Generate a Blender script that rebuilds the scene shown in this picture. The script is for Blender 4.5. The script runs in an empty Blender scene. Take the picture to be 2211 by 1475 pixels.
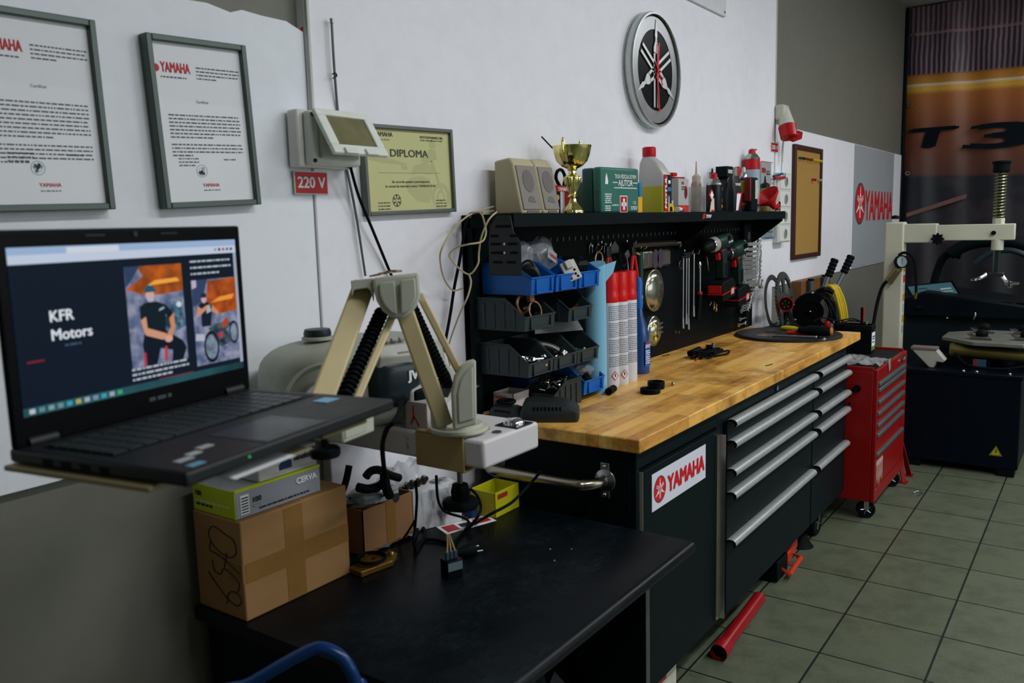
import bpy, math, random
from mathutils import Vector as V3, Matrix

# ------------------------------------------------------------------ camera, world, lights, exposure
SC = bpy.context.scene
COL = SC.collection
FPX, CXP, CYP = 1819.58, 1105.5, 737.5           # focal length and centre in pixels of the 2211 x 1475 frame
CAM = V3((-4.92833, -0.74915, 1.50320))
YAW, PITCH, ROLL = 0.61891, -0.13810, -0.02681
_d = V3((math.cos(YAW) * math.cos(PITCH), math.sin(YAW) * math.cos(PITCH), math.sin(PITCH)))
_r = _d.cross(V3((0, 0, 1))).normalized()
_u = _r.cross(_d)
RGT = math.cos(ROLL) * _r + math.sin(ROLL) * _u
UPV = -math.sin(ROLL) * _r + math.cos(ROLL) * _u
cd = bpy.data.cameras.new('camera')
cam = bpy.data.objects.new('camera', cd)
COL.objects.link(cam)
cam.matrix_world = Matrix(((RGT.x, UPV.x, -_d.x, CAM.x), (RGT.y, UPV.y, -_d.y, CAM.y), (RGT.z, UPV.z, -_d.z, CAM.z), (0, 0, 0, 1)))
cd.sensor_width = 36.0
cd.lens = FPX / 2211.0 * 36.0
cd.clip_start = 0.05
cd.dof.use_dof = True
cd.dof.focus_distance = 3.5
cd.dof.aperture_fstop = 5.6
SC.camera = cam

SC.view_settings.view_transform = 'Standard'
SC.view_settings.look = 'None'
SC.view_settings.gamma = 1.0
SC.view_settings.use_curve_mapping = False
SC.view_settings.exposure = 0.5

w = bpy.data.worlds.new('world'); SC.world = w; w.use_nodes = True
w.node_tree.nodes['Background'].inputs[0].default_value = (0.45, 0.62, 0.68, 1)
w.node_tree.nodes['Background'].inputs[1].default_value = 0.05

LAMPS = [  # x, y, watts : fluorescent ceiling fittings of the workshop (z = 3.34)
    (-3.6, -1.6, 22.0), (-1.55, -1.6, 26.0), (0.6, -1.6, 23.0), (2.4, -1.6, 21.0), (-2.4, -3.4, 12.0), (0.9, -3.4, 9.0)]
for i, (x, y, p) in enumerate(LAMPS):
    ld = bpy.data.lights.new('fluorescent_light', 'AREA')
    ld.shape = 'RECTANGLE'; ld.size = 1.25; ld.size_y = 0.22
    ld.energy = p; ld.color = (0.97, 0.985, 1.0)
    lo = bpy.data.objects.new('fluorescent_light', ld); COL.objects.link(lo)
    lo.location = (x, y, 3.305)
# broad fill lamp added behind the camera for even frontal light
ld = bpy.data.lights.new('added_fill_light', 'AREA'); ld.shape = 'RECTANGLE'; ld.size = 3.9; ld.size_y = 1.5
ld.energy = 22.0; ld.color = (0.92, 0.97, 1.0)
lo = bpy.data.objects.new('added_fill_light', ld); COL.objects.link(lo)
lo.location = (-0.9, -4.5, 1.95); lo.rotation_euler = (math.radians(90), 0, 0)

# ------------------------------------------------------------------ helpers
FLOOR = -0.04
WALLY = 0.93          # face of the beige wall
PIER = 0.90           # face of the white wall between the two strips
RNG = random.Random(7)
PI = math.pi

def ray(px, py):
    return _d + RGT * ((px - CXP) / FPX) - UPV * ((py - CYP) / FPX)
def PX(px, py, X):
    r = ray(px, py); return CAM + r * ((X - CAM.x) / r.x)
def PY(px, py, Y):
    r = ray(px, py); return CAM + r * ((Y - CAM.y) / r.y)
def PZ(px, py, Z):
    r = ray(px, py); return CAM + r * ((Z - CAM.z) / r.z)
def PD(px, py, d):
    return CAM + ray(px, py) * d

def lin(h, k=1.0):
    h = h.lstrip('#')
    out = []
    for i in (0, 2, 4):
        c = int(h[i:i + 2], 16) / 255.0
        c = c / 12.92 if c <= 0.04045 else ((c + 0.055) / 1.055) ** 2.4
        out.append(min(0.92, c * k))
    return (out[0], out[1], out[2], 1.0)

class NT:
    def __init__(s, name):
        s.m = bpy.data.materials.new(name); s.m.use_nodes = True
        s.t = s.m.node_tree; s.n = s.t.nodes; s.l = s.t.links
        s.b = s.n['Principled BSDF']; s.out = s.n['Material Output']
    def add(s, kind, **kw):
        n = s.n.new(kind)
        for k, v in kw.items(): setattr(n, k, v)
        return n
    def math(s, op, a, b=None, c=None):
        n = s.n.new('ShaderNodeMath'); n.operation = op
        for i, v in enumerate((a, b, c)):
            if v is None: continue
            if isinstance(v, (int, float)): n.inputs[i].default_value = v
            else: s.l.new(v, n.inputs[i])
        return n.outputs[0]
    def mix(s, fac, a, b):
        n = s.n.new('ShaderNodeMix'); n.data_type = 'RGBA'
        for i, v in ((0, fac), (6, a), (7, b)):
            if isinstance(v, (int, float)): n.inputs[i].default_value = v
            elif isinstance(v, tuple): n.inputs[i].default_value = v
            else: s.l.new(v, n.inputs[i])
        return n.outputs[2]
    def noise(s, scale, detail=4, rough=0.55, vec=None, stretch=None):
        n = s.n.new('ShaderNodeTexNoise')
        n.inputs['Scale'].default_value = scale; n.inputs['Detail'].default_value = detail; n.inputs['Roughness'].default_value = rough
        v = vec if vec is not None else s.coord()
        if stretch:
            mp = s.n.new('ShaderNodeMapping'); mp.inputs['Scale'].default_value = stretch
            s.l.new(v, mp.inputs[0]); v = mp.outputs[0]
        s.l.new(v, n.inputs['Vector'])
        return n.outputs[0]
    def coord(s):
        if not hasattr(s, '_c'): s._c = s.n.new('ShaderNodeTexCoord')
        return s._c.outputs['Object']
    def ramp(s, fac, stops):
        n = s.n.new('ShaderNodeValToRGB'); cr = n.color_ramp
        while len(cr.elements) < len(stops): cr.elements.new(0.5)
        for e, (p, c) in zip(cr.elements, stops): e.position = p; e.color = c
        s.l.new(fac, n.inputs[0]); return n.outputs[0]
    def bump(s, h, strength=0.2, dist=0.01):
        n = s.n.new('ShaderNodeBump'); n.inputs['Strength'].default_value = strength; n.inputs['Distance'].default_value = dist
        s.l.new(h, n.inputs['Height']); s.l.new(n.outputs[0], s.b.inputs['Normal'])
    def base(s, c):
        if isinstance(c, tuple): s.b.inputs['Base Color'].default_value = c
        else: s.l.new(c, s.b.inputs['Base Color'])
    def set(s, rough=0.5, metal=0.0, **kw):
        s.b.inputs['Roughness'].default_value = rough; s.b.inputs['Metallic'].default_value = metal
        for k, v in kw.items(): s.b.inputs[k].default_value = v
        return s

_cache = {}
def mat(h, rough=0.5, metal=0.0, k=1.25, vary=0.12, scale=25, bump=0.0, alpha=None, coat=0.0, trans=0.0):
    """plain painted, plastic, paper or metal surface with slight procedural wear"""
    key = (h, rough, metal, k, vary, scale, bump, alpha, coat, trans)
    if key in _cache: return _cache[key]
    n = NT('surface_' + h.strip('#')); c = lin(h, k)
    nz = n.noise(scale)
    dark = tuple(x * (1 - vary) for x in c[:3]) + (1,); lite = tuple(min(0.95, x * (1 + vary)) for x in c[:3]) + (1,)
    n.base(n.mix(nz, dark, lite))
    n.set(rough, metal)
    n.b.inputs['Specular IOR Level'].default_value = 0.3
    if sum(c[:3]) < .03 and metal < .5: n.b.inputs['Specular IOR Level'].default_value = 0.07
    r = n.math('MULTIPLY_ADD', nz, 0.16, rough - 0.08); n.l.new(r, n.b.inputs['Roughness'])
    if bump: n.bump(n.noise(scale * 6), bump, 0.004)
    if coat: n.b.inputs['Coat Weight'].default_value = coat
    if trans: n.b.inputs['Transmission Weight'].default_value = trans
    if alpha is not None: n.b.inputs['Alpha'].default_value = alpha
    _cache[key] = n.m
    return n.m

def emit(h, strength=1.0, vary=None):
    key = ('e', h, strength, vary)
    if key in _cache: return _cache[key]
    n = NT('screen_' + h.strip('#')); c = lin(h, 1.0)
    n.base((0.002, 0.003, 0.004, 1)); n.set(0.5); n.b.inputs['Specular IOR Level'].default_value = 0.06; strength *= 0.75
    if vary:
        f = n.noise(vary[1], 3)
        f = n.ramp(f, ((0.35, c), (0.62, lin(vary[0]))))
        n.l.new(f, n.b.inputs['Emission Color'])
    else: n.b.inputs['Emission Color'].default_value = c
    n.b.inputs['Emission Strength'].default_value = strength
    _cache[key] = n.m
    return n.m

def thin_glass(name, tint, refl=1.0, rough=0.03, ior=1.5, dens=1.0):
    n = NT(name)
    tr = n.add('ShaderNodeBsdfTransparent'); tr.inputs[0].default_value = tint
    gl = n.add('ShaderNodeBsdfGlossy'); gl.inputs['Roughness'].default_value = rough; gl.inputs[0].default_value = (refl, refl, refl, 1)
    lw = n.add('ShaderNodeLayerWeight'); lw.inputs[0].default_value = 0.5
    f0 = ((ior - 1) / (ior + 1)) ** 2
    fr = n.math('MULTIPLY_ADD', n.math('POWER', lw.outputs['Facing'], 4.5), 1 - f0, f0)
    mx = n.add('ShaderNodeMixShader')
    n.l.new(fr, mx.inputs[0]); n.l.new(tr.outputs[0], mx.inputs[1]); n.l.new(gl.outputs[0], mx.inputs[2])
    n.l.new(mx.outputs[0], n.out.inputs[0])
    return n.m

MATRIX = {}
class MB:
    """collects shapes and links them as ONE mesh object"""
    def __init__(s, local=None):
        s.v = []; s.f = []; s.mi = []; s.cur = 0; s.M = None; s.local = local
    def _push(s, vs, fs):
        o = len(s.v)
        if s.M is not None: vs = [s.M @ V3(p) for p in vs]
        s.v += [tuple(p) for p in vs]
        s.f += [tuple(i + o for i in f) for f in fs]
        s.mi += [s.cur] * len(fs)
        return s
    def box(s, x0, x1, y0, y1, z0, z1):
        vs = [(x, y, z) for z in (z0, z1) for y in (y0, y1) for x in (x0, x1)]
        return s._push(vs, [(0, 2, 3, 1), (4, 5, 7, 6), (0, 1, 5, 4), (2, 6, 7, 3), (0, 4, 6, 2), (1, 3, 7, 5)])
    def obox(s, c, X, Y, Z):
        """oriented box: centre and three half-axis vectors"""
        c = V3(c); X = V3(X); Y = V3(Y); Z = V3(Z)
        vs = [c + X * a + Y * b + Z * g for g in (-1, 1) for b in (-1, 1) for a in (-1, 1)]
        return s._push(vs, [(0, 2, 3, 1), (4, 5, 7, 6), (0, 1, 5, 4), (2, 6, 7, 3), (0, 4, 6, 2), (1, 3, 7, 5)])
    def rings(s, rings, cap=True, closed=False):
        n = len(rings[0]); vs = [p for r in rings for p in r]; fs = []
        m = len(rings)
        for i in range(m if closed else m - 1):
            a = i * n; b = ((i + 1) % m) * n
            for j in range(n):
                k = (j + 1) % n
                fs.append((a + j, a + k, b + k, b + j))
        if cap and not closed:
            fs.append(tuple(range(n - 1, -1, -1))); fs.append(tuple((m - 1) * n + j for j in range(n)))
        return s._push(vs, fs)
    def cyl(s, p0, p1, r0, r1=None, n=20, cap=True):
        p0 = V3(p0); p1 = V3(p1); r1 = r0 if r1 is None else r1
        a, b = frame((p1 - p0).normalized())
        R = []
        for p, r in ((p0, r0), (p1, r1)):
            R.append([p + (a * math.cos(t) + b * math.sin(t)) * r for t in [2 * PI * i / n for i in range(n)]])
        return s.rings(R, cap)
    def tube(s, pts, r, n=8, smooth=True, closed=False, cap=True, sub=6):
        pts = [V3(p) for p in pts]
        if smooth and len(pts) > 2: pts = spline(pts, sub, closed)
        m = len(pts)
        rr = r if isinstance(r, (list, tuple)) else None
        R = []; a = None
        for i, p in enumerate(pts):
            if closed: t = (pts[(i + 1) % m] - pts[i - 1]).normalized()
            else: t = (pts[min(i + 1, m - 1)] - pts[max(i - 1, 0)]).normalized()
            if a is None: a, b = frame(t)
            else:
                a = (a - t * a.dot(t)); a = a.normalized() if a.length > 1e-6 else frame(t)[0]
                b = t.cross(a)
            q = r if rr is None else rr[0] + (rr[1] - rr[0]) * i / (m - 1)
            R.append([p + (a * math.cos(2 * PI * j / n) + b * math.sin(2 * PI * j / n)) * q for j in range(n)])
        return s.rings(R, cap, closed)
    def lathe(s, prof, c=(0, 0, 0), n=28, axis=(0, 0, 1), mod=None, ell=1.0, cap=True):
        ax = V3(axis).normalized(); a, b = frame(ax); c = V3(c); R = []
        for r, z in prof:
            R.append([c + ax * z + (a * math.cos(t) * ell + b * math.sin(t)) * (r * (1 + (mod(t, z) if mod else 0))) for t in [2 * PI * i / n for i in range(n)]])
        return s.rings(R, cap)
    def prism(s, poly, O, U, V, W):
        O = V3(O); U = V3(U); V = V3(V); W = V3(W); n = len(poly)
        a = [O + U * p[0] + V * p[1] for p in poly]
        if U.cross(V).dot(W) < 0: a.reverse()
        vs = a + [p + W for p in a]
        fs = [tuple(range(n - 1, -1, -1)), tuple(range(n, 2 * n))] + [(i, (i + 1) % n, n + (i + 1) % n, n + i) for i in range(n)]
        return s._push(vs, fs)
    def disc(s, c, U, V, W, r, n=32):
        return s.prism([(r * math.cos(2 * PI * i / n), r * math.sin(2 * PI * i / n)) for i in range(n)], c, U, V, W)
    def annulus(s, c, U, V, W, r0, r1, n=40):
        c = V3(c); U = V3(U); V = V3(V); W = V3(W)
        def rg(r, h): return [c + (U * math.cos(2 * PI * i / n) + V * math.sin(2 * PI * i / n)) * r + W * h for i in range(n)]
        return s.rings([rg(r0, 0), rg(r1, 0), rg(r1, 1), rg(r0, 1)], closed=True)
    def torus(s, c, U, V, R, r, n=28, m=8):
        c = V3(c); U = V3(U).normalized(); V = V3(V).normalized()
        return s.tube([c + (U * math.cos(2 * PI * i / n) + V * math.sin(2 * PI * i / n)) * R for i in range(n)], r, m, False, True)
    def ball(s, c, rx, ry=None, rz=None, n=14, m=8):
        ry = rx if ry is None else ry; rz = rx if rz is None else rz
        c = V3(c); R = []
        for i in range(1, m):
            ph = PI * i / m - PI / 2
            R.append([c + V3((rx * math.cos(ph) * math.cos(t), ry * math.cos(ph) * math.sin(t), rz * math.sin(ph))) for t in [2 * PI * j / n for j in range(n)]])
        return s.rings(R)
    def build(s, name, m, parent=None, bev=0.0, seg=2, smooth=35, label=None, kind=None):
        vs = s.v
        ms = m if isinstance(m, (list, tuple)) else [m]
        me = bpy.data.meshes.new(name)
        loc = None
        if parent is not None:
            if s.local is None:
                Mi = MATRIX[parent.name].inverted(); vs = [tuple(Mi @ V3(p)) for p in vs]
        elif s.local is None:
            xs = [p[0] for p in vs]; ys = [p[1] for p in vs]; zs = [p[2] for p in vs]
            loc = V3(((min(xs) + max(xs)) / 2, (min(ys) + max(ys)) / 2, min(zs)))
            vs = [(p[0] - loc.x, p[1] - loc.y, p[2] - loc.z) for p in vs]
        me.from_pydata(vs, [], s.f)
        for x in ms: me.materials.append(x)
        me.polygons.foreach_set('material_index', s.mi)
        if smooth:
            me.polygons.foreach_set('use_smooth', [True] * len(me.polygons))
            me.set_sharp_from_angle(angle=math.radians(smooth))
        me.validate(); me.update()
        o = bpy.data.objects.new(name, me); COL.objects.link(o)
        if parent is not None:
            o.parent = parent; MATRIX[o.name] = MATRIX[parent.name]
        else:
            if loc is not None: o.location = loc
            MATRIX[o.name] = Matrix.Translation(loc if loc is not None else V3((0, 0, 0)))
        if bev:
            b = o.modifiers.new('bevel', 'BEVEL'); b.width = bev; b.segments = seg; b.limit_method = 'ANGLE'; b.angle_limit = math.radians(40)
            b.harden_normals = False
        if label: o['label'] = label
        if kind: o['kind'] = kind
        return o

def frame(t):
    t = V3(t); u = V3((0, 0, 1)) if abs(t.z) < 0.9 else V3((1, 0, 0))
    a = u.cross(t).normalized(); return a, t.cross(a)

def spline(P, sub=6, closed=False):
    out = []; n = len(P)
    for i in range(n if closed else n - 1):
        if closed: p0, p1, p2, p3 = P[i - 1], P[i], P[(i + 1) % n], P[(i + 2) % n]
        else: p0, p1, p2, p3 = P[max(i - 1, 0)], P[i], P[i + 1], P[min(i + 2, n - 1)]
        for k in range(sub):
            t = k / sub
            out.append(0.5 * ((2 * p1) + (p2 - p0) * t + (2 * p0 - 5 * p1 + 4 * p2 - p3) * t * t + (3 * p1 - p0 - 3 * p2 + p3) * t ** 3))
    if not closed: out.append(P[-1].copy())
    return out

def tag(o, label, cat, group=None):
    o['label'] = label; o['category'] = cat
    if group: o['group'] = group
    return o
def thing(name, label, cat, loc, rz=0.0, group=None, M=None):
    o = bpy.data.objects.new(name, None); COL.objects.link(o)
    o.empty_display_size = 0.05
    if M is None: M = Matrix.Translation(V3(loc)) @ Matrix.Rotation(rz, 4, 'Z')
    o.matrix_world = M; MATRIX[o.name] = M
    return tag(o, label, cat, group)
def struct(o): o['kind'] = 'structure'; return o
def dup(root, loc, rz=None, label=None, scale=None, rot=None, group=None):
    """copy of a thing with copies of its parts and sub-parts"""
    r = root.copy(); COL.objects.link(r)
    r.location = loc
    if rz is not None: r.rotation_euler = (0, 0, rz)
    if rot is not None: r.rotation_euler = rot
    if scale is not None: r.scale = (scale, scale, scale) if isinstance(scale, (int, float)) else scale
    if label: r['label'] = label
    if group: r['group'] = group
    for ch in list(root.children):
        c = ch.copy(); COL.objects.link(c); c.parent = r
        for g in list(ch.children):
            q = g.copy(); COL.objects.link(q); q.parent = c
    return r

_tx = {}
def txt_into(mb, s, O, U, V, size, align='L', bold=0.0, sx=1.0, depth=0.0004, slant=0.0, fit=None):
    """lettering as mesh: baseline origin O, reading direction U, up V (unit vectors); size = cap height"""
    O = V3(O); U = V3(U).normalized(); V = V3(V).normalized(); W = U.cross(V)
    key = s
    if key not in _tx:
        cu = bpy.data.curves.new('lettering', 'FONT'); cu.body = s; cu.size = 1.0; cu.resolution_u = 3
        ob = bpy.data.objects.new('lettering', cu)
        me = bpy.data.meshes.new_from_object(ob)
        _tx[key] = ([v.co.copy() for v in me.vertices], [tuple(p.vertices) for p in me.polygons])
        bpy.data.objects.remove(ob); bpy.data.curves.remove(cu); bpy.data.meshes.remove(me)
    vs, fs = _tx[key]
    if not vs: return mb
    x0 = min(v.x for v in vs); x1 = max(v.x for v in vs)
    k = size / 0.72
    if fit: sx = fit / ((x1 - x0) * k)
    off = {'L': -x0, 'C': -(x0 + x1) / 2, 'R': -x1}[align]
    b = bold * 1.15
    for i_, (dx, dy) in enumerate(((-b, 0), (b, 0), (0, b * .6), (0, -b * .6)) if bold else ((0, 0),)):
        mb._push([O + U * ((v.x + off + dx) * k * sx + v.y * k * slant) + V * ((v.y + dy) * k) + W * (depth + i_ * .00016) for v in vs], fs)
    return mb

def lines_into(mb, O, U, V, width, rows, gap, h, seed=1, last=1.0, depth=0.0003):
    """rows of small print: dashes of word length"""
    rg = random.Random(seed); O = V3(O); U = V3(U).normalized(); V = V3(V).normalized(); W = U.cross(V)
    for i in range(rows):
        x = 0.0; lim = width * (last if i == rows - 1 else 1.0)
        while x < lim - h:
            wd = min(h * rg.choice((1.2, 2.0, 2.8, 3.6, 4.6)), lim - x)
            y = -i * gap
            mb._push([O + U * a + V * (y + b) + W * depth for a, b in ((x, 0), (x + wd, 0), (x + wd, h), (x, h))], [(0, 1, 2, 3)])
            x += wd + h * 0.7
    return mb

def rect_into(mb, O, U, V, u0, u1, v0, v1, depth=0.0003):
    O = V3(O); U = V3(U).normalized(); V = V3(V).normalized(); W = U.cross(V)
    return mb._push([O + U * a + V * b + W * depth for a, b in ((u0, v0), (u1, v0), (u1, v1), (u0, v1))], [(0, 1, 2, 3)])

def poly_into(mb, O, U, V, pts, depth=0.0003):
    O = V3(O); U = V3(U).normalized(); V = V3(V).normalized(); W = U.cross(V)
    return mb._push([O + U * a + V * b + W * depth for a, b in pts], [tuple(range(len(pts)))])

def circ(cx, cy, rx, ry=None, n=24, a0=0.0, a1=2 * PI):
    ry = rx if ry is None else ry
    return [(cx + rx * math.cos(a0 + (a1 - a0) * i / n), cy + ry * math.sin(a0 + (a1 - a0) * i / n)) for i in range(n)]

def forks_into(mb, O, U, V, R, depth, seg_only=False):
    """three crossed tuning forks inside a circle of radius R"""
    O = V3(O); U = V3(U).normalized(); V = V3(V).normalized(); W = U.cross(V)
    tip = [(0, .97), (.055, .67), (.03, .6), (.045, .54), (-.045, .54), (-.03, .6), (-.055, .67)]
    sh = [(.045, .55), (.105, .43), (.105, .32), (-.105, .32), (-.105, .43), (-.045, .55)]
    b1 = [(.045, .34), (.105, .34), (.105, -.72), (.045, -.72)]
    b2 = [(-.105, .34), (-.045, .34), (-.045, -.72), (-.105, -.72)]
    for k in range(3):
        a = k * 2 * PI / 3; c, s = math.cos(a), math.sin(a)
        u = U * c + V * s; v = V * c - U * s
        for pl in (tip, sh, b1, b2):
            mb.prism([(x * R, y * R) for x, y in pl], O + W * depth, u, v, W * (0.0004 if not seg_only else seg_only))
    return mb

# ------------------------------------------------------------------ materials of the large surfaces
def m_wall(name, h, k, stain=0.05):
    n = NT(name); c = lin(h, k)
    a = n.noise(1.3, 5); b = n.noise(14, 6, 0.65)
    f = n.math('MULTIPLY', a, b)
    dark = tuple(x * (1 - stain * 3) for x in c[:3]) + (1,)
    n.base(n.ramp(f, ((0.12, dark), (0.3, c))))
    n.set(0.62); n.bump(n.noise(38, 6), 0.06, 0.006)
    return n.m
M_white = m_wall('white_painted_wall', 'C8C8D2', 1.5, 0.02)
M_beige = m_wall('beige_painted_wall', '75756A', .94, 0.03)
M_panel = m_wall('white_wall_panel', 'C4C8CE', 1.5, 0.025)
M_ceil = m_wall('ceiling_paint', 'A5A5A0', 1.2)

def m_floor():
    n = NT('floor_tiles')
    k = 1.0266
    mp = n.add('ShaderNodeMapping'); mp.inputs['Location'].default_value = (-0.131, -0.0199, 0)
    n.l.new(n.coord(), mp.inputs[0])
    br = n.add('ShaderNodeTexBrick'); br.offset = 0.0; br.squash = 1.0
    br.inputs['Scale'].default_value = 1.0; br.inputs['Brick Width'].default_value = 0.3478 * k; br.inputs['Row Height'].default_value = 0.335 * k
    br.inputs['Mortar Size'].default_value = 0.0042; br.inputs['Mortar Smooth'].default_value = 0.2
    br.inputs['Color1'].default_value = lin('6C7660', .76); br.inputs['Color2'].default_value = lin('69725B', .74); br.inputs['Mortar'].default_value = lin('1A1F1F', .8)
    n.l.new(mp.outputs[0], br.inputs[0])
    nz = n.noise(9, 8, 0.7); fine = n.noise(160, 3, 0.6)
    dirt = n.ramp(nz, ((0.28, (0.62, 0.62, 0.6, 1)), (0.55, (1, 1, 1, 1))))
    mx = n.add('ShaderNodeMix', data_type='RGBA', blend_type='MULTIPLY'); mx.inputs[0].default_value = 1.0
    n.l.new(br.outputs[0], mx.inputs[6]); n.l.new(dirt, mx.inputs[7])
    sp = n.ramp(fine, ((0.36, (0.7, 0.7, 0.7, 1)), (0.5, (1, 1, 1, 1))))
    mx2 = n.add('ShaderNodeMix', data_type='RGBA', blend_type='MULTIPLY'); mx2.inputs[0].default_value = 0.6
    n.l.new(mx.outputs[2], mx2.inputs[6]); n.l.new(sp, mx2.inputs[7])
    n.base(mx2.outputs[2]); n.set(0.42)
    n.bump(br.outputs['Fac'], -0.25, 0.003)
    return n.m

def m_wood(name, axis='X'):
    n = NT(name)
    mp = n.add('ShaderNodeMapping'); n.l.new(n.coord(), mp.inputs[0])
    br = n.add('ShaderNodeTexBrick'); br.offset = 0.37; br.offset_frequency = 2
    br.inputs['Scale'].default_value = 1.0; br.inputs['Brick Width'].default_value = 0.46; br.inputs['Row Height'].default_value = 0.043
    br.inputs['Mortar Size'].default_value = 0.0006; br.inputs['Bias'].default_value = 0.0
    br.inputs['Color1'].default_value = (0, 0, 0, 1); br.inputs['Color2'].default_value = (1, 1, 1, 1); br.inputs['Mortar'].default_value = (0.3, 0.3, 0.3, 1)
    n.l.new(mp.outputs[0], br.inputs[0])
    g = n.noise(30, 8, 0.62, stretch=(0.12, 1.0, 1.0)); g2 = n.noise(7, 6, 0.7, stretch=(0.4, 1, 1)); st = n.noise(4.2, 7, 0.75)
    f = n.math('MULTIPLY_ADD', br.outputs[0], 0.30, n.math('MULTIPLY_ADD', g, 0.55, n.math('MULTIPLY', g2, 0.35)))
    c = n.ramp(f, ((0.32, lin('7A4E1E', 1.3)), (0.5, lin('B9853A', 1.45)), (0.68, lin('CB9C4E', 1.5)), (0.9, lin('DAB268', 1.5))))
    stain = n.ramp(st, ((0.36, (0.30, 0.24, 0.16, 1)), (0.52, (1, 1, 1, 1))))
    mx = n.add('ShaderNodeMix', data_type='RGBA', blend_type='MULTIPLY'); mx.inputs[0].default_value = 0.75
    n.l.new(c, mx.inputs[6]); n.l.new(stain, mx.inputs[7])
    n.base(mx.outputs[2]); n.set(0.33)
    n.l.new(n.math('MULTIPLY_ADD', st, 0.3, 0.22), n.b.inputs['Roughness'])
    n.bump(g, 0.08, 0.002)
    return n.m

def m_peg():
    n = NT('black_perforated_panel')
    sp = n.add('ShaderNodeSeparateXYZ'); n.l.new(n.coord(), sp.inputs[0])
    def cell(o, per, half):
        a = n.math('FRACT', n.math('DIVIDE', o, per)); a = n.math('ABSOLUTE', n.math('SUBTRACT', a, 0.5))
        return n.math('LESS_THAN', a, half)
    hole = n.math('MULTIPLY', cell(sp.outputs[0], 0.038, 0.11), cell(sp.outputs[2], 0.038, 0.15))
    n.base(n.mix(hole, lin('0A1216', .7), (0.0005, 0.0005, 0.0005, 1)))
    n.set(0.45); n.b.inputs['Specular IOR Level'].default_value = .08
    n.bump(hole, -0.6, 0.004)
    return n.m

M_black = mat('0F1B1E', 0.46, 0, .8, 0.2, 12)
M_blackg = mat('0A1114', 0.3, 0, .8, 0.2, 12)
M_rubber = mat('0C1113', 0.6, 0, .9, 0.3, 40)
M_steel = mat('8E9395', 0.28, 1.0, 1.3, 0.15, 30)
M_chrome = mat('B9BDBE', 0.12, 1.0, 1.3, 0.1, 30)
M_alu = mat('A4A9A9', 0.34, .55, 1.35, 0.2, 60)
M_red = mat('A50F16', 0.35, 0, 1.3, 0.12, 12)
M_whitep = mat('C9C9C4', 0.4, 0, 1.3, 0.08, 15)
M_paper = mat('C8CACE', 0.7, 0, 1.5, 0.04, 8)
M_ink = mat('23262A', 0.7, 0, 1.0)
M_inkred = mat('B5121B', 0.6, 0, 1.3, 0.05)
M_textw = mat('D0D2D4', 0.6, 0, 1.35, 0.03)
M_gold = mat('D9CB86', 0.14, 1.0, 1.35, 0.1, 20)
M_cream = mat('B4A67F', 0.42, 0, 1.25, 0.14, 9)
M_creamg = mat('A6A89A', 0.45, 0, 1.25, 0.12, 9)
M_card = mat('8A6840', 0.78, 0, 1.35, 0.16, 7, 0.1)
M_tape = mat('7C5A2B', 0.28, 0, 1.3, 0.1, 9)
M_yel = mat('C9B424', 0.4, 0, 1.3)
M_blue = mat('0F4E9B', 0.35, 0, 1.35, 0.12, 10)
M_plate = thin_glass('clear_picture_glass', (1.0, 1.0, 1.0, 1), 0.25, 0.02)
M_bag = thin_glass('clear_plastic_film', (0.80, 0.84, 0.86, 1), 0.9, 0.12, 1.9)
M_clear = thin_glass('clear_plastic_wall', (0.86, 0.88, 0.88, 1), 0.8, 0.1, 1.5)

# ------------------------------------------------------------------ the setting
XW, XE, YS, ZC = -6.4, 3.95, -4.6, 3.4
f = MB(); f._push([(XW, YS, FLOOR), (XE, YS, FLOOR), (XE, WALLY, FLOOR), (XW, WALLY, FLOOR)], [(0, 1, 2, 3)])
fo = f.build('floor', m_floor(), None, smooth=0)
for v in fo.data.vertices: v.co = v.co + fo.location
fo.location = (0, 0, 0)
struct(fo)
struct(MB().box(XW, XE, WALLY, WALLY + .1, FLOOR, ZC).build('wall_north', M_beige, smooth=0))
struct(MB().box(XE, XE + .1, YS, WALLY + .1, FLOOR, ZC).build('wall_east', M_beige, smooth=0))
struct(MB().box(XW - .1, XW, YS, WALLY + .1, FLOOR, ZC).build('wall_west', M_beige, smooth=0))
struct(MB().box(XW - .1, XE + .1, YS - .1, YS, FLOOR, ZC).build('wall_south', M_white, smooth=0))
struct(MB().box(XW - .1, XE + .1, YS - .1, WALLY + .1, ZC, ZC + .08).build('ceiling', M_ceil, smooth=0))
struct(MB().box(-3.452, 0.09, PIER, WALLY + .02, FLOOR, ZC).build('wall_center', M_white, bev=0.004))
# white bands on the beige wall, the left one with a torn upper edge
rg = random.Random(3)
top = []
x = -6.39
while x < -3.455:
    top.append((x, 2.0 + (rg.uniform(-.012, .008) if x > -4.1 else rg.uniform(-.003, .003)))); x += rg.uniform(.03, .08) if x > -4.1 else .2
top.append((-3.455, 1.985))
poly = [(-6.39, 1.03), (-3.455, 1.03)] + top[::-1]
struct(MB().prism(poly, (0, WALLY, 0), (1, 0, 0), (0, 0, 1), (0, -.024, 0)).build('trim_1', M_panel, smooth=0))
struct(MB().box(.10, 3.94, WALLY - .01, WALLY, 1.085, 2.05).build('trim_2', M_white, smooth=0))
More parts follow.
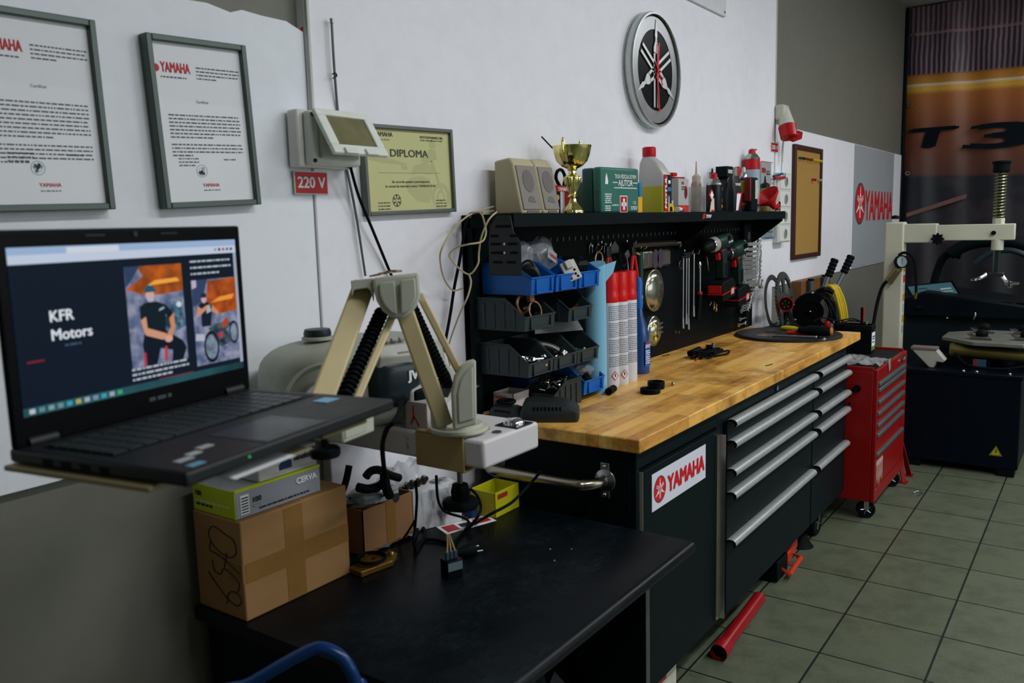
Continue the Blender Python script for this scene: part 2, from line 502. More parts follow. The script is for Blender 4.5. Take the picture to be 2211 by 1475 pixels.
# door and frame behind the camera, seen only in the glass of the nearest certificate
struct(MB().box(-2.9, 1.1, YS, YS + .02, 1.2, 2.7).build('fill_panel_1', emit('DCE8F0', 0.9)))  # glowing panel added for frontal fill and highlights on metal
wf = MB()
for b in ((-2.98, -2.9, 1.12, 2.78), (1.1, 1.18, 1.12, 2.78), (-2.9, 1.1, 1.12, 1.2), (-2.9, 1.1, 2.7, 2.78), (-1.58, -1.52, 1.2, 2.7), (-.23, -.17, 1.2, 2.7)): wf.box(b[0], b[1], YS, YS + .06, b[2], b[3])
struct(wf.build('trim_4', M_white))  # surround of the added glowing panel
struct(MB().box(-5.0, -4.0, YS, YS + .05, FLOOR, 2.05).build('door_1', mat('8FA0A0', .5), bev=.004))
dt = MB()
for b in ((-5.1, -5.0, FLOOR, 2.13), (-4.0, -3.9, FLOOR, 2.13), (-5.0, -4.0, 2.05, 2.13)): dt.box(b[0], b[1], YS, YS + .07, b[2], b[3])
struct(dt.build('trim_3', M_white))
# ceiling fittings around the lamps
M_diff = emit('F4F8FF', 2.2)
for i, (x, y, p) in enumerate(LAMPS):
    t = thing('ceiling_light', 'long white fluorescent fitting on the ceiling', 'ceiling light', (x, y, 3.33), 0, 'fluorescent fittings on the ceiling')
    MB().box(x - .66, x + .66, y - .13, y + .13, 3.345, 3.4).build('fitting_housing', M_whitep, t, bev=.005)
    MB().box(x - .63, x + .63, y - .115, y + .115, 3.318, 3.345).build('diffuser', M_diff, t, bev=.006)

UX, UZ = V3((1, 0, 0)), V3((0, 0, 1))
UY = V3((0, 1, 0))

# ------------------------------------------------------------------ framed papers
def picture(name, label, TL, TR, BR, BL, Y, frame_m, paper_m, bar, depth, cat):
    P = [PY(*q, Y) for q in (TL, TR, BR, BL)]
    c = (P[0] + P[1] + P[2] + P[3]) / 4
    W = ((P[1] - P[0]).length + (P[2] - P[3]).length) / 2; H = ((P[0] - P[3]).length + (P[1] - P[2]).length) / 2
    u = ((P[1] - P[0]) + (P[2] - P[3])).normalized(); v = UY.cross(u) * -1
    if v.z < 0: v = -v
    n = u.cross(v)
    M = Matrix(((u.x, v.x, n.x, c.x), (u.y, v.y, n.y, Y), (u.z, v.z, n.z, c.z), (0, 0, 0, 1)))
    t = thing(name, label, cat, c, M=M)
    f = MB(t)
    w2, h2 = W / 2, H / 2
    f.box(-w2, -w2 + bar, -h2, h2, 0, depth).box(w2 - bar, w2, -h2, h2, 0, depth)
    f.box(-w2 + bar, w2 - bar, h2 - bar, h2, 0, depth).box(-w2 + bar, w2 - bar, -h2, -h2 + bar, 0, depth)
    f.build('picture_frame', frame_m, t, bev=.002)
    pp = MB(t).box(-w2 + bar * .8, w2 - bar * .8, -h2 + bar * .8, h2 - bar * .8, .001, depth * .55).build('paper', paper_m, t)
    rect_into(MB(t), (0, 0, depth * .74), (1, 0, 0), (0, 1, 0), -w2 + bar * .8, w2 - bar * .8, -h2 + bar * .8, h2 - bar * .8).build('glass_pane', M_plate, t)
    return t, pp, W, H, depth * .55

def emblem_into(mbs, O, U, V, R, depth=.0006):
    """mbs: (ring, disc, forks) builders"""
    U = V3(U).normalized(); V = V3(V).normalized(); W = U.cross(V)
    mbs[0].annulus(V3(O), U, V, W * (depth * 1.5), R * .9, R, 36)
    mbs[1].disc(V3(O), U, V, W * depth, R * .9)
    forks_into(mbs[2], V3(O) + W * depth, U, V, R * .93, .0002, .0006)

M_frame = mat('4B5450', .4, .6, 1.2, .1)
M_frame2 = mat('5E625E', .4, .5, 1.2, .1)
M_redtext = mat('B03038', .65, 0, 1.35)
def letter(t, pp, W, H, z, logo_u, seed, para):
    stamp = MB(t)
    u0 = -W / 2; v0 = -H / 2
    X, Y = V3((1, 0, 0)), V3((0, 1, 0))
    def at(a, b): return V3((u0 + a * W, v0 + b * H, z))
    MB(t).disc(at(logo_u - .005, .815), X, Y, (0, 0, .0005), W * .032).build('letterhead_emblem', M_redtext, pp)
    txt_into(MB(t), 'YAMAHA', at(logo_u + .04, .795), X, Y, W * .085, bold=.04, fit=W * .28, depth=.0005).build('letterhead_lettering', M_redtext, pp)
    for a, b, wd, rows, gap, h, last in ((logo_u + .03, .762, .26, 1, .02, .014, 1), (.47, .83, .45, 4, .021, .013, .45), (.15, .545, .73, para[0], .0215, .0145, .6),
                                         (.15, .545 - (para[0] + 1) * .0215, .73, para[1], .0215, .0145, .3), (.2, .29, .2, 3, .02, .013, .8), (.66, .285, .14, 1, .02, .013, 1), (.42, .1, .17, 1, .02, .011, 1)):
        seed += 1
        lines_into(MB(t), at(a, b), X, Y, W * wd, rows, H * gap, W * h * .85, seed, last).build('text_block', mat('50555B', .7, 0, 1.0), pp)
    txt_into(MB(t), 'Certificat', at(.5, .625), X, Y, W * .024, 'C', depth=.0005).build('text_heading', M_ink, pp)
    txt_into(MB(t), 'YAMAHA', at(.5, .125), X, Y, W * .03, 'C', .03, depth=.0005).build('footer_lettering', M_redtext, pp)
    c = at(.42, .22)
    stamp.annulus(c, X, Y, (0, 0, .0004), W * .05, W * .056).annulus(c, X, Y, (0, 0, .0004), W * .026, W * .031)
    for k in range(9):
        a = rg.uniform(0, 6.28); stamp.prism([(-.002, 0), (.002, 0), (.002, W * .04), (-.002, W * .04)], c, (math.cos(a), math.sin(a), 0), (-math.sin(a), math.cos(a), 0), (0, 0, .0004))
    stamp.build('ink_stamp', mat('8EA0AE', .7), pp)

t, pp, W, H, z = picture('framed_certificate', 'certificate in a dark frame, cut off by the left edge, above the laptop', (-88, 2), (197, 51), (230, 451), (-48, 462), WALLY - .026, M_frame, M_paper, .013, .026, 'framed certificate')
letter(t, pp, W, H, z, .09, 11, (9, 5))
t, pp, W, H, z = picture('framed_certificate', 'certificate in a dark frame, fully in view, between the other certificate and socket box', (308, 75), (522, 102), (544, 443), (336, 452), WALLY - .026, M_frame, M_paper, .013, .026, 'framed certificate')
letter(t, pp, W, H, z, .09, 31, (7, 4))

# diploma
t, pp, W, H, z = picture('framed_diploma', 'yellow diploma with pale motorcycle print in a grey frame right of the socket box', (772, 267), (967, 281), (973, 458), (781, 467), PIER - .001, M_frame2, mat('B7B683', .6, 0, 1.35, .05, 6), .011, .022, 'framed diploma')
X, Y = V3((1, 0, 0)), V3((0, 1, 0))
def at(a, b): return V3((-W / 2 + a * W, -H / 2 + b * H, z))
bike = MB(t)
M_dip = mat('474E3C', .7)
MB(t).disc(at(.1, .9), X, Y, (0, 0, .0006), W * .022).build('letterhead_emblem', M_dip, pp)
for s_, a_, b_, cap, al, bo, fw, sl in (('YAMAHA', .135, .875, .05, 'L', .03, .19, 0), ('After you know', .12, .83, .022, 'L', 0, .17, .3), ('MOTODYNAMICS SRL', .63, .875, .028, 'L', .02, .27, 0), ('DIPLOMA', .5, .655, .085, 'C', .022, .42, 0),
                                ('Se acorda pentru participarea', .5, .36, .027, 'C', .012, .42, 0), ('la cursul de instruire moto YAMAHA EUA', .5, .31, .027, 'C', .012, .56, 0)):
    txt_into(MB(t), s_, at(a_, b_), X, Y, H * cap, al, bo, fit=W * fw, slant=sl, depth=.0006).build('diploma_lettering', M_dip, pp)
rect_into(MB(t), at(0, 0), X, Y, .15 * W, .85 * W, .47 * H, .473 * H, .0005).build('ruled_line', M_dip, pp)
for a_, b_, wd, rows, sd in ((.63, .845, .27, 1, 4), (.13, .13, .13, 3, 8), (.78, .14, .12, 3, 9)):
    lines_into(MB(t), at(a_, b_), X, Y, W * wd, rows, H * .035, H * .014, sd).build('text_block', M_dip, pp)
ink = MB(t).annulus(at(.33, .16), X, Y, (0, 0, .0005), W * .04, W * .046)
for k in range(6):
    a = k * 1.05; ink.prism([(-.0016, W * .012), (.0016, W * .012), (.003, W * .04), (-.003, W * .04)], at(.33, .16), (math.cos(a), math.sin(a), 0), (-math.sin(a), math.cos(a), 0), (0, 0, .0004))
ink.build('round_seal', M_dip, pp)
def bk(pts, d): poly_into(bike, at(0, 0), X, Y, [(a_ * W, b_ * H) for a_, b_ in pts], d)
def bring(cx, cy, r, r0, d):
    n_ = 28
    for i in range(n_):
        a0, a1 = 2 * PI * i / n_, 2 * PI * (i + 1) / n_
        bk([(cx + math.cos(a0) * r0, cy + math.sin(a0) * r0 * W / H), (cx + math.cos(a0) * r, cy + math.sin(a0) * r * W / H), (cx + math.cos(a1) * r, cy + math.sin(a1) * r * W / H), (cx + math.cos(a1) * r0, cy + math.sin(a1) * r0 * W / H)], d)
bring(.84, .19, .11, .075, .0002); bring(.84, .19, .05, .03, .0002)
bk([(.46, .26), (.56, .14), (.70, .12), (.74, .24), (.72, .40), (.62, .44), (.50, .42), (.44, .36)], .0001)
bk([(.50, .45), (.60, .47), (.72, .45), (.80, .50), (.76, .56), (.66, .60), (.54, .55)], .0001)
bk([(.74, .62), (.77, .60), (.87, .26), (.84, .24)], .0003)
bk([(.62, .62), (.70, .70), (.74, .76), (.80, .74), (.82, .64), (.74, .60), (.68, .58)], .0003); bk([(.74, .77), (.73, .83), (.76, .86), (.80, .85), (.81, .79), (.78, .76)], .0003)
bk([(.40, .56), (.46, .55), (.47, .51), (.41, .51)], .0003)
bk([(0.03, .70), (.2, .66), (.46, .58), (.46, .56), (.2, .58), (.03, .62)], .0001)
bike.build('motorcycle_print', mat('A8A97A', .65, 0, 1.35, .08, 20), pp)

# ------------------------------------------------------------------ round wall clock
c = V3((-1.565, PIER, 2.13)); R = .236
t = thing('wall_clock', 'round black and silver wall clock with crossed tuning forks and red hands', 'clock', c)
N = V3((0, -1, 0))
MB().lathe([(R, 0), (R, .006), (R * .985, .012), (R, .018), (R, .038), (R * .985, .046), (R * .95, .046), (R * .95, .03), (.001, .03)], c, 64, N).build('clock_case', mat('9EA3A2', .28, .75, 1.4, .15, 15), t)
dl = MB().disc(c + N * .030, UX, UZ, N * .003, R * .95, 64).build('clock_dial', mat('060B0F', .3), t)
MB().annulus(c + N * .033, UX, UZ, N * .002, R * .70, R * .915, 64).build('dial_ring', mat('94979A', .3, .7, 1.4, .12, 10), dl)
fk = MB(); forks_into(fk, c + N * .035, UX, UZ, R * .9, .0002, .003); fk.build('tuning_fork_emblem', mat('BCBEBE', .35, .4, 1.4), dl)
def hand(name, ang, L, wd, back, h, m):
    a = math.radians(ang); u = V3((math.cos(a), 0, -math.sin(a))); v = V3((math.sin(a), 0, math.cos(a)))
    MB().prism([(-wd, -back), (wd, -back), (wd * .8, L), (-wd * .8, L)], c + N * h, u, v, N * .0018).build(name, m, t)
hr = mat('C4141C', .4, 0, 1.4)
hand('minute_hand', 172, R * .72, .0055, R * .12, .041, hr); hand('hour_hand', 8, R * .48, .0065, R * .16, .0435, hr); hand('second_hand', 142, R * .3, .003, R * .18, .046, hr)
MB().disc(c + N * .041, UX, UZ, N * .008, .008, 20).build('hand_boss', hr, t)

# ------------------------------------------------------------------ voltage signs
def sign(label, txt, TL, BR, Y, cap):
    a = PY(*TL, Y); b = PY(*BR, Y)
    cx, cz = (a.x + b.x) / 2, (a.z + b.z) / 2; w2, h2 = abs(b.x - a.x) / 2, abs(a.z - b.z) / 2
    t = thing('voltage_sign', label, 'sign', (cx, Y, cz))
    MB().box(cx - w2, cx + w2, Y - .003, Y, cz - h2, cz + h2).build('sign_plate', mat('B9C4BE', .5), t, bev=.001)
    MB().box(cx - w2 * .94, cx + w2 * .94, Y - .0036, Y - .003, cz - h2 * .9, cz + h2 * .9).build('red_field', mat('B4101C', .4, 0, 1.25), t)
    m = MB(); txt_into(m, txt, (cx, Y - .0037, cz - h2 * .42), UX, UZ, h2 * .95, 'C', .03, fit=w2 * 1.6); m.build('sign_lettering', M_textw, t)
    return t
sign('red 220 V sign under the socket box left of the diploma', '220 V', (632, 368), (708, 421), PIER, 0)
sign('small red 380 V sign below the red industrial socket', '380 V', (1664, 307), (1679, 330), PIER, 0)
sign('small red 220 V sign under the white socket column left of the cork board', '220 V', (1681, 486), (1695, 508), PIER, 0)

# ------------------------------------------------------------------ weatherproof socket box with a flap
a = PY(618, 252, PIER); b = PY(752, 333, PIER)
x0, x1, z0, z1 = -3.53, -3.345, 1.655, 1.792
t = thing('socket_box', 'dirty white socket box with a tilted window flap on the wall', 'socket box', ((x0 + x1) / 2, PIER, z0))
MB().box(x0, x1, .862, PIER, z0, z1).build('back_box', M_whitep, t, bev=.006)
MB().box(x0 + .016, x1 - .003, .835, .862, z0 + .004, z1 - .004).build('cover_frame', mat('BFC4BC', .4, 0, 1.3), t, bev=.008)
MB().box(x0 + .04, x1 - .02, .824, .836, z0 + .02, z1 - .02).build('socket_insert', mat('A8ADA0', .45), t, bev=.004)
fl_t = V3((0, .832, z1 - .006)); fl_b = V3((0, .765, z0 + .022)); fv = (fl_t - fl_b); fn = fv.normalized().cross(UX) * -1
if fn.y > 0: fn = -fn
L = fv.length; fu = fv.normalized()
xa, xb = x0 + .018, x1 + .016
fp = MB()
O = V3((xa, fl_b.y, fl_b.z)); Wd = xb - xa
for u0, u1, v0, v1 in ((0, Wd, 0, L * .2), (0, Wd, L * .86, L), (0, Wd * .16, L * .2, L * .86), (Wd * .86, Wd, L * .2, L * .86)):
    fp.prism([(u0, v0), (u1, v0), (u1, v1), (u0, v1)], O, UX, fu, fn * .012)
fo = fp.build('hinged_flap', mat('CBD0C8', .35, 0, 1.3), t, bev=.003)
MB().prism([(Wd * .16, L * .2), (Wd * .86, L * .2), (Wd * .86, L * .86), (Wd * .16, L * .86)], O + fn * .004, UX, fu, fn * .003).build('flap_window', mat('6E6B4E', .18, 0, 1.2, .5, 14), fo)
for q in (.28, .66): MB().prism([(Wd * (q - .1), -.004), (Wd * (q + .1), -.004), (Wd * (q + .1), .012), (Wd * (q - .1), .012)], O + fn * .010, UX, fu, fn * .008).build('flap_latch', M_whitep, fo)
for q in ((x0 + .026, z1 - .014), (x0 + .026, z0 + .014)): MB().cyl((q[0], .836, q[1]), (q[0], .832, q[1]), .005, n=12).build('cover_screw', M_ink, t)

# aerial, cables and trunking on the wall
t = thing('aerial_rod', 'thin grey aerial rod standing against the white wall behind the socket box', 'aerial', PY(716, 44, .885))
MB().tube([PY(716, 46, .885), PY(722, 150, .886), PY(731, 255, .897), PY(745, 345, .897), PY(768, 460, .888), PY(789, 596, .888)], .0032, 8).build('rod', mat('57605F', .35, .7), t)
MB().cyl(PY(716, 40, .885), PY(716.6, 50, .885), .0055, n=12).build('tip', M_steel, t)
MB().tube([PY(718, 160, .896), PY(724, 158, .878), PY(727, 164, .880), PY(719, 169, .896)], .0018, 6).build('wall_clip', M_ink, t)
tag(MB().tube([PY(750, 338, .85), PY(757, 362, .856), PY(775, 425, .866), PY(806, 500, .874), PY(838, 578, .887), PY(868, 650, .887), PY(888, 720, .885), PY(900, 800, .87), PY(905, 880, .86)], .0042, 8).build('power_cable', M_rubber), 'black cable hanging from the socket box down behind the beige arm', 'cable')
a = PY(660, 66, PIER); 
tag(MB().box(-3.452, -3.443, PIER - .008, PIER, 1.795, 3.39).build('cable_trunking', mat('B4B4AE', .5), bev=.002), 'narrow white cable strip up the wall above the socket box', 'cable trunking')
tag(MB().tube([V3((-3.447, .91, 2.0)), V3((-3.457, .912, 1.99)), V3((-3.455, .911, 1.975))], .003, 6).build('wire_end', M_red), 'tiny red wire end in the corner of the white panel above the socket box', 'wire')
tr = MB(); tr.box(.10, .128, .905, .93, 1.36, 3.39)
tag(tr.build('cable_trunking', mat('A9AAA2', .5), bev=.002), 'long white cable strip down the wall behind the red industrial socket', 'cable trunking')
tag(MB().box(.16, .172, .915, .93, 2.23, 3.39).build('conduit_pipe', mat('6B685E', .5), bev=.002), 'slim beige conduit beside the white cable strip above the red socket', 'conduit')

# red industrial socket
p = PY(1694, 255, .9); 
t = thing('industrial_socket', 'red and white industrial power socket on the wall above the cork board', 'socket', (p.x, .9, p.z))
bx = p.x
c0, c1, c2, c3 = PY(1691, 238, .865), PY(1695, 262, .845), PY(1699, 272, .835), PY(1704, 298, .815)
MB().box(c0.x - .05, c0.x + .045, .84, .9, c0.z - .06, c0.z + .03).build('socket_body', mat('A9AE9C', .4, 0, 1.3), t, bev=.014)
MB().cyl(c0, c2, .034, .046, 22).build('collar', mat('B2B5A8', .4), t, bev=.004)
MB().cyl(c2, c3, .050, .048, 24).build('red_shroud', mat('A00C16', .25, 0, 1.2), t, bev=.004)
MB().obox(c3 + V3((.055, -.02, .012)), (.05, -.01, .012), (.006, -.014, -.006), (-.004, -.004, .02)).build('shroud_lid', mat('980B14', .25, 0, 1.2), t, bev=.004)
p = V3((p.x, p.y, c3.z + .13)); bx = c3.x - .02
MB().tube([PY(1697, 296, .86), PY(1692, 303, .89), PY(1690, 320, .9), PY(1689, 350, .895)], .006, 8).build('lead', mat('B5B5AA', .5), t)

# white socket column
p0 = PY(1672, 372, .885); p1 = PY(1703, 522, .885)
cx = (p0.x + p1.x) / 2; hw = abs(p1.x - p0.x) / 2 * .8
t = thing('socket_column', 'dirty white column of four wall sockets left of the cork board', 'socket column', (cx, .9, p1.z))
MB().box(cx - hw, cx + hw, .868, .93, p1.z, p0.z).build('housing', mat('B7BBB5', .45, 0, 1.3), t, bev=.006)
n4 = 4; hh = (p0.z - p1.z) / n4
for i in range(n4):
    zc = p1.z + hh * (i + .5)
    s = MB().box(cx - hw * .82, cx + hw * .82, .864, .869, zc - hh * .42, zc + hh * .42).build('socket_face', M_whitep, t, bev=.002)
    MB().annulus((cx + .01, .864, zc), UX, UZ, (0, -.004, 0), .024, .03, 24).build('socket_rim', mat('9A9E98', .5), s)
    MB().disc((cx + .01, .8645, zc), UX, UZ, (0, -.001, 0), .024, 24).build('socket_well', mat('6E7371', .6), s)
hk = thing('carabiner_hook', 'blue and red snap hook hanging above the white socket column', 'hook', PY(1688, 380, .86))
MB().tube([PY(1688, 350, .87), PY(1687, 372, .87)], .003, 6).build('hook_wire', M_steel, hk)
MB().cyl(PY(1670, 381, .86), PY(1689, 375, .86), .007, n=10).build('blue_grip', mat('1D4668', .4), hk)
MB().cyl(PY(1672, 386, .855), PY(1694, 383, .855), .008, n=10).build('red_grip', M_red, hk)
MB().torus(PY(1694, 380, .86), UX, UZ, .016, .003, 16, 6).build('hook_ring', M_steel, hk)

# cork board with pins
q = [PY(*s, WALLY - .012) for s in ((1710, 311), (1770, 322.6), (1765.8, 552.6), (1707.5, 561))]
x0, x1 = (q[0].x + q[3].x) / 2, (q[1].x + q[2].x) / 2; z0, z1 = (q[2].z + q[3].z) / 2, (q[0].z + q[1].z) / 2
t = thing('cork_board', 'tall cork pin board in a dark brown frame on the wall', 'cork board', ((x0 + x1) / 2, WALLY - .012, z0))
fr = MB(); b = .03
for r_ in ((x0, x0 + b, z0, z1), (x1 - b, x1, z0, z1), (x0 + b, x1 - b, z0, z0 + b), (x0 + b, x1 - b, z1 - b, z1)): fr.box(r_[0], r_[1], WALLY - .034, WALLY - .01, r_[2], r_[3])
fr.build('board_frame', mat('3A1F1A', .45, 0, 1.2), t, bev=.003)
MB().box(x0 + b, x1 - b, WALLY - .022, WALLY - .011, z0 + b, z1 - b).build('cork_sheet', mat('96743A', .85, 0, 1.3, .35, 140, .3), t)
pins = [('c8b030', .93), ('1d4a30', .12), ('a01820', .3), ('1a2a50', .2), ('c8b030', .62), ('2a5a38', .44), ('c8b030', .74), ('a01820', .53), ('c8b030', .83)]
for i, (h, fx) in enumerate(pins):
    o = MB().cyl((x0 + b + (x1 - x0 - 2 * b) * fx, WALLY - .022, z1 - b - .05), (x0 + b + (x1 - x0 - 2 * b) * fx + .008, WALLY - .048, z1 - b - .055), .006, .009, 10).build('push_pin', mat(h, .3, 0, 1.3))
    tag(o, {'c8b030': 'yellow push pin in the row along the top of the cork board', '1d4a30': 'dark green push pin at the left end of the row on the cork board', '2a5a38': 'green push pin in the middle of the row on the cork board', 'a01820': 'red push pin in the row along the top of the cork board', '1a2a50': 'navy push pin in the row along the top of the cork board'}[h], 'push pin', 'push pins along the top of the cork board')
for i, (h, fx, nm) in enumerate((('a01820', .66, 'single red push pin low on the right of the cork board'), ('9a9a9a', .92, 'single grey push pin by the right edge of the cork board'))):
    X_ = x0 + b + (x1 - x0 - 2 * b) * fx; Z_ = PY(1755, 388, WALLY - .02).z
    tag(MB().cyl((X_, WALLY - .022, Z_), (X_ + .01, WALLY - .05, Z_ - .004), .006, .01, 10).build('push_pin', mat(h, .3, 0, 1.3)), nm, 'push pin')

# brand board on the right wall
x0, x1, z0, z1 = 2.05, 3.46, 1.095, 2.045; Yb = WALLY - .011
t = thing('brand_board', 'grey YAMAHA board with round red emblem on the right wall', 'sign board', ((x0 + x1) / 2, Yb, z0))
MB().box(x0, x1, Yb - .008, Yb, z0, z1).build('board_panel', mat('8F9498', .5, 0, 1.25, .05, 4), t, bev=.002)
Yf = Yb - .0085
e0, e1, e2 = MB(), MB(), MB()
cc = V3((2.235, Yf, PY(1852, 440, Yf).z)); RR = .165
emblem_into((e0, e1, e2), cc, UX, UZ, RR, .001)
e1.build('emblem_disc', M_inkred, t); e0.build('emblem_ring', mat('5A626C', .3, .6), t); e2.build('emblem_forks', M_textw, t)
lt = MB(); a = PY(1867, 475, Yf); b = PY(1867, 409, Yf)
txt_into(lt, 'YAMAHA', (a.x, Yf, a.z), UX, UZ, b.z - a.z, 'L', .03, fit=3.44 - a.x, depth=.001); lt.build('brand_lettering', M_inkred, t)

# lower corner of a white board at the top of the wall
a = PY(1485, 0, PIER); b = PY(1562, 38, PIER)
t = thing('notice_board', 'lower edge of a white board screwed high on the wall right of the clock', 'board', ((a.x + b.x) / 2, PIER, b.z))
MB().box(-1.72, b.x, PIER - .014, PIER - .002, b.z, 3.0).build('board_panel', mat('BDC0C3', .4, 0, 1.35), t, bev=.002)
MB().disc((b.x - .02, PIER - .014, b.z + .02), UX, UZ, (0, -.002, 0), .005, 12).build('fixing_screw', M_ink, t)

# paper sleeve hanging behind the shelf end
t = thing('document_sleeve', 'clear document sleeve with a printed sheet hanging on the wall past the pegboard end', 'document sleeve', PY(1655, 525, .893))
A = [PY(1640, 478, .893), PY(1676, 470, .893), PY(1672, 520, .893), PY(1630, 530, .893)]
x0, x1, z0, z1 = -.12, .075, 1.39, 1.50
MB().box(x0, x1, .888, .892, z0, z1).build('sheet', M_paper, t)
s = MB(); lines_into(s, (x0 + .09, .888, z1 - .03), UX, UZ, .08, 4, .018, .006, 5); s.build('printed_text', M_ink, t)
MB().box(x0 - .006, x1 + .01, .884, .887, z0 - .012, z1).build('sleeve', M_bag, t)

# ------------------------------------------------------------------ printed banner on the far wall
def m_banner():
    n = NT('printed_banner_cloth')
    sp = n.add('ShaderNodeSeparateXYZ'); n.l.new(n.coord(), sp.inputs[0])
    zz = n.math('ADD', sp.outputs[2], n.math('MULTIPLY', sp.outputs[1], -0.035))
    fac = n.math('DIVIDE', zz, 3.2)
    def z(v): return (v - .2) / 3.2
    c = n.ramp(fac, ((0.0, lin('0A1116')), (z(1.45), lin('1A1A22', 1.2)), (z(1.62), lin('0B141C', 1.2)), (z(1.80), lin('0B141C', 1.2)), (z(1.83), lin('4A2A20', 1.2)), (z(2.3), lin('6A3A22', 1.6)), (z(2.56), lin('8A5226', 1.8)),
                     (z(2.60), lin('B88A32', 1.7)), (z(2.635), lin('B88A32', 1.7)), (z(2.64), lin('C8B9A8', 1.4)), (z(2.655), lin('C8B9A8', 1.4)), (z(2.66), lin('A8762A', 1.5)), (z(2.735), lin('9A6226', 1.5)), (z(2.74), lin('1E1B2C', 1.4)), (z(3.09), lin('2A2434', 1.5)), (z(3.1), lin('8A6A6A', 1.3)), (z(3.125), lin('3A2C38', 1.2))))
    st = n.add('ShaderNodeTexWave'); st.wave_type = 'BANDS'; st.bands_direction = 'Y'; st.inputs['Scale'].default_value = 7.5; st.inputs['Distortion'].default_value = 1.2; st.inputs['Detail'].default_value = 3
    n.l.new(n.coord(), st.inputs[0])
    up = n.math('GREATER_THAN', fac, z(2.74))
    corr = n.math('MULTIPLY', up, n.math('POWER', st.outputs['Fac'], 1.5))
    corr = n.math('MULTIPLY', corr, n.math('ADD', n.noise(2.0, 3), 0.25))
    c2 = n.mix(corr, c, lin('92767E', 1.3))
    lo = n.math('LESS_THAN', fac, z(1.8))
    bl = n.math('MULTIPLY', lo, n.ramp(n.noise(2.6, 4), ((0.5, (0, 0, 0, 1)), (0.75, (1, 1, 1, 1)))))
    c3 = n.mix(bl, c2, lin('3A3038', 1.1))
    gr = n.noise(90, 2)
    mx = n.add('ShaderNodeMix', data_type='RGBA', blend_type='MULTIPLY'); mx.inputs[0].default_value = 0.3
    n.l.new(c3, mx.inputs[6]); n.l.new(n.ramp(gr, ((0.3, (0.5, 0.5, 0.5, 1)), (0.6, (1, 1, 1, 1)))), mx.inputs[7])
    n.base(mx.outputs[2]); n.set(0.45)
    return n.m
t = thing('printed_banner', 'large dark orange printed banner with T 3 lettering on the far wall', 'banner', (3.88, -.2, .2))
def fold(y, z): return .018 * math.sin(y * 9 + z * .6) + .012 * math.sin(y * 21 - z * 1.2)
bn = MB(); ny, nz = 64, 20; y0, y1, z0, z1 = -1.4, .905, .2, 3.38
vs = [(3.875 - fold(y0 + (y1 - y0) * i / ny, z0 + (z1 - z0) * j / nz), y0 + (y1 - y0) * i / ny, z0 + (z1 - z0) * j / nz) for j in range(nz + 1) for i in range(ny + 1)]
bn._push(vs, [(j * (ny + 1) + i, (j + 1) * (ny + 1) + i, (j + 1) * (ny + 1) + i + 1, j * (ny + 1) + i + 1) for j in range(nz) for i in range(ny)])
ob = bn.build('banner_cloth', m_banner(), t, smooth=180)
for v in ob.data.vertices: v.co.z += 0.0
MB().box(3.82, 3.94, y1 - .001, y1 + .018, z0, z1).build('banner_edge', M_black, t, bev=.003)
for k in range(5): MB().torus((3.845, .865, .62 + .63 * k), UY, UZ, .016, .005, 16, 6).build('eyelet', M_steel, t)
def banner_char(s, y_left, z_base, cap, fit, m):
    b = MB(); txt_into(b, s, (3.836, y_left, z_base), (0, -1, 0), UZ, cap, 'L', .04, fit=fit, slant=.25, depth=.002)
    b.build('banner_lettering', m, t)
mt = mat('0A121A', .5)
banner_char('T', .875, 2.11, .18, .36, mt); banner_char('3', .36, 2.07, .215, .46, mt)
b = MB()
b.prism([(0, 0), (.5, .16), (.5, .2), (0, .04)], (3.836, .86, 1.47), (0, -1, 0), UZ, (-.002, 0, 0)); b.build('banner_streak', mat('6B4A46', .5), t)

# ------------------------------------------------------------------ workbench
ZB = .9045
BX0, BX1, BF, BBK = -2.885, -.372, .284, .884
tag(MB().box(BX0, BX1, BF, BBK, ZB - .041, ZB).build('worktop', m_wood('butcher_block'), bev=.004), 'long oiled butcher block worktop with stains on the black workbench', 'worktop')
CX0, CX1, CF, CZ0, CZ1 = -2.862, -.562, .318, .108, ZB - .042
t = thing('workbench_cabinet', 'long black steel workbench cabinet with one door and ten drawers', 'workbench', ((CX0 + CX1) / 2, .6, FLOOR))
MB().box(CX0, CX1, CF + .006, .86, CZ0, CZ1).build('cabinet_body', M_black, t, bev=.004)
MB().box(CX0, CX1, CF - .012, CF + .006, CZ1 - .055, CZ1).build('top_rail', M_black, t, bev=.002)
MB().box(CX0, CX0 + .02, CF - .012, CF + .006, CZ0, CZ1 - .055).build('corner_post', M_black, t, bev=.002)
for x0, x1 in ((-2.262, -2.2), ):
    MB().box(x0, x1, CF - .008, CF + .006, CZ0, CZ1 - .055).build('divider_post', M_black, t, bev=.002)
# door with its sticker and long grip
d = MB().box(CX0 + .022, -2.27, CF - .024, CF + .004, CZ0 + .01, CZ1 - .062).build('cabinet_door', M_black, t, bev=.002)
MB().box(CX0 + .0205, CX0 + .0235, CF - .022, CF - .002, CZ0 + .012, CZ1 - .064).build('door_edge_strip', mat('8F8A80', .4), d)
g = MB(); g.prism([(0, 0), (.026, 0), (.030, .006), (.030, .026), (.026, .028), (.024, .010), (0, .008)], (-2.312, CF - .024, CZ0 + .03), UX, (0, -1, 0), (0, 0, CZ1 - CZ0 - .105))
g.build('door_grip', mat('B3AFAA', .3, 1, 1.3, .15, 12), d)
MB().ball((-2.268, CF - .026, .66), .008).build('door_catch', M_steel, d)
a = PY(1407, 1024, CF - .024); b = PY(1523, 963, CF - .024); c = PY(1407, 1110, CF - .024)
sx0, sx1 = a.x, b.x; sz1 = (a.z + b.z) / 2 + .002; sz0 = c.z + .004
Ys = CF - .0246
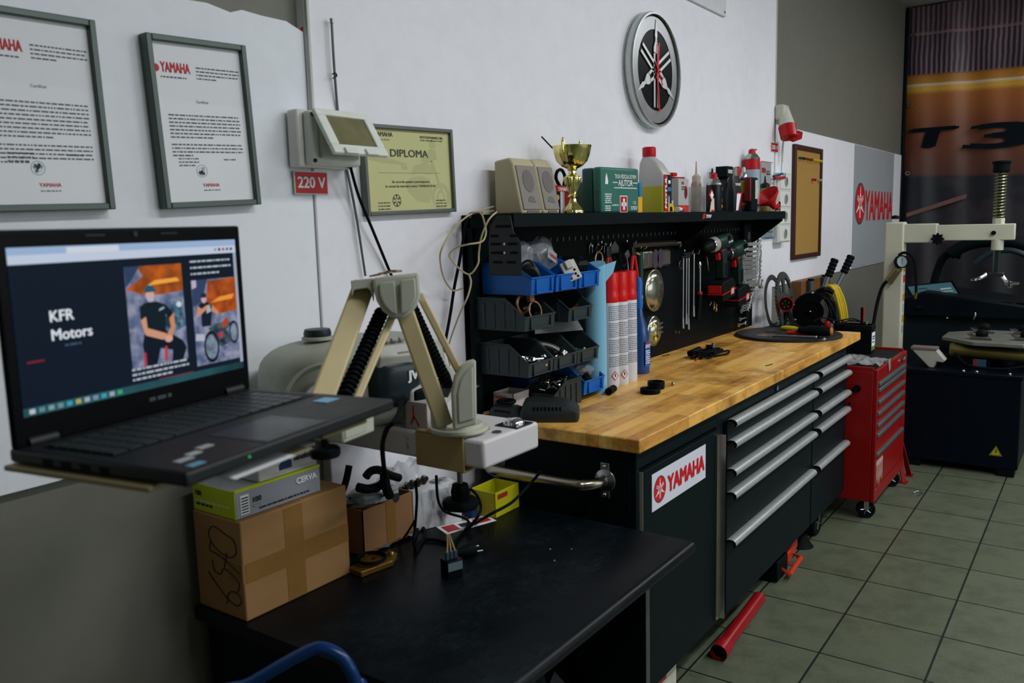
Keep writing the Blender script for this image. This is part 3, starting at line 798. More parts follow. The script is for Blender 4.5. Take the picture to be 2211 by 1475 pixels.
st = MB().box(sx0, sx1, Ys - .0004, Ys + .0006, sz0, sz1).build('brand_sticker', mat('BFC1CC', .35, 0, 1.35, .04), d)
e0, e1, e2 = MB(), MB(), MB(); Yq = Ys - .0006
hs = sz1 - sz0
cc = V3((sx0 + hs * .46, Yq, (sz0 + sz1) / 2)); RR = hs * .36
e0.annulus(cc, UX, UZ, (0, -.0006, 0), RR * .9, RR, 36); e1.disc(cc, UX, UZ, (0, -.0004, 0), RR * .9)
forks_into(e2, cc + V3((0, -.0004, 0)), UX, UZ, RR * .93, .0002, .0004)
# sub-parts of the sticker belong to the door, one level below it
e1.build('emblem_disc', M_inkred, d); e0.build('emblem_ring', mat('6A3030', .4), d); e2.build('emblem_forks', M_textw, d)
lt = MB(); txt_into(lt, 'YAMAHA', (cc.x + RR * 1.35, Yq, sz0 + hs * .28), UX, UZ, hs * .46, 'L', .05, fit=sx1 - cc.x - RR * 1.35 - hs * .12, depth=.0006); lt.build('brand_lettering', M_inkred, d)
# drawers: two columns of five
rows = [(.842 - .062, .80), (0, .727), (0, .625), (0, .541), (0, .366)]
tops = [.812, .738, .637, .553, .38]; bots = [.742, .641, .557, .384, CZ0 + .004]
prof = [(0, .0), (.012, .004), (.026, .003), (.034, -.004), (.036, -.014), (.030, -.022), (.026, -.020), (.028, -.012), (.020, -.005), (.008, -.005), (0, -.008)]
for (x0, x1, hx0, hx1) in ((-2.196, -1.172, -2.205, -1.185), (-1.158, -.580, -1.150, -.60)):
    for i in range(5):
        dr = MB().box(x0, x1, CF - .022, CF + .01, bots[i], tops[i]).build('drawer', M_black, t, bev=.0025)
        zt = tops[i] + .004
        MB().prism([(p[0], p[1]) for p in prof], (hx0 + .012, CF - .020, zt), (0, -1, 0), UZ, (hx1 - hx0 - .024, 0, 0)).build('drawer_handle', M_alu, dr, smooth=50)
        for xe in (hx0 + .008, hx1 - .012):
            MB().prism([(p[0] * 1.02, p[1]) for p in prof], (xe, CF - .020, zt), (0, -1, 0), UZ, (.004, 0, 0)).build('handle_end_cap', M_blackg, dr)
l = PY(1675, 838, CF - .012)
MB().cyl((l.x, CF - .012, l.z), (l.x, CF - .02, l.z), .011, n=18).build('lock', M_steel, t)
# push bar on the left end
fy0, fz = .405, .765
bar = MB(); X0 = CX0
bar.tube([(X0, fy0, fz), (X0 - .04, fy0 + .004, fz), (X0 - .075, fy0 + .03, fz), (X0 - .085, fy0 + .07, fz), (X0 - .085, .70, fz), (X0 - .078, .755, fz), (X0 - .04, .79, fz), (X0, .795, fz)], .0165, 16)
bar.build('push_bar', mat('8B857A', .25, 1, 1.3, .1, 20), t)
for y in (fy0, .795):
    fl = MB(); fl.lathe([(.034, 0), (.034, .004), (.02, .010), (.017, .012)], (X0, y, fz), 24, (-1, 0, 0), ell=1.0)
    fl.box(X0 - .004, X0, y - .014, y + .014, fz - .052, fz + .052)
    f = fl.build('bar_flange', M_steel, t, bev=.002)
    for s in (-.042, .042): MB().ball((X0 - .005, y, fz + s), .0065, n=10, m=6).build('flange_bolt', M_chrome, f)
# castors and rubber feet
def castor(x, y, parent, R=.058, wdt=.032, fork=True, ax=(0, 1, 0), rim='8F9494', top=None):
    ax = V3(ax).normalized(); zc = FLOOR + R
    c = V3((x, y, zc))
    w = MB().lathe([(R * .6, -wdt / 2), (R * .93, -wdt / 2), (R, -wdt * .3), (R, wdt * .3), (R * .93, wdt / 2), (R * .6, wdt / 2)], c, 32, ax).build('castor_wheel', M_rubber, parent)
    MB().lathe([(R * .62, -wdt * .42), (R * .5, -wdt * .3), (R * .2, -wdt * .5), (.001, -wdt * .5)], c, 24, ax, cap=False).build('wheel_rim', mat(rim, .35, .8), w)
    MB().lathe([(R * .62, wdt * .42), (R * .5, wdt * .3), (R * .2, wdt * .5), (.001, wdt * .5)], c, 24, ax, cap=False).build('wheel_rim', mat(rim, .35, .8), w)
    sp = MB()
    for k in range(5):
        a = k * 2 * PI / 5; A, B = frame(ax); u = A * math.cos(a) + B * math.sin(a)
        sp.cyl(c - ax * wdt * .46 + u * R * .1, c - ax * wdt * .42 + u * R * .58, R * .07, n=6)
    sp.build('wheel_spokes', M_steel, w)
    tz = top if top is not None else zc + R * 1.5
    side = V3((ax.y, -ax.x, 0))
    fk = MB()
    for s in (-1, 1): fk.obox(c + ax * s * (wdt * .5 + .004) + V3((0, 0, (tz - zc) / 2)), side * .012, ax * .0015, V3((0, 0, (tz - zc) / 2)))
    fk.obox(V3((x, y, tz - .002)), side * .02, ax * (wdt * .5 + .006), V3((0, 0, .002)))
    fk.build('castor_fork', M_steel, parent)
wp = PZ(1776, 1157, FLOOR); castor(wp.x, max(wp.y, .36), t, .072, .035, top=CZ0 + .01)
castor(-2.25, .45, t, .075, .035, top=CZ0)
castor(-.80, .78, t, .075, .035, top=CZ0); castor(-2.25, .78, t, .075, .035, top=CZ0)
for x in (-1.04,):
    MB().lathe([(.06, 0), (.05, .012), (.032, .045), (.028, .06), (.012, .06), (.012, CZ0 - FLOOR)], (x, .375, FLOOR), 24).build('levelling_foot', M_rubber, t)

# ------------------------------------------------------------------ things under the bench
p = PZ(1552, 1410, FLOOR + .03); q = PZ(1640, 1290, FLOOR + .05)
u = (q - p).normalized()
t = thing('jack_handle', 'red tubular jack handle lying on the floor under the workbench', 'jack handle', (p.x, p.y, FLOOR))
h = MB().tube([p, p + u * .46], .026, 18, False, cap=False); h.build('handle_tube', mat('8E0D14', .3, 0, 1.0), t)
MB().tube([p - u * .002, p + u * .06], .031, 18, False, cap=False).build('end_collar', mat('8B0E16', .35, 0, 1.2), t)
MB().cyl(p + u * .01, p + u * .02, .024, n=16).build('tube_bore', M_rubber, t)
p = PZ(1712, 1212, FLOOR + .02)
t = thing('floor_jack', 'orange red floor jack with a square grip poking out under the drawers', 'jack', (p.x, p.y, FLOOR))
A = PZ(1705, 1240, FLOOR + .03); B = PZ(1729, 1205, FLOOR + .03); 
MB().tube([A, B, B + V3((.0, .07, .03)), A + V3((0, .07, .03))], .011, 8, False, True).build('jack_grip', mat('B0321A', .35, 0, 1.3), t)
MB().obox(PZ(1716, 1190, FLOOR + .06) + V3((0, .05, 0)), (.10, .01, .01), (-.01, .04, 0), (0, 0, .03)).build('jack_frame', mat('A92C18', .35, 0, 1.2), t, bev=.004)
MB().obox(PZ(1690, 1225, FLOOR + .05) + V3((0, .05, 0)), (.07, .0, .0), (0, .05, 0), (0, 0, .045)).build('jack_body', M_rubber, t, bev=.006)
a = PY(1455, 1440, .40); 
t = thing('foam_block', 'dirty white foam block with faded red print propping up the workbench', 'block', (-2.6, .4, FLOOR))
MB().box(-2.70, -2.50, .345, .50, FLOOR, CZ0).build('block', mat('A8A698', .9, 0, 1.3, .3, 18, .4), t, bev=.008)
m = MB()
lines_into(m, (-2.64, .3445, .06), UX, UZ, .07, 2, .02, .012, 3); m.build('faded_print', mat('8A3A34', .8), t)

# ------------------------------------------------------------------ perforated back panel with shelf
t = thing('pegboard_shelf_unit', 'black perforated back panel with a long top shelf on the workbench', 'tool panel', (-1.6, .88, ZB))
SX0, SX1, SF, SZ0, SZ1 = -2.868, -.315, .70, 1.494, 1.535
MB().box(SX0, SX1, .878, .898, ZB, SZ0 + .02).build('perforated_panel', m_peg(), t)
MB().box(SX0, SX0 + .035, .862, .898, ZB, SZ1 - .005).build('side_post', M_black, t, bev=.003)
sh = MB(); sh.box(SX0, SX1, SF, .898, SZ1 - .004, SZ1).box(SX0, SX1, SF, SF + .004, SZ0, SZ1 - .004).box(SX0, SX0 + .004, SF + .004, .898, SZ0, SZ1 - .004).box(SX1 - .004, SX1, SF + .004, .898, SZ0, SZ1 - .004)
sh = sh.build('top_shelf', M_black, t, bev=.0015)
for x in (SX0 + .012, -1.34, SX1 - .012):
    MB().prism([(0, 0), (-.165, 0), (-.165, -.012), (-.012, -.125), (0, -.125)], (x, .878, SZ0 + .002), UY, UZ, (.004, 0, 0)).build('shelf_bracket', M_black, t)
s_ = MB()
for k in range(46): s_.box(-2.40 + k * .042, -2.392 + k * .042, .874, .8785, 1.438, 1.452)
s_.build('panel_slots', mat('4A5054', .5), t, kind='stuff')
m = MB(); Yt = SF - .0006
p0 = PY(1517, 474, Yt); p1 = PY(1536, 464, Yt)
m.prism([(0, 0), (.028, .004), (.03, .026), (.006, .022)], (p0.x, Yt + .0004, p0.z + .001), UX, UZ, (0, -.0006, 0)); m.build('shelf_sticker', mat('B01C22', .4, 0, 1.3), sh)
m = MB(); txt_into(m, 'TMV', (p0.x + .034, Yt, p0.z + .006), UX, UZ, .015, 'L', .04, slant=.3, fit=.06, depth=.0008); m.build('shelf_lettering', M_textw, sh)
# slotted hanger plate on the left end
pl = MB(); Xp = SX0 - .018
pl.prism([(.665, 1.362), (.783, 1.362), (.783, 1.45), (.775, 1.50), (.75, 1.53), (.70, 1.53), (.69, 1.48), (.665, 1.45)], (Xp, 0, 0), UY, UZ, (.003, 0, 0))
pl.box(Xp, Xp + .03, .665, .783, 1.352, 1.355).box(Xp, Xp + .003, .665, .783, 1.355, 1.364)
hp = pl.build('slotted_hanger_plate', mat('11191D', .4, 0, 1.3), t, bev=.001)
for z, segs in ((1.498, ((.70, .755),)), (1.470, ((.675, .703), (.744, .774))), (1.446, ((.676, .712), (.736, .774))), (1.42, ((.676, .704), (.73, .774))), (1.392, ((.684, .716), (.732, .768)))):
    for a, b in segs: MB().box(Xp - .0006, Xp, a, b, z - .004, z + .004).build('slot', M_rubber, hp)
for y, z in ((.722, 1.446), (.722, 1.42)): MB().cyl((Xp - .003, y, z), (Xp, y, z), .004, n=10).build('hanger_screw', M_steel, hp)
tag(MB().cyl((PX(1032, 833, SX0).x - .0, PX(1032, 833, SX0).y, PX(1032, 833, SX0).z), (SX0 - .012, PX(1032, 833, SX0).y, PX(1032, 833, SX0).z), .006, n=12).build('panel_bolt', M_steel), 'small shiny bolt head low on the left edge of the black panel', 'bolt')

# ------------------------------------------------------------------ things on the top shelf
ZS = SZ1
def sx(px, Y=.78): return PY(px, 458, Y).x
def sz(px, py, Y=.78): return PY(px, py, Y).z
def label_on(t, parent, s, O, U, V, cap, m, **kw):
    b = MB(t) if kw.pop('loc', False) else MB()
    txt_into(b, s, O, U, V, cap, **kw)
    return b.build('label_lettering', m, parent)

# two beige computer speakers
M_sp = mat('A49C7E', .5, 0, 1.3, .1, 10); M_grille = mat('7E7973', .75, 0, 1.25, .25, 160, .2)
def speaker(x0, wd, lab):
    t = thing('computer_speaker', lab, 'speaker', (x0 + wd / 2, .8, ZS), 0, 'beige computer speakers on the shelf')
    prof = [(.865, 0), (.762, 0), (.762, .014), (.792, .158), (.806, .176), (.865, .168)]
    MB().prism([(y, z) for y, z in prof], (x0, 0, ZS), UY, UZ, (wd, 0, 0)).build('speaker_case', M_sp, t, bev=.006)
    n = V3((0, -.144, -.03)).normalized(); n = V3((0, -.979, .204)); up = V3((0, .030, .144)).normalized()
    O = V3((x0 + .008, .7632, ZS + .012)) + n * .002
    g = MB().prism([(0, 0), (wd - .014, 0), (wd - .014, .142), (0, .142)], O, UX, up, n * .004).build('speaker_grille', M_grille, t, bev=.003)
    dm = MB(); cx = (wd - .014) / 2
    MB().prism(circ(cx, .092, .030, .036), O + n * .004, UX, up, n * .0016).build('cone_mesh', mat('6D6A66', .8, 0, 1.1, .4, 260), g)
    MB().prism(circ(cx, .022, .02, .022, 18, 0, PI), O + n * .004, UX, up, n * .0014).build('tweeter_mesh', mat('6D6A66', .8, 0, 1.1, .4, 260), g)
    MB().box(x0 + .03, x0 + wd - .02, .7600, .765, ZS + .002, ZS + .010).build('control_strip', mat('5E6258', .4), t)
    return t
speaker(-2.735, .118, 'nearer of two beige computer speakers, at the left end of the black shelf')
speaker(-2.612, .10, 'further of two beige computer speakers, beside the gold trophy')

# speaker leads looping down the wall
M_wire = mat('A79A78', .5, 0, 1.3)
def lead(pts, Y, lab, r=.0026, m=M_wire):
    return tag(MB().tube([PY(px, py, Y if len(q) == 0 else q[0]) for px, py, *q in pts], r, 7).build('speaker_lead', m), lab, 'cable', 'cables hanging at the left end of the tool panel')
lead([(1066, 446, .86), (1035, 455, .85), (1005, 470, .80), (975, 500, .80), (955, 535, .80), (950, 560, .82), (958, 600, .84), (975, 625, .86), (985, 627, .86), (1000, 622, .84)], .84, 'thin beige speaker lead making the widest loop left of the tool panel')
lead([(1072, 458, .68), (1055, 475, .68), (1040, 510, .70), (1034, 545, .72), (1032, 570, .72), (1015, 592, .74), (995, 583, .76), (978, 565, .78), (970, 550, .78), (985, 535, .76), (1010, 528, .72), (1040, 522, .70), (1049, 505, .70), (1047, 485, .70), (1038, 460, .70), (1020, 460, .78)], .75, 'beige speaker lead tied in a loose knot over the panel end')
lead([(1012, 592, .75), (1017, 610, .74), (1010, 640, .74), (996, 670, .76), (984, 700, .80), (972, 735, .84), (966, 760, .86), (972, 790, .86)], .8, 'beige speaker lead falling from the knot towards the radio')
lead([(1066, 455, .87), (1012, 470, .86), (1003, 500, .87), (999, 530, .88)], .87, 'short beige lead dropping behind the shelf end')
tag(MB().tube([PY(1040, 461, .86), PY(1012, 466, .85), PY(1000, 520, .858), PY(990, 575, .868), PY(981, 620, .874), PY(972, 680, .878), PY(962, 735, .878), PY(958, 760, .872)], .0048, 8).build('mains_cable', M_rubber), 'thick black cable running down beside the left edge of the tool panel', 'cable')

# gold trophy
tx = sx(1237, .775); ty = .775
t = thing('trophy_cup', 'gold fluted trophy cup on the black shelf', 'trophy', (tx, ty, ZS))
flut = lambda th, z: .07 * math.cos(12 * th)
MB().lathe([(.036, 0), (.037, .006), (.033, .012), (.028, .020), (.020, .030), (.014, .042), (.011, .052)], (tx, ty, ZS), 48, mod=lambda th, z: .05 * math.cos(16 * th) if z < .045 else 0).build('trophy_foot', M_gold, t, smooth=60)
MB().lathe([(.011, .051), (.020, .054), (.022, .057), (.015, .062), (.012, .066), (.015, .076), (.023, .096), (.027, .112), (.028, .121), (.024, .127), (.015, .130), (.013, .138), (.010, .147)], (tx, ty, ZS), 48, mod=lambda th, z: .12 * math.cos(10 * th) if .066 < z < .125 else 0).build('trophy_stem', M_gold, t, smooth=60)
MB().lathe([(.010, .143), (.018, .147), (.016, .150), (.034, .159), (.051, .176), (.062, .200), (.068, .228), (.066, .228), (.060, .200), (.048, .178), (.03, .164), (.001, .160)], (tx, ty, ZS), 56, mod=lambda th, z: .04 * math.cos(14 * th) if .153 < z < .200 else 0).build('trophy_bowl', M_gold, t, smooth=60)
for s, a in ((-1, .12), (1, .12)):
    dx, dy = s * math.cos(a), s * math.sin(a)
    pts = [V3((tx + dx * r, ty + dy * r, ZS + z)) for r, z in ((.062, .196), (.074, .21), (.077, .235), (.072, .249), (.066, .243), (.067, .222))]
    MB().tube(pts, .0038, 8).build('trophy_handle', M_gold, t)
tag(MB().cyl((tx - .02, ty + .03, ZS + .19), (tx - .058, ty + .085, ZS + .262), .0025, n=8).build('black_stick', M_rubber), 'thin black stick leaning out of the gold trophy cup', 'stick')

# parts boxes behind the trophy
x = sx(1199, .80)
t = thing('product_box', 'small black and white boxed part between speakers and trophy', 'box', (x + .03, .82, ZS))
MB().box(x, x + .035, .80, .85, ZS, ZS + .075).build('printed_panel', mat('0D1116', .4), t, bev=.001)
MB().box(x + .035, x + .062, .80, .85, ZS, ZS + .075).build('plain_panel', mat('B6BAC4', .5, 0, 1.3), t, bev=.001)
MB().disc((x + .018, .80, ZS + .055), UX, UZ, (0, -.001, 0), .009).build('printed_dot', mat('B4813A', .5), t)
MB().disc((x + .018, .80, ZS + .02), UX, UZ, (0, -.001, 0), .008).build('printed_dot', mat('8A3A28', .5), t)
x = sx(1196, .85)
t = thing('red_tool_case', 'red and black case behind the gold trophy', 'case', (x + .06, .865, ZS))
MB().box(x, x + .12, .853, .888, ZS, ZS + .10).build('case_shell', mat('7A1016', .4), t, bev=.004)
MB().box(x + .001, x + .119, .851, .8535, ZS + .078, ZS + .098).build('case_band', mat('A8141C', .4), t)
m = MB(); txt_into(m, 'YAMAHA', (x + .03, .8505, ZS + .081), UX, UZ, .013, 'L', .03, depth=.0006); m.build('case_lettering', M_textw, t)
MB().tube([(x + .075, .87, ZS + .098), (x + .05, .87, ZS + .125), (x + .06, .87, ZS + .15), (x + .09, .87, ZS + .155), (x + .11, .87, ZS + .13), (x + .10, .87, ZS + .10)], .006, 8).build('case_handle', M_rubber, t)

# first aid case
def text_at(t, s, M, u, v, cap, align='C', bold=.02, fit=None, m=M_textw, name='label_lettering', slant=0.0):
    b = MB(); X_ = M.to_3x3() @ V3((1, 0, 0)); Z_ = M.to_3x3() @ V3((0, 0, 1))
    txt_into(b, s, M @ V3((u, 0, v)), X_, Z_, cap, align, bold, fit=fit, depth=.0008, slant=slant); return b.build(name, m, t)
ang = -.10
lx = sx(1298, .765); M = Matrix.Translation(V3((lx, .765, ZS))) @ Matrix.Rotation(ang, 4, 'Z') @ Matrix.Diagonal((.83, 1, .88, 1))
t = thing('first_aid_case', 'dark green plastic first aid case with a red and white cross on the shelf', 'first aid case', (lx, .765, ZS), M=M)
Wf, Hf, Df = .305, .188, .088
M_gr = mat('33695C', .35, 0, 1.2, .1, 8)
MB(t).box(0, Wf, 0, Df * .42, 0, Hf).build('lid_shell', M_gr, t, bev=.010, seg=3)
MB(t).box(.002, Wf - .002, Df * .44, Df, 0, Hf - .002).build('base_shell', mat('1C473F', .35, 0, 1.25, .1, 8), t, bev=.010, seg=3)
for s_, u, v, cap, fw in (('TRUSA MEDICALA DE PRIM', .19, .143, .015, .142), ('AJUTOR', .19, .112, .023, .096)): text_at(t, s_, M @ Matrix.Translation((0, -.0006, 0)), u, v, cap, fit=fw)
for u0, u1, v in ((.09, .128, .124), (.252, .29, .124), (.10, .285, .102)):
    b = MB(t).box(u0, u1, -.001, .001, v, v + .0035); b.build('white_rule', M_textw, t)
for u, v, wd, r_ in ((.03, .075, .05, 5), (.03, .026, .045, 3), (.235, .022, .055, 2), (.085, .03, .05, 1)):
    lines_into(MB(t), (u, -.0006, v), (1, 0, 0), (0, 0, 1), wd, r_, .0085, .0045, int(u * 1000)).build('small_print', M_textw, t)
text_at(t, '112', M @ Matrix.Translation((0, -.0006, 0)), .262, .036, .012)
MB(t).prism([(0, 0), (.022, 0), (.024, .014), (.012, .046), (.004, .03)], (.03, -.0006, .118), (1, 0, 0), (0, 0, 1), (0, -.0008, 0)).build('leaf_logo', M_textw, t)
MB(t).box(.145, .205, -.0012, .001, -.0 + .002, .072).build('cross_border', M_textw, t)
MB(t).box(.149, .201, -.0018, .001, .004, .068).build('cross_field', mat('A81420', .4, 0, 1.3), t)
MB(t).box(.168, .182, -.0026, .001, .012, .060).box(.155, .195, -.0026, .001, .028, .043).build('white_cross', M_textw, t)
MB(t).cyl((-.002, .02, .10), (.003, .02, .10), .012, n=16).build('case_catch', M_gr, t)
x = sx(1381, .79)
tag(MB().box(x, x + .02, .79, .80, ZS, ZS + .118).build('blue_packet', mat('1E6FA6', .45, 0, 1.3), bev=.002), 'narrow blue packet standing behind the orange tag beside the first aid case', 'packet')
x = sx(1377, .75)
tag(MB().box(x, x + .04, .75, .753, ZS, ZS + .06).build('orange_tag', mat('D39A1E', .5, 0, 1.3), bev=.001), 'orange tag leaning between the first aid case and the coolant jug', 'tag')

# jug with yellow liquid
def loft_rect(mb, secs, n=6):
    """rounded rectangular sections: (cx, cy, hx, hy, z, corner)"""
    R = []
    for cx, cy, hx, hy, z, r in secs:
        r = min(r, hx * .999, hy * .999); ring = []
        for qx, qy, a0 in ((1, 1, 0), (-1, 1, PI / 2), (-1, -1, PI), (1, -1, 1.5 * PI)):
            for k in range(n): a = a0 + PI / 2 * k / (n - 1); ring.append(V3((cx + qx * (hx - r) + r * math.cos(a), cy + qy * (hy - r) + r * math.sin(a), z)))
        R.append(ring)
    return mb.rings(R)
jx = sx(1414, .79)
jm = NT('translucent_jug'); jm.base(lin('B9B8B4', 1.3)); jm.set(.35); jm.b.inputs['Transmission Weight'].default_value = .25
jl = NT('yellow_coolant'); jl.base(lin('A6A22A', 1.35)); jl.set(.25); 
t = thing('coolant_jug', 'white jug half full of yellow liquid with a red cap on the shelf', 'jug', (jx, .79, ZS))
hx, hy = .038, .058
loft_rect(MB(), [(jx, .79, hx, hy, ZS + .0, .012), (jx, .79, hx, hy, ZS + .105, .012)]).build('coloured_liquid', jl.m, t, smooth=50)
loft_rect(MB(), [(jx, .79, hx, hy, ZS + .105, .012), (jx, .79, hx, hy, ZS + .150, .012), (jx, .805, hx * .85, hy * .72, ZS + .20, .014), (jx, .815, .024, .028, ZS + .222, .02), (jx, .815, .023, .023, ZS + .226, .02)]).build('jug_body', jm.m, t, smooth=50)
MB().lathe([(.026, 0), (.027, .004), (.027, .034), (.024, .039), (.001, .039)], (jx, .815, ZS + .226), 28, mod=lambda th, z: .02 * math.cos(28 * th) if .003 < z < .035 else 0).build('screw_cap', mat('A81520', .35, 0, 1.35), t)
MB().box(jx - hx + .003, jx - hx + .026, .7305, .7325, ZS + .004, ZS + .15).build('red_label', mat('B5141C', .35, 0, 1.35), t)
MB().box(jx - hx + .026, jx + hx - .006, .7305, .7325, ZS + .004, ZS + .15).build('black_label', mat('101820', .35), t)
b = MB(); txt_into(b, 'MOTUL', (jx - hx + .0235, .730, ZS + .016), UZ, (-1, 0, 0), .019, 'L', .04, fit=.125, slant=.2, depth=.0006); b.build('label_lettering', M_textw, t)
MB().box(jx + .0, jx + .02, .7298, .7306, ZS + .115, ZS + .128).build('label_patch', M_textw, t)
MB().box(jx - .006, jx + .026, .7298, .7306, ZS + .085, ZS + .1).build('label_stripe', mat('2A6FA8', .4), t)
MB().prism([(0, 0), (.012, .0), (.016, .04), (.006, .05)], (jx - .004, .7304, ZS + .02), UX, UZ, (0, -.0008, 0)).build('label_figure', mat('9AA6B4', .4), t)

# grey oil filter carton
x = sx(1465, .762)
t = thing('oil_filter_carton', 'grey carton with a red oval picture and red base band beside the coolant jug', 'carton', (x + .05, .78, ZS))
MB().box(x, x + .105, .762, .815, ZS, ZS + .142).build('carton', mat('9C9E9E', .6, 0, 1.3, .06), t, bev=.002)
MB().box(x - .0008, x + .1058, .7612, .763, ZS, ZS + .03).build('red_band', mat('B32A1E', .5, 0, 1.3), t)
MB().prism(circ(.074, .085, .016, .028), (x, .7614, ZS), UX, UZ, (0, -.001, 0)).build('red_oval', mat('A5161C', .5, 0, 1.3), t)
MB().prism(circ(.074, .085, .008, .020), (x, .7604, ZS), UX, UZ, (0, -.001, 0)).build('oval_core', mat('2A1C1E', .5), t)
b = MB(); txt_into(b, 'OIL', (x + .03, .7614, ZS + .118), UX, UZ, .012, 'L', .04, depth=.0006); b.build('label_lettering', M_inkred, t)
lines_into(MB(), (x + .03, .7614, ZS + .104), UX, UZ, .05, 2, .009, .005, 8).build('small_print', M_ink, t)
tag(MB().tube([(x - .01, .80, ZS + .1475), (x + .05, .80, ZS + .1475), (x + .12, .79, ZS + .148)], .005, 6).build('red_strap', mat('8A1A1C', .5)), 'flat red strap lying on the grey oil filter carton', 'strap')
tag(MB().box(x + .0, x + .04, .785, .81, ZS + .153, ZS + .168).build('red_clip', M_red, bev=.003), 'small red clip on top of the grey oil filter carton', 'clip')
x = sx(1441, .73)
t = thing('yellow_tape_measure', 'small yellow and black tape measure at the front edge of the shelf', 'tape measure', (x + .03, .74, ZS))
MB().prism([(0, 0), (.055, 0), (.058, .02), (.045, .034), (.02, .036), (.004, .02)], (x, .755, ZS), UX, UZ, (0, -.03, 0)).build('tape_case', mat('C9A11E', .35, 0, 1.3), t, bev=.003)
MB().prism([(.012, .004), (.036, .004), (.03, .022), (.016, .022)], (x, .725, ZS), UX, UZ, (0, -.002, 0)).build('side_plate', M_rubber, t)
x = sx(1462, .735)
t = thing('spark_plug', 'white and red spark plug lying at the front edge of the shelf', 'spark plug', (x + .03, .735, ZS))
MB().cyl((x, .735, ZS + .012), (x + .05, .74, ZS + .012), .011, .008, 16).build('ceramic', M_whitep, t)
MB().cyl((x + .05, .74, ZS + .012), (x + .07, .742, ZS + .012), .012, n=6).build('hex_body', mat('A84038', .4), t)
tag(MB().box(sx(1440, .765), sx(1440, .765) + .06, .762, .775, ZS, ZS + .05).build('grey_terminal', mat('A7AA98', .5, 0, 1.2), bev=.003), 'small pale grey terminal block between the jug and the yellow tape measure', 'terminal block')

# squeeze bottles, measuring jug
def squeeze(px, Y, r, h, body, cap, nozzle_h, lab, zoff=0.0):
    x = sx(px, Y)
    t = thing('squeeze_bottle', lab, 'bottle', (x, Y, ZS), 0, 'squeeze bottles on the shelf')
    n = NT('bottle_' + body); n.base(lin(body, 1.3)); n.set(.35); n.b.inputs['Transmission Weight'].default_value = .15
    MB().lathe([(r * .94, 0), (r, .006), (r, h * .42), (r * .94, h * .45), (r, h * .48), (r, h * .86), (r * .8, h * .95), (r * .62, h)], (x, Y, ZS), 28).build('bottle_body', n.m, t)
    MB().lathe([(r * .8, h * .94), (r * .82, h * 1.1), (r * .6, h * 1.14), (r * .22, h * 1.18), (r * .10, h + nozzle_h), (.001, h + nozzle_h)], (x, Y, ZS), 24).build('nozzle_cap', mat(cap, .45, 0, 1.25), t)
squeeze(1503, .845, .024, .150, '8F7C6C', 'A89C8E', .085, 'brownish squeeze bottle with a pale pointed nozzle behind the measuring jug')
squeeze(1651, .83, .031, .135, '7D7038', '14181A', .06, 'amber squeeze bottle with a black pointed nozzle behind the red funnel')
squeeze(1672, .86, .029, .120, 'B9B6AE', 'BFC2BE', .075, 'clear white squeeze bottle with a white nozzle at the shelf end')
x = sx(1505, .775)
t = thing('measuring_jug', 'scratched clear plastic measuring jug on the shelf', 'jug', (x, .775, ZS))
gm = NT('cloudy_clear_plastic'); gm.base(lin('9A9A90', 1.1)); gm.set(.22); gm.b.inputs['Alpha'].default_value = .3
MB().lathe([(.001, .004), (.034, .004), (.041, .112), (.039, .112), (.032, .008), (.001, .008)], (x, .775, ZS), 32, cap=False).build('jug_wall', gm.m, t, smooth=60)
MB().lathe([(.033, 0), (.035, .004), (.033, .008), (.001, .008)], (x, .775, ZS), 32).build('jug_base', gm.m, t)
MB().tube([(x + .040, .775, ZS + .098), (x + .060, .775, ZS + .092), (x + .060, .775, ZS + .035), (x + .036, .775, ZS + .025)], .005, 8).build('jug_handle', gm.m, t)

# spray cans on the shelf
def shelf_can(px, Y, r, h, body, cap, lab, top='9A9C98', bands=()):
    x = sx(px, Y)
    t = thing('spray_can', lab, 'spray can', (x, Y, ZS))
    MB().lathe([(r * .96, 0), (r, .004), (r, h)], (x, Y, ZS), 32, cap=True).build('can_body', mat(body, .3, 0, 1.25, .08, 14), t)
    MB().lathe([(r, h), (r * 1.02, h + .003), (r * .96, h + .008), (r * .6, h + .028), (r * .5, h + .030), (.001, h + .03)], (x, Y, ZS), 32, cap=False).build('can_shoulder', mat(top, .25, .9, 1.3), t)
    MB().lathe([(r * .45, h + .028), (r * .42, h + .05), (r * .2, h + .056), (.001, h + .056)], (x, Y, ZS), 20).build('spray_button', mat(cap, .35, 0, 1.35), t)
    for z0, z1, c_ in bands: MB().lathe([(r * 1.004, z0 * h), (r * 1.004, z1 * h)], (x, Y, ZS), 32, cap=False).build('label_band', mat(c_, .35, 0, 1.25, .1, 30), t)
    return t, x
t, x = shelf_can(1541, .765, .036, .122, '12171A', 'A8161E', 'black spray can with a red nozzle on the shelf')
MB().tube([(x - .01, .765, ZS + .168), (x - .04, .76, ZS + .172)], .003, 6).build('spray_straw', M_red, t)
fd = V3((-.50, -.866, 0)); fr_ = V3((.866, -.5, 0))
def on_can(t, s, x, Y, r, z, cap, m, ang=-1.05, fit=None, bold=.03):
    n = V3((math.cos(ang), math.sin(ang), 0)); u = V3((-n.y, n.x, 0))
    b = MB(); txt_into(b, s, V3((x, Y, z)) + n * (r + .0012), u, UZ, cap, 'C', bold, fit=fit, depth=.0006); return b.build('label_lettering', m, t)
on_can(t, 'YAM', x, .765, .036, ZS + .096, .016, M_textw); on_can(t, 'OIL', x, .765, .036, ZS + .042, .018, M_textw)
on_can(t, '-----', x, .765, .036, ZS + .07, .012, mat('B85A2A', .4), fit=.05)
MB().ball(V3((x, .765, ZS + .024)) + V3((.5, -.866, 0)) * .034, .010, .006, .010).build('label_emblem', mat('B86A34', .4), t)
x = sx(1533, .715)
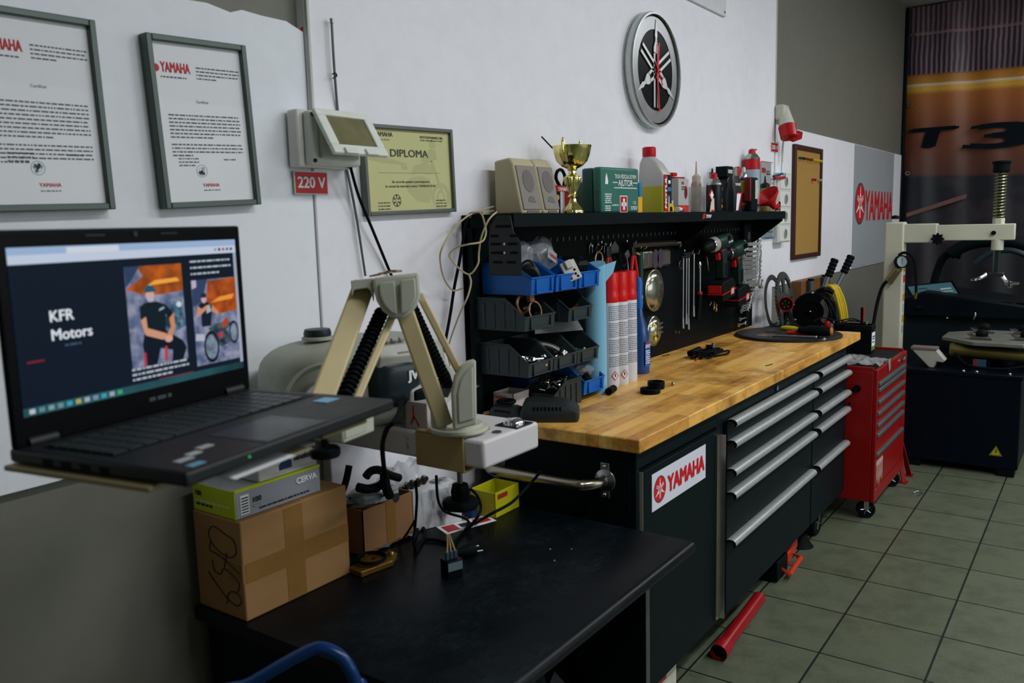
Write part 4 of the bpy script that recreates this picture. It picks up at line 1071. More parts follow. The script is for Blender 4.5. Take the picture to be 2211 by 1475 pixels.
t = thing('red_white_tag', 'white and red cardboard tag leaning against the black spray can', 'tag', (x, .715, ZS))
MB().prism([(-.022, 0), (.03, 0), (.026, .058), (.0, .066)], (x, .706, ZS), UX, UZ, (0, .002, 0)).build('tag_card', mat('BEB4AC', .6, 0, 1.3), t)
MB().prism([(-.008, 0), (.03, 0), (.03, .008), (-.008, .008)], (x, .7055, ZS), UX, UZ, (0, -.001, 0)).build('red_edge', M_red, t)
MB().obox((x - .014, .704, ZS + .072), (.014, 0, .014), (0, .002, 0), (-.013, 0, .013)).build('warning_diamond', M_red, t)
MB().obox((x - .014, .7015, ZS + .072), (.010, 0, .010), (0, .001, 0), (-.0095, 0, .0095)).build('warning_field', M_textw, t)
tag(MB().box(sx(1538, .85), sx(1538, .85) + .006, .85, .856, ZS, ZS + .21).build('black_marker', M_rubber), 'slim black marker standing behind the black spray can', 'marker')
# tall black lubricant bottle behind the can
x = sx(1564, .835)
t = thing('lubricant_bottle', 'tall black bottle with pale label and square cap behind the black spray can', 'bottle', (x, .835, ZS))
loft_rect(MB(), [(x, .835, .040, .030, ZS, .012), (x + .006, .835, .038, .030, ZS + .12, .012), (x + .012, .835, .04, .03, ZS + .165, .012), (x + .014, .835, .036, .026, ZS + .172, .01)]).build('bottle_body', mat('161C20', .35, 0, 1.2), t, smooth=50)
MB().prism([(-.01, .0), (.012, 0), (.035, .15), (.018, .155)], (x, .8035, ZS + .008), UX, UZ, (0, -.001, 0)).build('pale_label', mat('7C8C98', .4, 0, 1.3), t)
loft_rect(MB(), [(x - .005, .835, .042, .03, ZS + .172, .006), (x - .005, .835, .042, .03, ZS + .222, .006)]).build('square_cap', M_black, t, smooth=50)
MB().box(x - .036, x + .02, .803, .806, ZS + .188, ZS + .206).build('cap_label', mat('A9A9A0', .5), t)
# black tube with red and white print
x = sx(1584, .76)
t = thing('grease_tube', 'black tube with red and white print standing on its flat cap', 'tube', (x, .76, ZS))
loft_rect(MB(), [(x, .76, .05, .028, ZS, .02), (x, .76, .052, .026, ZS + .09, .02), (x + .004, .76, .05, .014, ZS + .15, .008), (x + .008, .76, .046, .006, ZS + .172, .004)]).build('tube_body', mat('14181B', .35), t, smooth=60)
MB().prism([(-.045, .006), (-.02, .006), (.02, .09), (-.035, .09)], (x, .7315, ZS), UX, UZ, (0, -.001, 0)).build('white_flash', M_textw, t)
MB().prism([(-.02, .006), (-.008, .006), (.034, .092), (-.036, .092), (-.036, .086), (.018, .086)], (x, .7305, ZS), UX, UZ, (0, -.001, 0)).build('red_flash', M_red, t)
b = MB(); txt_into(b, 'YAMALUBE', (x, .7405, ZS + .125), UX, UZ, .012, 'C', .04, fit=.07, depth=.001); b.build('label_lettering', M_textw, t)
t = thing('red_cap_tool', 'red rounded tool head showing above the black tube', 'tool', (sx(1592, .855), .855, ZS))
xx = sx(1588, .855)
MB().prism([(0, 0), (.05, 0), (.05, .04), (.036, .075), (.02, .08), (0, .07)], (xx, .84, ZS + .155), UX, UZ, (0, .03, 0)).build('red_head', mat('A3141C', .35, 0, 1.3), t, bev=.008)
MB().prism([(-.035, 0), (0, 0), (0, .07), (-.02, .075), (-.035, .05)], (xx, .845, ZS + .155), UX, UZ, (0, .02, 0)).build('grey_head', mat('7C807C', .4), t, bev=.005)
MB().box(xx - .02, xx + .035, .845, .865, ZS, ZS + .16).build('tool_stem', M_black, t, bev=.004)
# slim blue and yellow can, tall red and white can
t, x = shelf_can(1605, .775, .020, .165, '1B3474', 'B8BCC0', 'slim blue and yellow spray can behind the black work light', bands=((.55, .93, 'C9B81E'), (.20, .27, 'C9B81E'), (.28, .5, 'B01C24'), (.1, .19, 'A02030')))
t, x = shelf_can(1622, .85, .042, .278, 'AEB6BC', 'A81820', 'tallest spray can on the shelf, red and white with a red nozzle', bands=((.80, 1.0, 'A5141C'), (.45, .79, '8FA2AE')))
MB().tube([(x, .85, ZS + .328), (x + .04, .84, ZS + .331)], .004, 6).build('spray_spout', M_red, t)
# work light
x = sx(1623, .735)
t = thing('work_light', 'black and red rechargeable work light standing upright on the shelf', 'work light', (x, .735, ZS))
MB().box(x - .048, x + .048, .72, .75, ZS, ZS + .168).build('lamp_body', M_black, t, bev=.008)
MB().box(x - .056, x - .046, .722, .755, ZS + .05, ZS + .168).build('red_back', mat('6E1016', .4), t, bev=.006)
ln = MB().box(x + .004, x + .038, .7185, .7205, ZS + .062, ZS + .155).build('led_lens', mat('B7B3BC', .3, 0, 1.3), t, bev=.001)
MB().box(x + .0045, x + .012, .7178, .7186, ZS + .066, ZS + .13).build('yellow_led_strip', mat('C2C23A', .4, 0, 1.3), ln)
# grey leaflet box, funnel
x = sx(1640, .868)
t = thing('parts_box', 'grey cardboard parts box with red lettering at the right end of the shelf', 'box', (x + .1, .875, ZS))
MB().box(x, x + .17, .862, .888, ZS, ZS + .275).build('carton', mat('8F9594', .6, 0, 1.2), t, bev=.002)
MB().box(x - .001, x + .19, .86, .866, ZS + .276, ZS + .279).build('red_lid_edge', M_red, t)
b = MB(); txt_into(b, 'YAMAHA', (x + .006, .8615, ZS + .215), UX, UZ, .03, 'L', .03, fit=.07, depth=.0006); b.build('box_lettering', M_inkred, t)
lines_into(MB(), (x + .09, .8615, ZS + .22), UX, UZ, .06, 2, .014, .01, 2).build('small_print', M_ink, t)
x = sx(1656, .765)
t = thing('funnel', 'red plastic funnel lying at the right end of the shelf', 'funnel', (x, .765, ZS))
ax = V3((-.45, .25, .55)).normalized()
c = V3((x + .03, .755, ZS + .05))
MB().lathe([(.012, -.045), (.016, -.03), (.022, -.01), (.066, .035), (.07, .05), (.067, .05), (.06, .035), (.016, -.01), (.01, -.03)], c, 36, ax, cap=False).build('funnel_cone', mat('B01A1C', .35, 0, 1.35), t, smooth=60)
MB().torus(c - ax * .02 + V3((.03, -.02, -.012)), UX, UZ, .014, .006, 16, 8).build('hanging_ring', mat('B01A1C', .35, 0, 1.35), t)
tag(MB().tube([(x + .08, .745, ZS + .004), (x + .13, .74, ZS + .05), (x + .15, .745, ZS + .004)], .004, 8).build('black_strap', M_rubber), 'small black cable loop beside the red funnel at the shelf end', 'cable')

# ------------------------------------------------------------------ storage bins on the panel
def make_bin(w, d, h, hf, m, name, label, x, y, z, grp, ribs=0, rz=0.0):
    """x: left edge, y: back edge; the bin reaches towards -Y"""
    t = thing(name, label, 'storage bin', (x, y, z), rz, grp)
    th = .0025
    side = [(0, 0), (-d, 0), (-d - .004, hf), (-d * .62, h), (0, h)]
    b = MB(t)
    b.prism(side, (0, 0, 0), UY, UZ, (th, 0, 0)).prism(side, (w - th, 0, 0), UY, UZ, (th, 0, 0))
    b.box(th, w - th, -d, 0, 0, th).box(th, w - th, -th, 0, th, h)
    b.prism([(-d, th), (-d - .004, hf), (-d - .004 + th, hf), (-d + th, th)], (th, 0, 0), UY, UZ, (w - 2 * th, 0, 0))
    b.build('bin_shell', m, t, bev=.0008)
    r = MB(t)
    r.tube([(0, 0, h), (0, -d * .62, h), (0, -d - .004, hf), (w, -d - .004, hf), (w, -d * .62, h), (w, 0, h)], .0035, 6, False)
    r.build('bin_rim', m, t)
    r = MB(t)
    r.box(w * .16, w * .18, -d - .008, -d, .006, hf - .004).box(w * .82, w * .84, -d - .008, -d, .006, hf - .004).box(w * .16, w * .84, -d - .008, -d, .004, .008)
    r.build('label_holder', m, t)
    for k in range(ribs):
        yy = -d * (.15 + .72 * k / max(ribs - 1, 1) * .85)
        MB(t).box(w - .001, w + .003, yy - .011, yy, .006, h - .014 if k < ribs - 1 else h * .75).build('side_rib', m, t)
        MB(t).box(-.003, .001, yy - .011, yy, .006, h - .014 if k < ribs - 1 else h * .75).build('side_rib', m, t)
    return t
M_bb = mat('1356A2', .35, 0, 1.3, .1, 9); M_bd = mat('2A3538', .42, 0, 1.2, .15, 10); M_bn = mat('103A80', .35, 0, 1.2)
g1 = 'blue bins in the top row of the tool panel'
TOP = [(-2.812, .128), (-2.672, .132), (-2.528, .132)]
for (x, wd), lb in zip(TOP, ('left blue bin in the top row, under the slotted plate', 'middle blue bin in the top row, filled with plastic bags', 'right blue bin in the top row, beside the blue roll')):
    make_bin(wd, .185, .095, .052, M_bb, 'storage_bin', lb, x, .868, 1.287, g1)
g2 = 'dark grey bins on the tool panel'
make_bin(.168, .185, .098, .042, M_bd, 'storage_bin', 'dark grey bin holding a metal pipe clamp in the second row', -2.852, .868, 1.180, g2, 4)
make_bin(.150, .185, .098, .042, M_bd, 'storage_bin', 'dark grey bin holding brass fittings in the second row', -2.60, .868, 1.182, g2, 3)
for x, lb in ((-2.838, 'left dark grey bin of loose bolts in the third row'), (-2.692, 'middle dark grey bin of metal clips in the third row'), (-2.548, 'right dark grey bin with a clear bag in the third row')):
    make_bin(.14, .185, .098, .042, M_bd, 'storage_bin', lb, x, .868, 1.036, g2, 4)
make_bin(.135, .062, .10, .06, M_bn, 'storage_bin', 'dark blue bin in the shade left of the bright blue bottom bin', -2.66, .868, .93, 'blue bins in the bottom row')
make_bin(.135, .19, .10, .045, M_bb, 'storage_bin', 'bright blue bin with a clear bag at the bottom, beside the blue roll', -2.515, .868, .925, 'blue bins in the bottom row')

# bin contents
_mk = NT('milky_plastic_film'); _mk.base(lin('A9AEB2', 1.2)); _mk.set(.16); _mk.b.inputs['Alpha'].default_value = .34; M_milky = _mk.m
def bag(c, rx, ry, rz, lab, seed, name='plastic_bag', m=None):
    rgb = random.Random(seed); b = MB(); n, k = 16, 9; R = []
    for i in range(k):
        ph = -PI / 2 + PI * (i + .5) / k
        R.append([V3((c[0] + rx * math.cos(ph) ** .7 * math.cos(t) * (1 + rgb.uniform(-.22, .22)), c[1] + ry * math.cos(ph) ** .7 * math.sin(t) * (1 + rgb.uniform(-.2, .2)), c[2] + rz * math.sin(ph) + rgb.uniform(-.06, .06) * rz)) for t in [2 * PI * j / n for j in range(n)]])
    b.rings(R)
    return tag(b.build(name, m or M_milky, smooth=20), lab, 'plastic bag')
# rubber boot in the left blue bin
t = thing('rubber_boot', 'black ribbed rubber boot lying in the left blue bin', 'rubber part', (-2.75, .74, 1.295))
b = MB(); b.lathe([(.034, 0), (.036, .008), (.030, .014), (.035, .022), (.029, .03), (.034, .038), (.03, .05), (.028, .07), (.02, .075)], (-2.775, .715, 1.335), 24, (.75, .45, .25)); b.build('boot', mat('1A1D1E', .5, 0, 1.3), t)
MB().torus((-2.752, .735, 1.362), (.3, -.6, .6), (0, .5, .8), .026, .004, 20, 6).build('boot_clip', mat('4A3A2C', .4, .6), t)
# bags and white part in the middle blue bin
bag((-2.62, .79, 1.39), .075, .06, .055, 'clear plastic bag sticking out of the middle blue bin', 3)
bag((-2.70, .80, 1.40), .05, .04, .05, 'clear plastic bag bulging above the left blue bin', 5)
bag((-2.54, .82, 1.40), .045, .035, .06, 'clear plastic bag twisted upright between the middle and right blue bins', 8)
t = thing('white_connector_part', 'white plastic bracket part lying in front of the middle blue bin', 'part', (-2.60, .70, 1.31))
c = PY(1232, 585, .69); w_ = V3((-.70, -.62, .35)).normalized(); u = V3((.25, -.2, -.9)); u = (u - w_ * u.dot(w_)).normalized(); v = w_.cross(u)
MB().obox(c, u * .034, v * .026, w_ * .006).build('bracket_plate', mat('B5B2AE', .4, 0, 1.35), t, bev=.003)
MB().obox(c - u * .02 + w_ * .006, u * .014, v * .012, w_ * .012).build('bracket_boss', mat('B5B2AE', .4, 0, 1.35), t, bev=.003)
for du, dv in ((.016, .010), (.026, -.010), (.002, .012), (.026, .014)):
    for s_ in (-1, 1): MB().cyl(c + u * du + v * dv + w_ * .006 * s_, c + u * du + v * dv + w_ * .0068 * s_, .0042, n=12).build('bracket_hole', M_rubber, t)
q = PY(1192, 552, .72)
m_ = thing('parts_bag_label', 'folded clear bag header with red YAMAHA print in the middle blue bin', 'bag header', q)
b = MB(); b.obox(q, V3((.8, .1, -.3)).normalized() * .034, V3((.3, .1, .9)).normalized() * .016, (0, .0012, 0)); b.build('header_film', mat('8E9296', .25, 0, 1.2), m_)
b = MB(); txt_into(b, 'YAMAHA', q + V3((-.022, -.004, .002)), V3((.8, .1, -.3)), V3((.3, .1, .9)), .010, 'L', .04, depth=.001); b.build('header_lettering', M_inkred, m_)
# black foam in the right blue bin
bag((-2.46, .755, 1.345), .05, .06, .045, 'crumpled black plastic bag in the right blue bin', 12, 'black_bag', mat('0C0F11', .25, 0, 1.2))
# pipe clamp
t = thing('pipe_clamp', 'round rusty steel pipe clamp in the dark grey bin of the second row', 'pipe clamp', (-2.74, .72, 1.2))
c = PY(1150, 672, .702); ax = V3((-.1, -.95, .2)).normalized(); A, B = frame(ax)
MB().lathe([(.026, -.012), (.031, -.012), (.031, .012), (.026, .012), (.026, -.012)], c, 32, ax, cap=False).build('clamp_band', mat('8A7A66', .3, 1, 1.3, .3, 20), t)
MB().obox(c + B * .0 + V3((-.01, 0, .04)), A * .012, B * .014, ax * .008).build('clamp_lug', mat('6A4A34', .4, .8, 1.2), t, bev=.003)
MB().torus(c + V3((-.022, .02, .02)), A, B, .028, .006, 24, 8).build('band_ring', mat('6E5038', .4, .8, 1.2), t)
# brass fittings
for i, (x, y, z, m_, dx) in enumerate(((-2.515, .72, 1.213, 'A8843A', (.3, -.5, .6)), (-2.49, .70, 1.208, '9C9E9A', (.8, .2, .3)), (-2.54, .705, 1.206, 'A59A80', (.6, -.5, .2)))):
    b = MB(); d_ = V3(dx).normalized(); b.lathe([(.009, -.02), (.009, 0), (.012, 0), (.012, .012), (.006, .014), (.006, .03), (.001, .03)], (x, y, z), 12, d_)
    tag(b.build('pipe_fitting', mat(m_, .25, 1, 1.35)), ('brass hose fitting upright', 'steel hose fitting at the right', 'pale brass hose fitting at the left')[i] + ' in the second row bin', 'fitting', 'fittings in the second row bin')
# bolts
def make_bolt(L, r, m):
    t = thing('bolt', 'bolt', 'bolt', (0, 0, 0))
    MB(t).cyl((0, 0, 0), (0, 0, r * 1.3), r * 1.9, n=6).build('bolt_head', m, t)
    MB(t).cyl((0, 0, r * 1.3), (0, 0, L), r, n=10).build('bolt_shank', m, t)
    return t
proto = make_bolt(.034, .0042, M_chrome); used = [False]
def place_bolts(n, x0, x1, y0, y1, z0, z1, lab, grp, seed, s=1.0):
    rgb = random.Random(seed)
    for i in range(n):
        loc = (rgb.uniform(x0, x1), rgb.uniform(y0, y1), rgb.uniform(z0, z1)); rot = (rgb.uniform(.9, 2.2), rgb.uniform(-.5, .5), rgb.uniform(0, 6.28))
        if not used[0]:
            used[0] = True; o = proto; o.location = loc; o.rotation_euler = rot; o['label'] = lab; o['group'] = grp
        else: dup(proto, loc, rot=rot, label=lab, scale=s * rgb.uniform(.8, 1.2), group=grp)
place_bolts(16, -2.82, -2.712, .70, .75, 1.062, 1.092, 'loose steel bolt in the left third row bin', 'bolts in the left third row bin', 1)
place_bolts(10, -2.675, -2.57, .70, .75, 1.062, 1.085, 'loose steel bolt in the middle third row bin', 'bolts in the middle third row bin', 2)
place_bolts(7, -2.53, -2.43, .70, .745, 1.058, 1.075, 'loose steel bolt in the right third row bin', 'bolts in the right third row bin', 3)
t = thing('shift_linkage', 'cast steel linkage piece on top of the middle third row bin', 'part', (-2.62, .72, 1.06))
b = MB(); b.tube([(-2.665, .80, 1.118), (-2.64, .765, 1.112), (-2.615, .735, 1.10), (-2.60, .705, 1.078)], .010, 10); b.build('linkage_arm', mat('8E8F88', .3, 1, 1.3), t)
for p_ in ((-2.665, .80, 1.118), (-2.60, .705, 1.078)): MB().lathe([(.009, -.008), (.019, -.008), (.019, .008), (.009, .008), (.009, -.008)], p_, 16, (.6, -.2, .75), cap=False).build('linkage_eye', mat('A9AAA4', .25, 1, 1.3), t)
t = thing('grip_bag', 'flat clear zip bag lying across the right third row bin', 'plastic bag', (-2.5, .75, 1.12))
b = MB(); b.prism([(0, 0), (.19, .02), (.175, .10), (.02, .09)], (-2.62, .80, 1.14), V3((.85, -.5, -.08)).normalized(), V3((.35, .45, .5)).normalized(), (0, 0, .001)); b.build('bag_film', M_milky, t)
bag((-2.44, .74, .998), .05, .05, .022, 'clear bag of small parts in the bright blue bottom bin', 21)
t = thing('black_rubber_grommet', 'black rubber grommet in the bright blue bottom bin', 'rubber part', (-2.45, .7, .95))
MB().lathe([(.012, -.02), (.026, -.02), (.026, -.006), (.021, -.004), (.021, .006), (.026, .008), (.022, .02), (.012, .02)], (-2.455, .705, .965), 20, (.4, -.7, .5)).build('grommet', M_rubber, t)
tag(MB().cyl((-2.395, .650, ZB + .014), (-2.335, .662, ZB + .014), .013, n=16).build('black_tube_end', M_rubber), 'short black rubber tube lying on the worktop in front of the bottom bins', 'rubber tube')

# bench top by the bins: black bin of screws, box, two chargers
make_bin(.122, .165, .085, .05, mat('222A2C', .45, 0, 1.2), 'storage_bin', 'black bin of screws standing on the worktop behind the chargers', -2.53, .800, ZB + .001, 'bin on the worktop', 4, -PI / 2)
place_bolts(26, -2.675, -2.56, .695, .785, ZB + .055, ZB + .088, 'small steel screw in the black bin on the worktop', 'screws in the black bin', 5, .7)
a = PZ(1062, 862, ZB)
t = thing('spare_part_box', 'white and red YAMAHA carton open at the top behind the smaller charger', 'box', (-2.79, .77, ZB))
yc_, yb_ = PX(1108, 845, -2.795).y, PX(1064, 835, -2.795).y
x0, x1, y0, y1, h = -2.795, -2.706, max(yc_, .73), min(yb_, .86), .066
b = MB(); b.box(x0, x1, y0, y0 + .002, ZB, ZB + h).box(x0, x1, y1 - .002, y1, ZB, ZB + h).box(x0, x0 + .002, y0, y1, ZB, ZB + h).box(x1 - .002, x1, y0, y1, ZB, ZB + h).box(x0, x1, y0, y1, ZB, ZB + .002)
b.M = None; b.build('carton', mat('B3ADAB', .6, 0, 1.3), t)
MB().box(x1 - .001, x1 + .0015, y0 - .001, y1, ZB + h - .012, ZB + h).build('red_edge', M_red, t)
b = MB(); txt_into(b, 'YAMAHA', (x0 - .0008, y1 - .006, ZB + h - .020), (0, -1, 0), UZ, .012, 'L', .03, fit=min(.07, (y1 - y0) * .6), depth=.0005); b.build('box_lettering', M_inkred, t)
b = MB(); lines_into(b, (x0 - .0008, y1 - .006, ZB + h - .032), (0, -1, 0), UZ, (y1 - y0) * .6, 2, .008, .004, 3); b.build('small_print', M_ink, t)
def charger(x, y, rz, s, lab):
    t = thing('battery_charger', lab, 'charger', (x, y, ZB), rz, 'black battery chargers on the worktop')
    b = MB(t)
    loft_rect(b, [(0, 0, .092 * s, .058 * s, 0, .014), (0, 0, .096 * s, .060 * s, .012 * s, .014), (0, 0, .094 * s, .058 * s, .034 * s, .014), (-.012 * s, 0, .072 * s, .045 * s, .058 * s, .012), (-.02 * s, 0, .058 * s, .04 * s, .064 * s, .012)])
    b.build('charger_body', mat('1E2527', .42, 0, 1.2), t, smooth=40, bev=.002)
    for k in range(8): MB(t).box((-.05 + k * .012) * s, (-.046 + k * .012) * s, -.0565 * s, -.05 * s, .03 * s, .05 * s).build('vent_rib', M_blackg, t)
    MB(t).obox((.06 * s, .0, .052 * s), (.010 * s, 0, -.004), (0, .008 * s, 0), (0, 0, .001)).build('charger_label', mat('A9A49C', .5), t)
    return t
charger(-2.785, .640, -1.05, .95, 'larger black battery charger at the left front corner of the worktop')
t = charger(-2.842, .755, -1.5, .62, 'smaller black battery charger between the beige arm and the larger charger')
MB(t).torus((-.01, 0, .052), UX, UY, .026, .006, 20, 8).build('charging_port', M_rubber, t)

# ------------------------------------------------------------------ tall things on the worktop beside the bins
p = PZ(1287, 846, ZB)
t = thing('blue_paper_roll', 'tall rolled sheet of pale blue paper standing beside the bins', 'paper roll', (p.x, p.y, ZB))
rp = NT('pale_blue_paper'); rp.base(rp.mix(rp.noise(14, 4, stretch=(1, 1, .1)), lin('5E98B6', 1.25), lin('77B0CC', 1.3))); rp.set(.7)
b = MB(); n = 40; R = []
for z_, k_ in ((0, 1), (.25, .99), (.452, .96)):
    R.append([V3((p.x + .04 * k_ * math.cos(2 * PI * i / n), p.y + .04 * k_ * math.sin(2 * PI * i / n), ZB + z_ + (.012 * math.cos(2 * PI * i / n) if z_ > .4 else 0))) for i in range(n)])
b.rings(R); b.build('rolled_sheet', rp.m, t)
MB().prism([(0, 0), (.05, .01), (.035, -.03), (.0, -.06)], (p.x + .02, p.y - .034, ZB + .452), V3((.9, -.3, 0)).normalized(), UZ, (0, .001, 0)).build('loose_corner', rp.m, t)
def tall_can(px, py, lab):
    p = PZ(px, py, ZB); r = .0335; h0 = .305
    t = thing('aerosol_can', lab, 'spray can', (p.x, p.y, ZB), 0, 'three tall red capped aerosol cans')
    MB(t).lathe([(r * .93, 0), (r, .008), (r, h0), (r * .93, h0 + .006)], (0, 0, 0), 32).build('can_body', mat('BFC2CA', .3, 0, 1.3, .03), t)
    MB(t).lathe([(r * .95, h0 + .003), (r * .99, h0 + .006), (r * .99, h0 + .033), (r * .93, h0 + .04), (r * .95, h0 + .05), (r * .95, h0 + .105), (r * .90, h0 + .112), (.001, h0 + .112)], (0, 0, 0), 32).build('cap', mat('B81A18', .25, 0, 1.4), t)
    pr = MB(t); rgb = random.Random(int(px))
    for row in range(34):
        z = h0 - .012 - row * .0068
        if z < .075 or row % 9 == 8: continue
        a = -2.75
        while a < -.55:
            w_ = rgb.uniform(.06, .22)
            q = [(a, z), (min(a + w_, -.5), z), (min(a + w_, -.5), z + .0034), (a, z + .0034)]
            pr._push([(math.cos(u_) * r * 1.008, math.sin(u_) * r * 1.008, v_) for u_, v_ in q], [(0, 1, 2, 3)]); a += w_ + .05
            if -1.66 < a < -1.56: a += .08
    pr.build('small_print', mat('5E636C', .6), t, kind='stuff')
    n = V3((math.cos(-2.1), math.sin(-2.1), 0)); u = V3((-n.y, n.x, 0))
    if px < 1350:
        O = n * (r + .0008) + V3((0, 0, .042))
        MB(t).prism([(0, -.018), (.014, 0), (0, .018), (-.014, 0)], O, u, UZ, n * .0006).build('hazard_diamond', mat('B0303A', .5), t)
        MB(t).prism([(0, -.014), (.0105, 0), (0, .014), (-.0105, 0)], O + n * .0007, u, UZ, n * .0006).build('diamond_field', M_textw, t)
        MB(t).box(-.001, .001, -.0001, .0001, 0, .001)
        MB(t).prism([(-.002, -.004), (.002, -.004), (.0025, .008), (-.0025, .008)], O + n * .0014, u, UZ, n * .0005).build('hazard_mark', M_ink, t)
tall_can(1318, 833, 'nearest of three tall white aerosol cans with red caps, touching the blue roll')
tall_can(1338, 829, 'middle of three tall white aerosol cans with red caps')
tall_can(1357, 822, 'furthest of three tall white aerosol cans with red caps, next to the blue spray bottle')
p = PZ(1379, 805, ZB)
t = thing('trigger_bottle', 'blue plastic cleaner bottle with a white label behind the tall cans', 'bottle', (p.x, p.y, ZB))
bm = NT('clear_blue_bottle'); bm.base(lin('12407E', 1.5)); bm.set(.2); bm.b.inputs['Transmission Weight'].default_value = .3
MB().lathe([(.040, 0), (.043, .008), (.043, .03), (.040, .05), (.041, .15), (.034, .19), (.02, .23), (.016, .26)], (p.x, p.y, ZB), 28, ell=1.0).build('bottle_body', bm.m, t)
MB().lathe([(.018, .258), (.019, .29), (.016, .31), (.017, .36), (.012, .38)], (p.x, p.y, ZB), 20).build('trigger_head', mat('1B59A8', .35, 0, 1.3), t)
n = V3((-.42, -.907, 0)); n2 = V3((-.15, -.99, 0)).normalized(); u = V3((-n2.y, n2.x, 0)); O = V3((p.x, p.y, ZB)) + n2 * .0425
MB().prism([(-.016, .03), (.018, .03), (.018, .13), (-.016, .13)], O, u, UZ, n2 * .001).build('bottle_label', mat('2456A0', .4), t)
b = MB(); txt_into(b, 'SANO', O + n2 * .0015 + UZ * .105, u, UZ, .014, 'C', .04, fit=.032, depth=.0006); b.build('label_lettering', M_textw, t)
MB().prism([(-.014, .12), (.0, .12), (.0, .13), (-.014, .13)], O + n2 * .001, u, UZ, n2 * .001).build('label_flag', M_red, t)
b = MB(); lines_into(b, O + n2 * .0015 + V3((0, 0, .09)) - u * .013, u, UZ, .028, 7, .008, .004, 6); b.build('small_print', M_textw, t)

# ------------------------------------------------------------------ tools on the perforated panel
YP = .878
def hook(x, z, lab=None):
    t = thing('panel_hook', lab or 'chrome hook in the perforated panel', 'hook', (x, YP, z), 0, 'hooks in the perforated panel')
    MB().tube([(x, YP, z + .012), (x, YP - .004, z), (x, YP - .035, z - .006), (x, YP - .042, z + .01)], .0028, 6).build('hook_wire', M_chrome, t)
    return t
def pp(px, py, Y=YP): return PY(px, py, Y)
for i, (px, py) in enumerate(((1272, 535), (1288, 535), (1304, 534))):
    q = pp(px, py)
    o = MB(); o.prism([(-.014, -.022), (-.014, .006), (0, .02), (.014, .006), (.014, -.022), (.008, -.022), (.008, .002), (0, .010), (-.008, .002), (-.008, -.022)], (q.x, YP, q.z), UX, UZ, (0, -.008, 0))
    tag(o.build('house_hook', M_chrome), 'small house shaped chrome hook plate above the blue roll', 'hook', 'house shaped hook plates above the blue roll')
q = pp(1325, 534); o = MB(); o.prism([(-.032, -.024), (-.032, .002), (0, .026), (.032, .002), (.032, -.024)], (q.x, YP, q.z), UX, UZ, (0, -.006, 0))
tag(o.build('hook_plate', mat('6E767A', .35, .8)), 'wide grey house shaped hook plate above the tall cans', 'hook')
# breaker bar lying on hooks
a = pp(1362, 529, .845); b_ = pp(1457, 524, .845)
t = thing('breaker_bar', 'long grey steel bar lying across hooks above the rectangular lamp', 'steel bar', ((a.x + b_.x) / 2, .845, a.z))
MB().cyl(a, b_, .0125, n=16).build('bar', mat('6C6865', .32, .9, 1.2), t)
MB().cyl(b_ + V3((-.01, 0, 0)), b_ + V3((.035, 0, 0)), .016, n=16).build('bar_head', M_chrome, t)
for px in (1366, 1377): q = pp(px, 533); hook(q.x, q.z, 'chrome hook carrying the left end of the long grey steel bar')
q = pp(1452, 530); hook(q.x, q.z, 'chrome hook carrying the right end of the long grey steel bar')
# pliers and small tools partly behind the cans
def pliers(px, py, h, lab, jaw='3A3C3E'):
    q = pp(px, py, .85)
    t = thing('pliers', lab, 'pliers', q, 0)
    MB().tube([q, q + V3((-.012, 0, -.05)), q + V3((-.02, 0, -.11)), q + V3((-.012, 0, -.16))], .008, 8).build('plier_grip', mat(h, .4, 0, 1.3), t)
    MB().tube([q + V3((.006, -.004, 0)), q + V3((.022, -.004, -.05)), q + V3((.034, -.004, -.11)), q + V3((.028, -.004, -.16))], .008, 8).build('plier_grip', mat(h, .4, 0, 1.3), t)
    MB().obox(q + V3((.004, 0, .022)), (.016, 0, 0), (0, .006, 0), (0, 0, .024)).build('plier_jaw', mat(jaw, .35, .8), t, bev=.006)
    hook(q.x + .004, q.z + .05, 'chrome hook holding the ' + lab.split(' hanging')[0])
pliers(1312, 556, '8A1A1E', 'dark red handled pliers hanging left above the tall cans')
pliers(1366, 552, 'A8161E', 'bright red handled pliers hanging right of the tall cans')
q = pp(1293, 553, .85)
t = thing('ring_spring', 'pale wire ring hanging on a hook above the blue roll', 'ring', q)
MB().torus(q + V3((0, 0, -.012)), UX, UZ, .028, .0035, 24, 6).build('wire_ring', mat('A79A78', .4, .5), t)
hook(q.x, q.z + .03, 'chrome hook holding the pale wire ring')
q = pp(1345, 548, .85)
t = thing('wire_puller', 'dark wire tool hanging above the middle tall can', 'tool', q)
MB().torus(q + V3((0, 0, -.02)), UX, UZ, .03, .004, 20, 6).build('wire_loop', M_rubber, t)
MB().tube([q + V3((.01, -.005, 0)), q + V3((.03, -.005, -.04)), q + V3((.036, -.005, -.13))], .003, 6).build('wire_leg', M_steel, t)
MB().obox(q + V3((.012, -.01, -.005)), (.014, 0, .01), (0, .006, 0), (-.008, 0, .012)).build('clip_body', mat('4A4C50', .4, .5), t, bev=.003)
q = pp(1381, 560, .852)
t = thing('air_grinder', 'slim dark green air tool hanging beside the rectangular lamp', 'air tool', q)
MB().cyl(q + V3((0, 0, .03)), q + V3((.006, 0, -.15)), .015, .012, 16).build('tool_body', mat('12382F', .4, 0, 1.2), t, bev=.002)
MB().cyl(q + V3((.006, 0, -.15)), q + V3((.008, 0, -.185)), .010, n=14).build('white_collar', M_whitep, t)
MB().cyl(q + V3((.008, 0, -.185)), q + V3((.010, 0, -.225)), .006, .004, 12).build('air_nipple', mat('9A8468', .3, .9), t)
MB().cyl(q + V3((-.045, -.006, .028)), q + V3((.0, -.004, .018)), .005, n=10).build('brass_pin', mat('B09A78', .4, .6), t)

